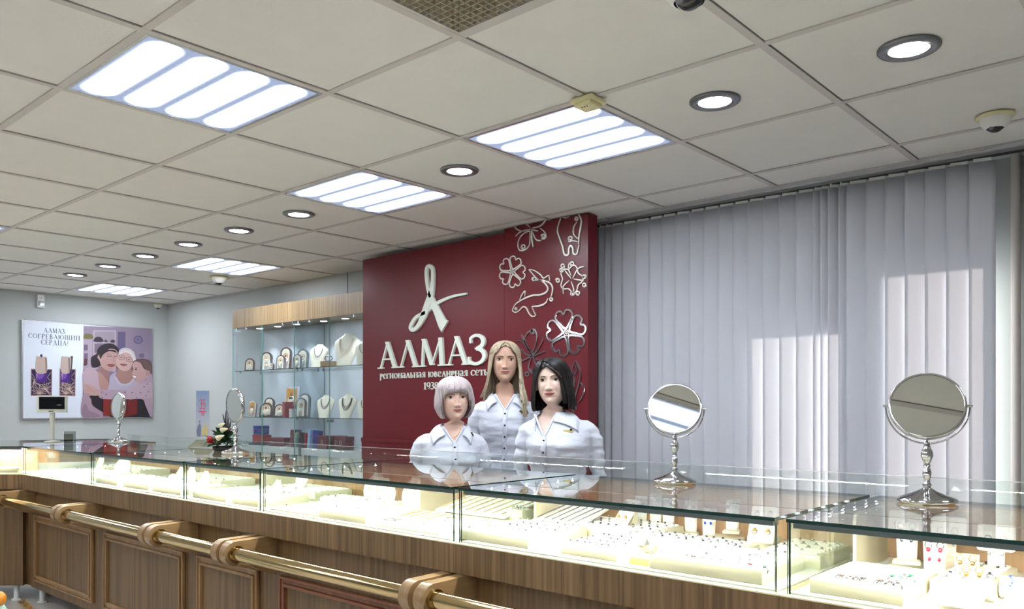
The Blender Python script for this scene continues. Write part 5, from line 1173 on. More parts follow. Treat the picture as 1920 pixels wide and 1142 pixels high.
def eyemat(name, iris):
    m = bpy.data.materials.new(name); m.use_nodes = True; nt = m.node_tree; b = nt.nodes['Principled BSDF']; L = nt.links
    tc = nt.nodes.new('ShaderNodeTexCoord'); sx = nt.nodes.new('ShaderNodeSeparateXYZ'); L.new(tc.outputs['Object'], sx.inputs[0])
    cx = nt.nodes.new('ShaderNodeCombineXYZ'); L.new(sx.outputs[0], cx.inputs[0]); L.new(sx.outputs[2], cx.inputs[2])
    ln = nt.nodes.new('ShaderNodeVectorMath'); ln.operation = 'LENGTH'; L.new(cx.outputs[0], ln.inputs[0])
    r = nt.nodes.new('ShaderNodeValToRGB'); r.color_ramp.interpolation = 'EASE'
    e = r.color_ramp.elements; e[0].position = 0; e[0].color = (.004, .004, .004, 1); e[1].position = 1; e[1].color = lin((214, 206, 200))
    for p, c in ((.20, (8, 8, 8)), (.24, iris), (.42, tuple(int(v * .7) for v in iris)), (.47, (30, 26, 24)), (.52, (214, 206, 200))):
        n = e.new(p); n.color = lin(c)
    mu = nt.nodes.new('ShaderNodeMath'); mu.operation = 'MULTIPLY'; mu.inputs[1].default_value = 1 / .0150; L.new(ln.outputs['Value'], mu.inputs[0]); L.new(mu.outputs[0], r.inputs[0]); L.new(r.outputs[0], b.inputs['Base Color'])
    b.inputs['Roughness'].default_value = .08; return m
def remeshed(mb, name, voxel, smooth=2):
    me = mb.mesh(name + '_src', [M_WHITE]); o = bpy.data.objects.new(name + '_src', me); COL.objects.link(o)
    r = o.modifiers.new('r', 'REMESH'); r.mode = 'VOXEL'; r.voxel_size = voxel
    s = o.modifiers.new('s', 'SMOOTH'); s.factor = .6; s.iterations = smooth
    dg = bpy.context.evaluated_depsgraph_get(); dg.update(); ev = o.evaluated_get(dg); m2 = bpy.data.meshes.new_from_object(ev)
    bpy.data.objects.remove(o); bpy.data.meshes.remove(me); return m2
def shirtmat():
    m = mat('white_shirt_cotton', (206, 210, 221), .85, sheen=.2, noisec=((3, 3, 3), (200, 204, 216), 2), bump=((5, 5, 12), .6, .022)); return m
M_SHIRT = shirtmat(); M_BTN = mat('dark_button', (30, 20, 32), .3); M_TROU = mat('black_trousers', (24, 24, 28), .8); M_SHOE = mat('black_shoe', (14, 14, 15), .35); M_LASH = mat('eyelash_dark', (22, 16, 14), .6)
def hairmat(name, c1, c2, rough=.38):
    m = bpy.data.materials.new(name); m.use_nodes = True; nt = m.node_tree; b = nt.nodes['Principled BSDF']; L = nt.links
    tc = nt.nodes.new('ShaderNodeTexCoord'); mp = nt.nodes.new('ShaderNodeMapping'); mp.inputs['Scale'].default_value = (170, 170, 9); L.new(tc.outputs['Object'], mp.inputs[0])
    n = nt.nodes.new('ShaderNodeTexNoise'); n.inputs['Scale'].default_value = 1; n.inputs['Detail'].default_value = 3; L.new(mp.outputs[0], n.inputs['Vector'])
    r = nt.nodes.new('ShaderNodeValToRGB'); r.color_ramp.elements[0].position = .35; r.color_ramp.elements[1].position = .65; r.color_ramp.elements[0].color = lin(c1); r.color_ramp.elements[1].color = lin(c2)
    L.new(n.outputs[0], r.inputs[0]); L.new(r.outputs[0], b.inputs['Base Color']); b.inputs['Roughness'].default_value = rough
    bp = nt.nodes.new('ShaderNodeBump'); bp.inputs['Strength'].default_value = .5; bp.inputs['Distance'].default_value = .002; L.new(n.outputs[0], bp.inputs['Height']); L.new(bp.outputs[0], b.inputs['Normal'])
    return m
def person(label, H, pos, rz, P):
    rnd = random.Random(P['seed']); root = empty('person', (pos.x, pos.y, 0), rz, label, 'person')
    HC0 = H - .122; sc = P.get('hs', 1.0); HC = HC0 + P.get('nk', 0)
    yaw, tilt = R(P.get('yaw', 0)), R(P.get('tilt', 0)); hx = P.get('hx', 0)
    HM = Matrix.Translation((hx, -.012, HC0)) @ Matrix.Rotation(tilt, 4, 'Y') @ Matrix.Rotation(yaw, 4, 'Z') @ Matrix.Scale(sc, 4)
    # --- body: one surface from the crown to the hips
    rows = []; n = 96; A = [(t - .38 * sin(t)) for t in [2 * pi * k / n for k in range(n)]]
    zs = [.113, .1125, .111, .108, .104, .099, .093, .086, .078, .070, .062] + [.056 - .0026 * k for k in range(66)]
    zs = [z for z in zs if z > -.116] + [-.118, -.121, -.125, -.130, -.137, -.145, -.155, -.165]
    for z in zs:
        w, f_, b_ = tab(HW, z) * (P['fw'] if z > -.11 else 1), tab(HF, z), tab(HB, z); row = []
        k = max(0, min(1, (z + .165) / .045)); k = k * k * (3 - 2 * k)
        for a in A:
            x, y = ringpt(w, f_, b_, a)
            if cos(a) > .05 and z > -.118: y -= facedisp(x, z, P) * min(1, (cos(a) - .05) / .35)
            v = Vector((x, y, z)); vh = HM @ v; vb = Vector((x + hx, y + .006, HC + z)); row.append(tuple(vh.lerp(vb, 1 - k)))
        rows.append(row)
    sw = P['sw']; bust = P['bust']
    def hxo(z): t = max(0, min(1, (-.165 - z) / .075)); return hx * (1 - t * t * (3 - 2 * t))
    def bw(z): return tab(BW, z) * (sw if z < -.19 else 1 + (sw - 1) * max(0, min(1, (-.165 - z) / .025)))
    def bf(z): return tab(BF, z) * (1 + (bust - 1) * gs(z + .35, .1))
    for z in [-.178, -.19, -.20, -.21, -.225, -.24, -.26, -.28, -.30, -.33, -.36, -.40, -.45, -.5, -.56, -.62, -.68, -.74, -.80, -.84]:
        rows.append([(lambda q_: (q_[0] + hxo(z), q_[1] + .006, HC + z))(ringpt(bw(z) - .006, bf(z) - .006, tab(BB, z) - .006, a, .85)) for a in A])
    mb = MB(); mb.grid(rows, 0, True, True); mb.add(rows[0], [tuple(range(n))], 0); mb.add(rows[-1], [tuple(range(n))[::-1]], 0)
    # eyelids on the eyeball
    for s in (-1, 1):
        ec = Vector((s * .0325, face_y(s * .0325, .0105, P) + .0125, .0105)); rr = .0174
        for sg_ in (1, -1):
            g = []
            for j in range(7):
                rw = []
                for i in range(13):
                    az = R(-66 + 132 * i / 12); e0 = (P.get('lid', 20) if sg_ > 0 else 17) * max(0, cos(az * 1.15)) ** .8 + (3 if sg_ > 0 else -2); el = R(e0 + (80 - e0) * j / 6) * sg_
                    rw.append(tuple(HM @ (ec + Vector((rr * sin(az) * cos(el), -rr * cos(az) * cos(el), rr * sin(el))))))
                g.append(rw)
            mb.grid(g, 0, True)
        # ear
        e_ = []; 
        for k in range(15):
            a = R(-120 + 280 * k / 14); e_.append(HM @ Vector((s * (tab(HW, 0) * P['fw'] + .004 + .004 * abs(sin(a))), .008 + .014 * cos(a) * -1, -.004 + .028 * sin(a))))
        mb.tube(e_, .0045, 8, 0)
        mb.sphere(tuple(HM @ Vector((s * .0735 * P['fw'], .010, -.006))), (.005, .013, .024), 12, 8, 0)
    arms = []
    for s in (-1, 1):
        sh = Vector((s * (.150 * sw), .012, HC - .264)); el = Vector((s * (.205 * sw + .0), .03, HC - .50)); wr = Vector((s * (.20 * sw), P.get('fore', -.06), HC - .715)); arms.append((sh, el, wr))
        mb.tube(smooth_path([tuple(sh), tuple(sh.lerp(el, .5) + Vector((s * .008, 0, 0))), tuple(el), tuple(el.lerp(wr, .5)), tuple(wr)], 4), lambda t: .042 - .019 * t, 12, 0)
        hand(mb, wr, (wr - el).normalized() + Vector((0, 0, -.5)), s)
    hipz = HC - .80
    for s in (-1, 1): mb.tube([(s * .085, .01, hipz + .03), (s * .09, .0, hipz * .52), (s * .09, .01, hipz * .5), (s * .09, .02, .08)], lambda t: .078 - .042 * t, 12, 0)
    body = mb.build('body', P['skin'], root)
    # --- face parts
    for s in (-1, 1):
        ec = Vector((s * .0325, face_y(s * .0325, .0105, P) + .0125, .0105))
        m = MB(); m.sphere((0, 0, 0), .0165, 24, 16); e = m.build('eye', P['eye'], body); e.matrix_local = HM @ Matrix.Translation(ec)
        pts = [HM @ (ec + Vector((.0181 * sin(az) * cos(el), -.0181 * cos(az) * cos(el), .0181 * sin(el)))) for az, el in [(R(-60 + 120 * i / 12), R((P.get('lid', 20)) * max(0, cos(R(-60 + 120 * i / 12) * 1.15)) ** .8 + 3)) for i in range(13)]]
        m = MB(); m.tube(pts, lambda t: .0010 + .0013 * sin(pi * t), 6); m.build('eyelashes', M_LASH, body)
        m = MB(); pts = []
        for i in range(11):
            t = i / 10; x = s * (.0125 + .037 * t); z = .0270 + .0052 * sin(pi * min(1, t * .95)) * (1.15 - .5 * t) + P.get('browup', 0); pts.append(HM @ Vector((x, face_y(x, z, P) - .0006, z)))
        m.tube(pts, lambda t: (.0022 - .0015 * t) * P.get('brow', 1), 8); m.build('eyebrow', P['browm'], body)
        m = MB(); m.sphere(tuple(HM @ Vector((s * .0070, face_y(s * .0070, -.0405, P) + .0010, -.0412))), (.0028, .0022, .0015), 10, 6); m.build('nostril', mat('nostril_shadow_skin', (120, 74, 62), .8), body)
    lw = P.get('lipw', .0235) * 1.14; m = MB()
    for up_, zc, rad in ((1, -.0560, .0032), (-1, -.0625, .0039)):
        pts = []
        for i in range(17):
            u = -1 + 2 * i / 16; x = u * lw; sm = .0042 * u * u; bow = (.0012 * (gs(abs(u) - .28, .2)) - .0006 * gs(u, .15)) if up_ > 0 else 0
            z = (zc + bow) * (1 - abs(u) ** 2.2) + (-.0590) * abs(u) ** 2.2 + sm; pts.append(HM @ Vector((x, face_y(x, z, P) + .0006, z)))
        m.tube(pts, lambda t, rad=rad: rad * (max(.02, 1 - abs(2 * t - 1) ** 2.4)) ** .7 + .0003, 10, 0, flat=.8, up=Vector((0, 1, 0)))
    pts = []
    for i in range(17):
        u = -1.06 + 2.12 * i / 16; x = u * lw; z = -.0592 + .0044 * u * u; pts.append(HM @ Vector((x, face_y(x, z, P) - .0022 * (1 - u * u * .8), z)))
    m.tube(pts, lambda t: .0003 + .0006 * sin(pi * t), 6, 1)
    m.build('lips', [P['lip'], mat('mouth_line', (86, 36, 34), .7)], body)
    # --- shirt: torso and sleeves fused, wrinkled, with an open neck
    off = .011; ms = MB(); r2 = []; AA = [2 * pi * k / 64 for k in range(64)]
    zlist = [-.168, -.175, -.183, -.191, -.20, -.21, -.222, -.236, -.25, -.27, -.29, -.31, -.33, -.35, -.37, -.40, -.43, -.46, -.5, -.54, -.58, -.62, -.66, -.70, -.74]
    for z in zlist: r2.append([(lambda q_: (q_[0] + hxo(z), q_[1] + .006, HC + z))(ringpt(bw(z) + off, bf(z) + off, tab(BB, z) + off, a, .85)) for a in AA])
    ms.grid(r2, 0, True, True); ms.add(r2[0], [tuple(range(64))]); ms.add(r2[-1], [tuple(range(64))[::-1]])
    for s, (sh, el, wr) in zip((-1, 1), arms):
        pth = smooth_path([tuple(sh + Vector((-s * .045, 0, .002))), tuple(sh), tuple(sh.lerp(el, .35) + Vector((s * .016, 0, 0))), tuple(sh.lerp(el, .7) + Vector((s * .008, 0, 0))), tuple(el), tuple(el.lerp(wr, .5)), tuple(wr)], 4)
        ms.tube(pth, lambda t: .050 - .016 * t + .003 * sin(t * 9), 18)
    me = remeshed(ms, 'shirt', .0075, 3)
    me.materials.clear(); me.materials.append(M_SHIRT)
    zV = P['vz'] - HC; zN = -.155; seed = Vector((P['seed'] * 3.1, 0, 0))
    for v in me.vertices:
        c = v.co; z = c.z - HC
        # cloth folds: fine diagonal drag lines towards the bust and elbow
        q1 = noise.noise(Vector((c.x * 7 + z * 6 * (1 if c.x > 0 else -1), c.y * 5, z * 30)) + seed); q2 = noise.noise(Vector((c.x * 16, c.y * 12, z * 46)) + seed * 2)
        amp = (.0070 * q1 + .0028 * q2) * (.45 + .55 * min(1, max(0, (-z - .2) / .15)))
        if abs(c.x) > .15 * sw: amp *= 1.5
        nrm = Vector((c.x * .6, c.y, 0)); 
        if nrm.length > 1e-5: nrm.normalize(); v.co += nrm * amp
        if z > zV and c.y < .0:
            hw = .058 * ((z - zV) / (zN - zV)) ** .85; d = hw - abs(c.x - P.get('vx', 0))
            if d > 0: v.co.y += min(.045, d * 6)
    for p in me.polygons: p.use_smooth = True
    so = bpy.data.objects.new('shirt', me); COL.objects.link(so); so.parent = root
    def sy(x, z):      # shirt front surface
        w, f_ = bw(z) + off, bf(z) + off; r_ = min(.999, (abs(x) / w) ** (1 / .85)); return -f_ * (sqrt(1 - r_ * r_) ** .85) + .006
    vx = P.get('vx', 0)
    # collar leaves
    for s in (-1, 1):
        inn = [(0, .074, -.158), (.036, .066, -.158), (.058, .040, -.160), (.066, .008, -.166), (.062, -.022, -.174), (.054, None, -.190), (.042, None, -.214)]
        out = [(0, .098, -.192), (.050, .090, -.194), (.088, .056, -.196), (.104, .010, -.204), (.108, -.030, -.214), (.106, None, -.232), (.096 + P.get('tip', 0), None, -.262)]
        I_, O_ = [], []
        for (x, y, z) in inn: I_.append(Vector((s * x + (vx if y is None else hxo(z)), (sy(x, z) - .010) if y is None else y, z)))
        for (x, y, z) in out: O_.append(Vector((s * x * (.9 + .1 * sw), (sy(x, z) - .012) if y is None else y, z)))
        I2, O2 = smooth_path(I_, 5), smooth_path(O_, 5); g = []
        for j in range(7):
            t = j / 6; rw = []
            for a, b in zip(I2, O2):
                p = a.lerp(b, t) + Vector((0, 0, .008 * sin(pi * t))); p += Vector((s * .004, -.003, 0)) * sin(pi * t); rw.append((p.x, p.y, p.z + HC))
            g.append(rw)
        m = MB(); m.grid(g, 0, True); c = m.build('collar', M_SHIRT, so); sd = c.modifiers.new('t', 'SOLIDIFY'); sd.thickness = .0028; sd.offset = 0
        m = MB(); pts = [Vector((s * x + vx * k_, sy(x, z) - .004, z + HC)) for x, z, k_ in [(.058 * ((z_ - zV) / (zN - zV)) ** .85 * 1.04, z_, 1) for z_ in [zV - .004 + (-.185 - zV) * k / 8 for k in range(9)] if z_ > zV] + [(.056, -.180, 1)]]
        pts = [Vector((vx, sy(0, zV) - .003, zV - .006 + HC))] + pts
        m.tube(pts, .0048, 8, flat=.45, up=Vector((0, 1, 0))); m.build('neck_facing', M_SHIRT, so)
    g = []
    for k in range(24):
        z = zV - .001 - (.50 + zV * 0 - .0) * k / 23 if False else zV - .001 - (.74 + zV) * k / 23 * .98
        cx = vx + P.get('plx', 0) * k / 23 + .0025 * sin(k * 1.3); g.append([(cx - .012, sy(0, z) - .0015, HC + z), (cx - .011, sy(0, z) - .0045, HC + z), (cx + .011, sy(0, z) - .0045, HC + z), (cx + .013, sy(0, z) - .0015, HC + z)])
    m = MB(); m.grid(g, 0, True); m.build('placket', M_SHIRT, so)
    k = 0; z = zV - .022
    while z > -.70:
        cx = vx + P.get('plx', 0) * (zV - z) / .5; m = MB(); m.lathe([(0, 0), (.0052, 0), (.0055, .001), (.004, .0022), (0, .0018)], 12, cap=False, M=Matrix.Translation((cx, sy(0, z) - .0045, HC + z)) @ Matrix.Rotation(R(90), 4, 'X')); m.build('button', M_BTN, so); z -= P.get('bstep', .058)
    for s, (sh, el, wr) in zip((-1, 1), arms):
        d = (wr - el).normalized(); m = MB(); m.tube([tuple(wr - d * .05), tuple(wr + d * .004)], .039, 20); m.build('cuff', M_SHIRT, so)
    # trousers and shoes
    m = MB(); r3 = [[(lambda q_: (q_[0], q_[1] + .006, HC + z))(ringpt(bw(z) + .006, bf(z) + .006, tab(BB, z) + .006, a, .85)) for a in AA] for z in (-.60, -.68, -.76, -.84)]
    m.grid(r3, 0, True, True)
    for s in (-1, 1): m.tube([(s * .080, .01, hipz + .06), (s * .088, .01, hipz - .1), (s * .09, .0, hipz * .5), (s * .09, .015, .07)], lambda t: .092 - .026 * t, 18)
    m.build('trousers', M_TROU, root)
    for s in (-1, 1):
        m = MB(); rws = []
        for k in range(13):
            t = k / 12; ww = .030 + .010 * sin(pi * t); hh_ = .085 - .05 * t ** .7; y = .07 - .24 * t; rws.append([(s * .09 + ww * cos(a), y, max(.002, hh_ * .5 * (1 + sin(a)))) for a in [2 * pi * q_ / 14 for q_ in range(14)]])
        m.grid(rws, 0, True, True); m.add(rws[0], [tuple(range(14))]); m.add(rws[-1], [tuple(range(14))[::-1]]); m.build('shoe', M_SHOE, root)
    # name badge
    bxp, bz = P['badge']; m = MB(); rbox(m, (-.026, -.008, 0), (.026, .008, .002), .007, M=Matrix.Translation((bxp, sy(bxp, bz - HC) - .004, bz)) @ Matrix.Rotation(R(P.get('brz', 0)), 4, 'Y') @ Matrix.Rotation(R(90), 4, 'X'))
    bd = m.build('name_badge', P['badgem'], so); m = MB(); m.sphere((bxp + .014, sy(bxp, bz - HC) - .007, bz + .007), (.007, .002, .005), 8, 6); m.build('badge_emblem', M_DARK, bd)
    if P.get('chain'):
        m = MB(); pts = []
        for k in range(15):
            a = pi * k / 14; x = .046 * cos(a); z = -.178 - .050 * sin(a); pts.append((x, -(tab(BF, z) if z < -.165 else .048) * sqrt(max(0, 1 - (x / .075) ** 2)) + .001, HC + z))
        m.tube(pts, .0011, 6); m.build('fine_necklace', M_GOLD, body)
    # --- hair
    hm = MB(); S = P['hair']
    rx, rf, rb, be, hem = S['rx'], S['rf'], S['rb'], S['be'], S['hem']
    def hs(a, z, k=0.0):   # a: azimuth from the front, + = viewer's right
        w, f_, b_ = tab(rx, z) + k, tab(rf, z) + k, tab(rb, z) + k
        s_, c_ = sin(a), cos(a); return Vector((w * abs(s_) ** .95 * (1 if s_ > 0 else -1), -f_ * abs(c_) ** .95 if c_ > 0 else b_ * abs(c_) ** .95, z))
    zt_ = rx[0][0]; zlow = min(h_[1] for h_ in hem); NR = 80; NA = 120; g = []
    def hemz(a): return tab([(-h_[0], h_[1]) for h_ in hem], -abs((a + pi) % (2 * pi) - pi) * 180 / pi) if not callable(hem) else hem(a)
    for j in range(NR + 1):
        t = j / NR; row = []
        for i in range(NA + 1):
            u = i / NA; z_guess = zt_ - (zt_ - zlow) * t
            b = R(tab(be, z_guess)); a = b + (2 * pi - 2 * b) * u + R(S.get('skew', 0)) * max(0, 1 - b * 2)
            z = max(z_guess, hemz(a)); p = hs(a, z, .0016 * sin(a * 23 + 2 * sin(z * 30)) * (1 - gs(z - zt_, .02)) - (.004 if z > z_guess + .001 else 0))
            row.append(tuple(HM @ p))
        g.append(row)
    shell = hm.grid(g, 0, True)
    part = S['part']
    for k in range(S['n']):
        a = R(rnd.uniform(S.get('amin', 0), 360 - S.get('amin', 0))) if not (S.get('fringe') and rnd.random() < .3) else R(rnd.uniform(-48, 48))
        if k % 3 == 0 and not S.get('fringe'): a = R(rnd.uniform(S['amin'], S['amin'] + 26)) * rnd.choice((-1, 1))
        an = (a + pi) % (2 * pi) - pi; deg = abs(an) * 180 / pi
        zh = hemz(an) + rnd.uniform(-.004, .006); k0 = rnd.uniform(.0005, .004)
        sd = 1 if an >= 0 else -1
        st = Vector((part[0] + .004 * sd, part[1] + (part[2] - part[1]) * min(1, deg / 150), 0)); st.z = 0
        # starting point on the shell over the parting
        zz_ = zt_ - .004; top = Vector((st.x, st.y, tab([(0, zt_), (-.05, zt_ - .006), (-.08, zt_ - .022), (-.1, zt_ - .04)], -Vector((st.x, st.y)).length) + .001))
        zmid = max(zh, tab(S['zm'], -deg) if 'zm' in S else .03)
        mid = hs(an, zmid, k0); pts = [top]
        c0 = Vector((0, 0, .02)); v0, v1 = top - c0, mid - c0
        for q_ in range(1, 6):
            t = q_ / 6; om = v0.angle(v1) if v0.length and v1.length else 0
            if om < 1e-3: break
            d = (v0.normalized() * sin((1 - t) * om) + v1.normalized() * sin(t * om)) / sin(om); L_ = v0.length * (1 - t) + v1.length * t
            L_ += .006 * sin(pi * t); pts.append(c0 + d * L_)
        nseg = 7
        for q_ in range(nseg + 1):
            z = zmid + (zh - zmid) * q_ / nseg; aa = an + .05 * sin(q_ * .8 + k) * q_ / nseg; 
            if S.get('curl') and q_ > nseg - 3: kk = k0 - S['curl'] * (q_ - nseg + 3) / 3
            else: kk = k0
            bmin = R(tab(be, z)) if z < .05 else 0
            if abs(aa) < bmin and deg > S.get('fr', 0): aa = bmin * sd + rnd.uniform(0, .05) * sd
            pts.append(hs(aa, z, kk))
            if zmid - zh < .004: break
        r0 = rnd.uniform(.0012, .0024) * S.get('thick', 1)
        hm.tube([HM @ p for p in pts], lambda t: r0 * (.55 + .9 * sin(pi * min(1, .12 + t * .9)) * (1 - .55 * t)), 5, 0, flat=.6, cap=True)
    for pts, r0, cnt, sp in S.get('locks', []):
        for k in range(cnt):
            o_ = Vector((rnd.uniform(-1, 1) * sp, rnd.uniform(-.3, .3) * sp, 0)); hm.tube([HM @ (p + o_ * (.3 + .7 * i / 20)) for i, p in enumerate(smooth_path([Vector(p) for p in pts], 4))], lambda t: r0 * (1 - .75 * t ** 2), 5, 0, flat=.7)
    ho = hm.build('hair', P['hairm'], root)
    return root
def place(px, D): p = atD(px, 761, D); return p, facecam(p)
SK1 = skinmat('skin_fair', (218, 180, 163), None); SK2 = skinmat('skin_tanned', (198, 158, 137), None); SK3 = skinmat('skin_pale', (224, 194, 179), None)
badge_dark = mat('bronze_badge', (120, 100, 44), .35, .6); badge_pale = mat('pale_gold_badge', (226, 212, 150), .4, .3)
def hz(py, D): return CZ + (PCY - py) / FPX * D
# left: short platinum bob with fringe
D1 = 4.22; p, rz = place(845, D1); H1 = hz(705, D1)
person('woman with a short platinum bob and fringe, white shirt, leftmost of the three standing women', H1, p, rz + R(4), dict(seed=3, nk=.034, fw=1.05, sw=.90, bust=1.08, hs=.93, hx=.018, yaw=6, tilt=-2, skin=SK1, eye=eyemat('eye_grey', (90, 84, 70)), lid=17, browm=mat('brow_ash', (98, 74, 62), .7), brow=1.0, browup=-.002, lip=mat('lips_rose', (166, 98, 94), .4), lipw=.0225,
    vz=hz(829, D1), vx=.012, plx=.02, badge=(.088, hz(814, D1)), brz=14, badgem=badge_dark, chain=True, fore=-.05, hairm=hairmat('hair_platinum', (168, 156, 156), (200, 189, 191)),
    hair=dict(rx=[(.128, .004), (.124, .030), (.112, .056), (.09, .077), (.06, .092), (.02, .103), (-.02, .108), (-.05, .106), (-.08, .094), (-.10, .080)], rf=[(.128, .006), (.124, .034), (.112, .062), (.09, .086), (.06, .101), (.03, .103), (.0, .098), (-.05, .088), (-.10, .07)], rb=[(.128, .006), (.124, .036), (.112, .066), (.09, .090), (.05, .106), (0, .106), (-.05, .096), (-.10, .07)],
      be=[(.045, 0), (.042, 12), (.034, 36), (.02, 47), (-.02, 52), (-.06, 54), (-.10, 58)], hem=[(0, .038), (30, .032), (42, .0), (50, -.085), (90, -.10), (180, -.10)], part=(.0, -.035, .02), n=520, amin=52, fringe=True, curl=.010, zm=[(0, .075), (-60, .04), (-180, .04)], fr=54, thick=1.1)))
# middle: long straight blonde hair, tallest
D2 = 4.5; p, rz = place(948, D2); H2 = hz(638, D2)
person('tallest woman with long straight blonde hair, white shirt, standing in the middle at the back', H2, p, rz, dict(seed=5, nk=-.004, fw=.96, sw=.90, bust=1.0, hs=.955, hx=-.004, yaw=2, tilt=1, skin=SK2, eye=eyemat('eye_brown', (84, 66, 40)), lid=20, browm=mat('brow_dark', (50, 32, 26), .7), brow=1.15, browup=-.001, lip=mat('lips_natural', (158, 96, 86), .4), lipw=.024,
    vz=hz(768, D2), vx=-.003, plx=-.01, badge=(.098, hz(773, D2)), brz=10, badgem=badge_dark, fore=.02, bstep=.062, hairm=hairmat('hair_blonde', (150, 134, 110), (188, 173, 148)),
    hair=dict(rx=[(.124, .004), (.120, .026), (.108, .050), (.085, .070), (.06, .080), (.02, .088), (-.03, .092), (-.08, .096), (-.14, .102), (-.20, .116), (-.27, .120)], rf=[(.124, .006), (.120, .032), (.108, .060), (.085, .083), (.06, .092), (.02, .088), (-.03, .078), (-.08, .064), (-.14, .055), (-.27, .05)], rb=[(.124, .006), (.120, .036), (.108, .064), (.085, .086), (.05, .102), (0, .104), (-.06, .092), (-.14, .088), (-.22, .11), (-.27, .115)],
      be=[(.092, 0), (.088, 8), (.075, 26), (.055, 40), (.03, 47), (0, 52), (-.05, 56), (-.10, 62), (-.15, 74), (-.27, 80)], hem=[(0, -.2), (60, -.20), (90, -.235), (180, -.27)], part=(.0, -.092, .05), n=560, amin=30, zm=[(0, .05), (-180, .03)], thick=1.0,
      locks=[([(.078, -.045, .02), (.086, -.052, -.05), (.090, -.066, -.12), (.094, -.092, -.18), (.106, -.108, -.25), (.118, -.112, -.31)], .0032, 34, .013), ([(.084, -.02, .02), (.094, -.03, -.06), (.102, -.05, -.13), (.116, -.08, -.19), (.130, -.092, -.25)], .0032, 26, .012), ([(-.078, -.04, .02), (-.088, -.04, -.05), (-.100, -.032, -.12), (-.116, -.018, -.17), (-.132, .0, -.205)], .0032, 34, .012)])))
# right: black bob
D3 = 4.12; p, rz = place(1047, D3); H3 = hz(672, D3)
person('woman with a glossy black bob and pale gold badge, rightmost of the three women', H3, p, rz - R(4), dict(seed=8, nk=.02, fw=1.02, sw=.98, bust=1.22, hs=.99, hx=-.030, yaw=-7, tilt=-3, skin=SK3, eye=eyemat('eye_green', (76, 68, 44)), lid=17, browm=mat('brow_brown', (84, 60, 50), .7), brow=.95, lip=mat('lips_red', (158, 74, 74), .35), lipw=.0235, nose=1.05,
    vz=hz(816, D3), vx=-.062, plx=-.012, badge=(.055, hz(807, D3)), brz=-4, badgem=badge_pale, fore=-.05, tip=.01, hairm=hairmat('hair_black', (8, 6, 7), (26, 20, 20), .28),
    hair=dict(rx=[(.127, .004), (.123, .028), (.110, .056), (.086, .076), (.06, .087), (.02, .096), (-.03, .103), (-.08, .110), (-.125, .110), (-.14, .104)], rf=[(.127, .006), (.123, .032), (.110, .062), (.086, .086), (.06, .094), (.02, .090), (-.03, .082), (-.08, .074), (-.14, .064)], rb=[(.127, .006), (.123, .036), (.110, .066), (.086, .09), (.05, .106), (0, .106), (-.06, .096), (-.14, .09)],
      be=[(.085, 0), (.080, 9), (.066, 24), (.045, 36), (.02, 42), (-.03, 44), (-.08, 46), (-.14, 50)], hem=[(0, -.13), (50, -.135), (90, -.14), (180, -.14)], part=(-.028, -.088, .04), n=560, amin=26, zm=[(0, .05), (-180, .03)], thick=1.05,
      locks=[([(-.020, -.083, .092), (.012, -.094, .068), (.044, -.084, .035), (.060, -.072, .0), (.066, -.066, -.05), (.072, -.064, -.11)], .0036, 34, .010)])))
# ------------------------------------------------------------------ poster on the left wall
def on_wall(px, py): p = onX(px, py, XL); return (p.y, p.z)
A0, A1 = on_wall(39, 599), on_wall(284, 784)
PY0, PY1 = 2.823, 4.129; PZ0, PZ1 = CZ - .134, CZ + .852
po = empty('wall_poster', (XL, (PY0 + PY1) / 2, (PZ0 + PZ1) / 2), R(90), 'large advertising poster with an earring pair and three hugging people, on the left wall', 'poster')
pw, ph = (PY1 - PY0) / 2, (PZ1 - PZ0) / 2; cy_, cz_ = (PY0 + PY1) / 2, (PZ0 + PZ1) / 2
MB().box((-pw, -.028, -ph), (pw, 0, ph)).build('frame', M_SILV, po, bevel=.003)
M_PWHITE = mat('poster_white', (202, 208, 220), .5)
MB().box((-pw + .012, -.030, -ph + .012), (pw - .012, -.0285, ph - .012)).build('poster_sheet', M_PWHITE, po)
def wl(px, py): a = on_wall(px, py); return (a[0] - cy_, a[1] - cz_)
PC = {}
def pm(col):
    k = 'print_%d_%d_%d' % col; col = tuple(int(c * .9) for c in col)
    return mat(k, col, .45)
class Flat:
    """flat printed shapes on one sheet, each colour a hair in front of the last"""
    def __init__(s, conv, base): s.mb = MB(); s.mats = []; s.conv = conv; s.y = base
    def shape(s, pts, col, sm=True, step=.00025):
        m = pm(col)
        if m not in s.mats: s.mats.append(m)
        P = [Vector(s.conv(*p)) for p in pts]
        if sm: P = smooth_path([tuple(p) for p in P], 5, True)
        ar = sum(P[i][0] * P[(i + 1) % len(P)][1] - P[(i + 1) % len(P)][0] * P[i][1] for i in range(len(P)))
        if ar < 0: P = P[::-1]
        s.y -= step; s.mb.add([(p[0], s.y, p[1]) for p in P], [tuple(range(len(P)))], s.mats.index(m)); return s
    def line(s, pts, w, col, sm=False):
        P = [Vector(p) for p in pts]
        for a, b in zip(P[:-1], P[1:]):
            d = (b - a); 
            if d.length < 1e-6: continue
            d.normalize(); n = Vector((-d[1], d[0])) * w / 2; s.shape([tuple(a - n), tuple(b - n), tuple(b + n), tuple(a + n)], col, False, .00002)
        return s
    def ell(s, cx, cy, rx, ry, col, rot=0, n=24):
        c, q = cos(R(rot)), sin(R(rot)); return s.shape([(cx + rx * cos(t) * c - ry * sin(t) * q, cy + rx * cos(t) * q + ry * sin(t) * c) for t in [2 * pi * k / n for k in range(n)]], col, False)
    def build(s, name, parent, **k): return s.mb.build(name, s.mats, parent, **k)
z4 = lambda x, y: wl(150 + x / 6.343, 610 + y / 6.343)
F = Flat(z4, -.0302)
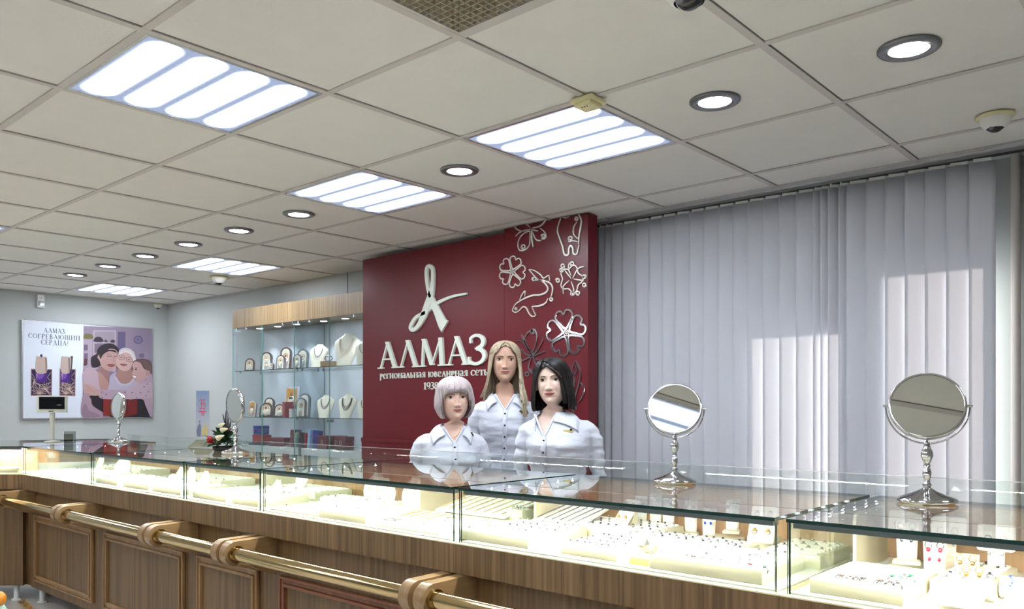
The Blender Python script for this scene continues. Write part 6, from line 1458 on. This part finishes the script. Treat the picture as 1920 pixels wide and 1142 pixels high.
F.shape([(28, 10), (842, 42), (835, 1096), (18, 1092)], (132, 116, 136), False)
F.shape([(28, 10), (842, 42), (841, 420), (430, 380), (26, 420)], (142, 126, 146), False)
F.shape([(28, 150), (135, 150), (130, 530), (24, 530)], (168, 152, 168), False).shape([(142, 62), (412, 64), (410, 560), (140, 520)], (178, 164, 176), False)
F.shape([(158, 74), (398, 78), (398, 202), (156, 198)], (150, 138, 150), False).shape([(30, 120), (60, 100), (130, 115), (140, 160), (60, 165), (28, 155)], (110, 100, 62))
F.shape([(150, 196), (165, 150), (200, 138), (240, 150), (262, 198)], (52, 40, 50)).shape([(270, 200), (290, 172), (320, 200)], (80, 62, 74)).shape([(345, 204), (362, 175), (395, 180), (398, 206)], (56, 44, 56))
F.shape([(158, 218), (398, 218), (396, 330), (156, 330)], (122, 104, 120), False).shape([(34, 230), (78, 232), (76, 300), (34, 300)], (108, 90, 116), False).shape([(34, 335), (78, 335), (76, 470), (34, 480)], (112, 96, 118), False).shape([(40, 395), (74, 400), (62, 480), (28, 482)], (96, 50, 52), False)
F.shape([(435, 78), (525, 80), (522, 330), (430, 300)], (98, 88, 120), False).ell(676, 174, 56, 50, (104, 92, 124)).ell(676, 174, 40, 36, (124, 112, 146)).ell(676, 174, 10, 9, (80, 70, 104))
F.shape([(672, 325), (800, 330), (800, 402), (668, 398)], (146, 132, 152), False).shape([(690, 340), (745, 342), (740, 385), (686, 380)], (116, 102, 130))
F.shape([(18, 840), (260, 820), (640, 860), (835, 860), (835, 1096), (18, 1092)], (36, 26, 38), False)
# left person
F.shape([(115, 450), (120, 380), (180, 340), (190, 290), (240, 240), (330, 215), (410, 245), (450, 300), (445, 340), (330, 330), (260, 420), (225, 480), (160, 505), (125, 490)], (44, 32, 40))
F.shape([(205, 500), (215, 600), (300, 680), (345, 640), (330, 560), (290, 510)], (150, 112, 110))
F.shape([(190, 380), (230, 330), (320, 285), (400, 290), (436, 340), (432, 420), (415, 490), (380, 530), (330, 545), (270, 520), (235, 480), (215, 420)], (184, 146, 142))
F.shape([(320, 290), (400, 300), (430, 350), (420, 330), (330, 310), (260, 350), (225, 400), (215, 330), (270, 275)], (44, 32, 40))
F.line([(300, 365), (345, 372), (365, 362)], 7, (74, 50, 56)).line([(385, 372), (415, 372), (432, 362)], 7, (74, 50, 56)).line([(305, 340), (355, 345)], 5, (96, 70, 74)).shape([(305, 468), (350, 462), (400, 470), (375, 495), (330, 492)], (150, 84, 92)).line([(372, 380), (388, 440), (365, 448)], 5, (152, 112, 110))
F.shape([(20, 560), (110, 500), (200, 560), (290, 650), (330, 760), (240, 800), (200, 770), (90, 850), (40, 830), (22, 760)], (186, 160, 172)).shape([(200, 560), (260, 600), (330, 700), (325, 765), (230, 770)], (176, 134, 128))
F.shape([(22, 830), (110, 870), (140, 960), (330, 1080), (330, 1092), (20, 1090)], (170, 142, 158)).shape([(20, 960), (60, 940), (90, 1010), (200, 1060), (210, 1090), (20, 1090)], (148, 122, 140))
# middle person
F.shape([(430, 560), (345, 600), (330, 700), (340, 780), (640, 800), (720, 740), (690, 650), (610, 600)], (176, 166, 186)).shape([(405, 600), (425, 560), (430, 520), (590, 530), (625, 610), (560, 690), (470, 700)], (164, 124, 116)).shape([(410, 610), (470, 690), (560, 685), (620, 620), (625, 650), (565, 710), (465, 715), (400, 640)], (186, 176, 192))
F.shape([(440, 340), (450, 300), (500, 270), (570, 280), (620, 320), (645, 390), (640, 430), (600, 420), (560, 340), (480, 330), (440, 390)], (196, 186, 190))
F.shape([(440, 340), (500, 320), (560, 330), (605, 380), (610, 440), (590, 500), (550, 540), (480, 540), (430, 500), (412, 450), (425, 380)], (196, 160, 154))
F.shape([(450, 330), (500, 300), (580, 310), (625, 360), (640, 420), (610, 410), (580, 350), (520, 325), (455, 350)], (212, 202, 204))
F.line([(440, 380), (455, 355), (495, 358), (512, 385), (500, 408), (455, 410), (440, 385)], 4, (80, 56, 70)).line([(530, 392), (560, 380), (600, 395), (604, 425), (575, 438), (535, 425), (528, 395)], 4, (80, 56, 70)).line([(512, 385), (530, 392)], 4, (80, 56, 70)).line([(458, 382), (488, 384)], 6, (60, 44, 50)).line([(548, 408), (582, 412)], 6, (60, 44, 50)).shape([(455, 465), (495, 458), (545, 472), (500, 488)], (152, 88, 94))
# child
F.shape([(610, 450), (640, 415), (720, 400), (800, 420), (838, 480), (836, 590), (790, 600), (740, 520), (680, 440)], (96, 72, 74))
F.shape([(606, 470), (640, 430), (700, 450), (745, 520), (810, 540), (800, 600), (740, 650), (680, 680), (625, 650), (598, 590), (604, 560), (612, 520)], (192, 154, 150))
F.shape([(640, 415), (720, 410), (800, 440), (830, 520), (800, 560), (760, 520), (720, 450), (660, 435)], (110, 84, 82)).ell(786, 570, 24, 34, (180, 140, 136), 20)
F.ell(646, 524, 13, 9, (50, 36, 44)).ell(606, 520, 6, 8, (50, 36, 44)).shape([(612, 598), (655, 605), (640, 630), (618, 625)], (232, 222, 222)).line([(610, 596), (658, 606), (638, 634), (614, 626)], 4, (150, 78, 84)).line([(630, 500), (672, 505)], 4, (112, 82, 82))
F.shape([(690, 680), (760, 640), (838, 600), (836, 1080), (760, 960), (720, 880), (540, 880), (230, 870), (220, 780), (290, 768), (450, 770), (600, 760)], (176, 150, 166)).shape([(540, 770), (700, 690), (830, 690), (835, 860), (700, 860), (560, 880)], (186, 160, 174))
F.shape([(30, 700), (110, 715), (180, 760), (225, 790), (218, 835), (100, 835), (50, 800), (28, 750)], (188, 150, 146)).line([(60, 725), (110, 770), (150, 790)], 4, (150, 112, 112)).line([(50, 760), (95, 800)], 4, (150, 112, 112))
for dx, dy in ((240, 795), (248, 858), (292, 820), (376, 858), (515, 796), (600, 800), (650, 860), (740, 730), (790, 790), (700, 800), (780, 700), (760, 840)): F.ell(dx, dy, 7, 6, (60, 48, 70))
# red gift box
F.shape([(255, 878), (500, 890), (520, 1085), (255, 1070)], (138, 34, 32), False).shape([(500, 890), (662, 884), (655, 1060), (520, 1085)], (118, 28, 28), False).shape([(316, 895), (342, 897), (336, 1072), (318, 1070)], (108, 44, 34), False).shape([(530, 895), (545, 894), (548, 1070), (534, 1075)], (84, 22, 24), False)
F.build('printed_photo', po)
# the earring pair on the white half
z5 = lambda x, y: wl(30 + x / 5.437, 590 + y / 5.437)
E_ = Flat(z5, -.0302)
def earr(x0, x1, bx0, bx1, side):
    E_.shape([(x0, 552), (x1, 556), (x1 - 4, 830), (x0 - 2, 828)], (166, 124, 120), False).shape([(x0 + 8, 562), (x1 - 8, 565), (x1 - 12, 820), (x0 + 6, 818)], (30, 14, 66), False)
    cxs = [((x0 + x1) / 2 - 20, 812), (x1 - 70, 768), (x0 + 30, 690)]
    for (cx, cy), a0, a1, n in ((cxs[0], 190, 350, 11), (cxs[1], 200, 420, 12), (cxs[2], -60, 120, 7)):
        for k in range(n):
            a = R(a0 + (a1 - a0) * k / (n - 1)); L_ = 70 + 22 * (k % 2); ex_, ey = cx + L_ * cos(a), cy + L_ * sin(a)
            ex_ = max(x0 + 8, min(x1 - 12, ex_)); ey = max(566, min(818, ey)); E_.line([(cx, cy), (ex_, ey)], 4.5, (206, 176, 160))
    E_.line([(x0 + 8, 640), (x0 + 60, 700), (x0 + 120, 720), (x1 - 10, 690)], 4, (206, 176, 160)).line([(x0 + 8, 600), (x0 + 40, 650), (x0 + 20, 700)], 4, (206, 176, 160)).line([(x1 - 14, 590), (x1 - 50, 640), (x1 - 16, 680)], 4, (206, 176, 160))
    E_.shape([(bx0 - 8, 594), (bx1 + 8, 592), (bx1 + 4, 694), (bx0 - 4, 692)], (70, 26, 122), False).shape([(bx0 + 20, 600), (bx1 - 30, 600), (bx1 - 36, 640), (bx0 + 26, 660)], (118, 74, 168)).shape([(bx0 + 2, 600), (bx0 + 16, 604), (bx0 + 10, 680)], (196, 150, 206), False)
    E_.shape([(bx0 + 2, 436), (bx0 + 20, 428), (bx1 - 12, 432), (bx1 + 2, 446), (bx1, 588), (bx0, 588)], (190, 168, 158)).shape([(bx1 - 14, 436), (bx1 + 2, 448), (bx1, 586), (bx1 - 10, 586)], (128, 104, 96), False)
earr(140, 358, 192, 300, 0); E_.ell(246, 420, 12, 16, (50, 36, 44))
earr(432, 596, 448, 534, 1); E_.shape([(544, 424), (568, 424), (562, 500), (552, 600), (540, 560), (548, 500)], (96, 78, 76), False).shape([(536, 560), (552, 560), (552, 690), (540, 700)], (44, 22, 80), False)
E_.build('printed_earrings', po)
m = MB()
def ptext(t, xa, xb, yb, ycap):
    a, b, c = z5(xa, yb), z5(xb, yb), z5(xa, ycap); hgt = c[1] - a[1]
    text_mb(m, t, a[0], (a[1] + b[1]) / 2, hgt, (b[0] - a[0]) / (text_width(t) * hgt), .0006, Matrix.Translation((0, -.0302, 0)))
ptext('АЛМАЗ,', 272, 500, 190, 142); ptext('СОГРЕВАЮЩИЙ', 114, 640, 252, 204); ptext('СЕРДЦА!', 244, 522, 312, 262)
m.build('poster_lettering', mat('poster_ink', (60, 64, 76), .6), po)

# ------------------------------------------------------------------ customer display on a pole
p = atD(98, 761, 5.55); fz = ZT0
o = empty('customer_display', (p.x, p.y, fz), facecam(p) - R(4), 'beige customer price display on a pole in front of the poster', 'price display')
M_BEI = mat('beige_plastic', (178, 178, 168), .5)
def dz_(py): return CZ + (PCY - py) / FPX * 5.55 - fz
m = MB(); m.lathe([(.05, .0), (.05, .006), (.018, .012)], 20); m.tube([(0, 0, .01), (0, 0, dz_(790))], .0135, 16); m.tube([(0, 0, dz_(790)), (0, 0, dz_(772))], .0165, 16); m.build('pole', M_BEI, o)
z0, z1 = dz_(774), dz_(742); m = MB(); rbox(m, (-.092, -.03, z0), (.092, .03, z1), .006); m.build('housing', M_BEI, o)
m = MB(); m.box((-.076, -.0325, z0 + .024), (.076, -.0302, z1 - .008)); m.build('screen', M_BLACK, o)
MB().box((-.02, -.0315, z0 + .008), (.01, -.0302, z0 + .013)).build('maker_plate', M_DARK, o)
m = MB(); m.box((.03, -.034, z0 + .05), (.055, -.0325, z0 + .056)); m.build('lit_digit', mat('dim_digit', (90, 92, 90), .5), o)
p = atD(131, 761, 5.5); o = empty('acrylic_holder', (p.x, p.y, fz), facecam(p), 'small clear acrylic holder on the corner showcase beside the price display', 'card holder')
m = MB(); m.glass((-.035, 0, 0), (.035, .004, .075), 'y'); m.glass((-.035, .03, 0), (.02, .034, .055), 'y'); m.box((-.035, .004, 0), (.035, .03, .003)); m.build('holder', [glassmat('acrylic', (214, 216, 212)), M_SILV], o)

# ------------------------------------------------------------------ sign with the number 35 on an acrylic foot
p = onZ(380, 838, ZT0 + .001); Ds = (p - Vector((0, 0, CZ))).dot(FW); sx_ = 1 / FPX * Ds
o = empty('table_sign', (p.x, p.y, ZT0 + .001), facecam(p), 'tall narrow blue sign reading 35 on a clear faceted foot', 'sign')
h0 = .040; h1 = (838 - 733) * sx_; w = 11.5 * sx_
def signmat():
    m = bpy.data.materials.new('sign_print'); m.use_nodes = True; nt = m.node_tree; b = nt.nodes['Principled BSDF']; L = nt.links
    tc = nt.nodes.new('ShaderNodeTexCoord'); sp = nt.nodes.new('ShaderNodeSeparateXYZ'); L.new(tc.outputs['Object'], sp.inputs[0]); r = nt.nodes.new('ShaderNodeValToRGB'); mr = nt.nodes.new('ShaderNodeMapRange'); mr.inputs[1].default_value = h0; mr.inputs[2].default_value = h1; L.new(sp.outputs[2], mr.inputs[0]); L.new(mr.outputs[0], r.inputs[0])
    r.color_ramp.elements[0].color = lin((228, 218, 228)); r.color_ramp.elements[1].color = lin((146, 160, 206)); L.new(r.outputs[0], b.inputs['Base Color']); b.inputs['Roughness'].default_value = .3; return m
MB().box((-w, -.001, h0), (w, .001, h1)).build('printed_strip', signmat(), o)
m = MB(); m.glass((-w - .002, -.0035, h0 - .01), (w + .002, -.0015, h1 + .004), 'y'); m.build('clear_cover', [M_GLASS, M_GEDGEL], o)
m = MB(); hh = (h1 - h0) * .20; text_mb(m, '35', -w * .48, h0 + (h1 - h0) * .63, hh, (w * .9) / (text_width('35') * hh), .0004, Matrix.Translation((0, -.0036, 0)))
for k, (a, b_) in enumerate(((-.55, .55), (-.25, .3), (-.2, .25))): m.box((w * a, -.0040, h0 + (h1 - h0) * (.575 - .035 * k)), (w * b_, -.0036, h0 + (h1 - h0) * (.59 - .035 * k)))
m.build('red_lettering', mat('sign_red', (206, 52, 80), .5), o)
m = MB()
for cx, hgt, c in ((-.45, .30, 0), (.1, .22, 1), (.55, .26, 1), (-.7, .2, 0)):
    m.sphere((w * cx, -.0038, h0 + (h1 - h0) * (.08 + hgt)), (w * .12, .0004, w * .16), 8, 6, c); m.sphere((w * cx, -.0038, h0 + (h1 - h0) * (.08 + hgt * .45)), (w * .22, .0004, (h1 - h0) * hgt * .45), 10, 6, c)
m.build('printed_figures', [mat('figure_grey', (104, 108, 130), .5), mat('figure_gold', (196, 176, 120), .5)], o)
m = MB(); a_ = .085; pts = [(-a_, 0, 0), (0, -.05, 0), (a_, 0, 0), (0, .05, 0)]
tp = [(-w, -.006, h0 + .004), (w, -.006, h0 + .004), (w, .006, h0 + .004), (-w, .006, h0 + .004)]
m.add(pts + tp, [(0, 1, 5, 4), (1, 2, 5), (2, 3, 6, 5)[:4], (3, 0, 4, 7), (3, 7, 6), (4, 5, 6, 7), (0, 3, 2, 1)]); m.build('faceted_foot', glassmat('foot_acrylic', (232, 226, 208)), o)

# ------------------------------------------------------------------ flower arrangement
p = atD(418, 761, 4.42); Df = 4.42; u = Df / FPX
o = empty('flower_arrangement', (p.x, p.y, ZT0 + .001), facecam(p), 'low flower arrangement with white blooms, a red bloom and dark twigs', 'flowers')
rf_ = random.Random(4)
m = MB(); m.lathe([(.045, 0), (.055, .018), (.05, .028), (0, .03)], 20); m.build('bowl', M_DARK, o)
def leaf(mb, base, d, L_, w_, mi=0, droop=.4):
    d = Vector(d).normalized(); sd = d.cross(Vector((0, 0, 1))); sd = sd.normalized() if sd.length > .01 else Vector((1, 0, 0)); b = Vector(base); rows = []
    for k in range(7):
        t = k / 6; c = b + d * (L_ * t) + Vector((0, 0, -droop * L_ * t * t)); ww = w_ * sin(pi * (.06 + .94 * t)) ** .8; up_ = Vector((0, 0, .25 * ww)); rows.append([tuple(c - sd * ww + up_), tuple(c), tuple(c + sd * ww + up_)])
    mb.grid(rows, mi, True)
m = MB()
for k in range(170):
    a = rf_.uniform(0, 2 * pi); e = rf_.uniform(.0, 1.5); q_ = rf_.uniform(.3, 1); bs = (.075 * q_ * cos(a) * cos(e), .05 * q_ * sin(a) * cos(e), .03 + .075 * q_ * sin(e))
    leaf(m, bs, (cos(a) * cos(e), sin(a) * cos(e) * .7 - .2, sin(e) + .1), rf_.uniform(.035, .062), rf_.uniform(.010, .017), k % 2, rf_.uniform(.1, .5))
m.build('foliage', [mat('leaf_green', (62, 100, 54), .4), mat('leaf_dark', (34, 62, 42), .4)], o)
m = MB()
for k in range(9):
    t = k / 8; b = Vector((.045 + .085 * t, -.005, .03 + .03 * t - .03 * t * t)); 
    for s in (-1, 1): leaf(m, b, (.5, 0, .8 * s), .034 * (1 - .5 * t), .006, 0, .1)
m.build('fern_frond', mat('fern_blue_green', (38, 66, 58), .5), o)
def X(px): return (px - 418) * u
def Z(py): return (842 - py) * u
for cx, cy_2, r, ry in ((410, 816, 8, 12), (417, 802, 7, 20), (414, 793, 6, 10)):
    m = MB(); rows = []
    for j in range(7):
        t = j / 6; rr_ = r * u * (.25 + .75 * t); rows.append([(rr_ * cos(a) * (1 + .2 * cos(a)), rr_ * .5 * sin(a), r * u * (t * 1.1 - .6) + .4 * r * u * t * sin(a + 1.2)) for a in [2 * pi * q_ / 16 for q_ in range(16)]])
    m.grid(rows, 0, True, True); m.sphere((0, 0, 0), (.004, .004, .012), 8, 6, 1); fo = m.build('white_flower', [mat('ivory_petal', (214, 208, 184), .5), mat('yellow_spadix', (206, 180, 90), .6)], o, (X(cx), -.105, Z(cy_2)), (R(ry), R(ry), 0)); sd = fo.modifiers.new('t', 'SOLIDIFY'); sd.thickness = .001
m = MB(); cx, cz2 = X(395.5), Z(819)
for j in range(6):
    for k in range(10): a = 2 * pi * k / 10 + j; e = -.9 + .4 * j; leaf(m, (cx, -.075, cz2 - .012), (cos(a) * cos(e), sin(a) * cos(e), .6 + sin(e)), .028, .006, 0, 0)
m.sphere((cx, -.075, cz2), (.016, .016, .02), 12, 8); m.build('red_flower', mat('red_petal', (150, 24, 24), .5), o)
for pts in ([(424, 797), (423, 780), (424.5, 762), (427.5, 745)], [(426, 797), (427, 778), (426, 760), (424, 752)], [(422, 796), (420, 782), (417.5, 772)], [(430, 797), (431.5, 785), (433.5, 771)], [(427, 795), (428, 770), (430, 752), (438, 740)]):
    m = MB(); m.tube(smooth_path([(X(a), -.04, Z(b)) for a, b in pts], 4), lambda t: .0048 - .0026 * t, 6); m.build('twig', mat('dark_twig', (48, 40, 46), .7), o)
m = MB()
for k in range(16): m.sphere((X(rf_.uniform(420, 432)), rf_.uniform(-.05, -.02), Z(rf_.uniform(796, 806))), .005, 8, 6)
m.build('berries', mat('dark_red_berry', (70, 12, 22), .3), o)
# ------------------------------------------------------------------ bits at the lower left corner of the floor
p = atD(-4, 1123, 3.2); o = empty('ornament_figure', (p.x, p.y, 0), 0, 'orange ball on a pale green glossy base, cut off by the lower left corner', 'ornament')
r = .03; m = MB(); m.sphere((0, 0, p.z), r, 24, 16); m.build('orange_ball', mat('orange_gloss', (226, 140, 40), .35), o)
m = MB(); m.lathe([(.07, 0), (.06, p.z * .5), (.045, p.z - .07), (.036, p.z - .045), (.022, p.z - .026)], 24); m.build('pale_green_base', mat('pale_green_glaze', (150, 178, 160), .15), o)
p = onZ(38, 1126, 0.0)
m = MB(); rr = random.Random(2)
q0, q1 = onZ(40, 1127, .01), onZ(70, 1160, .01)
pth = [q0.lerp(q1, k / 60) + Vector((.012 * sin(k * .5), .012 * cos(k * .5), 0)) for k in range(61)]
m.tube(pth, .002, 5)
for q_ in pth:
    for k in range(7): d = Vector((rr.uniform(-1, 1), rr.uniform(-1, 1), rr.uniform(-.2, 1))).normalized() * .018; m.tube([q_, q_ + d], .0009, 4)
o = m.build('gold_tinsel', M_GOLD); tag(o, 'thin strand of gold tinsel lying on the floor by the corner cabinet', 'tinsel')
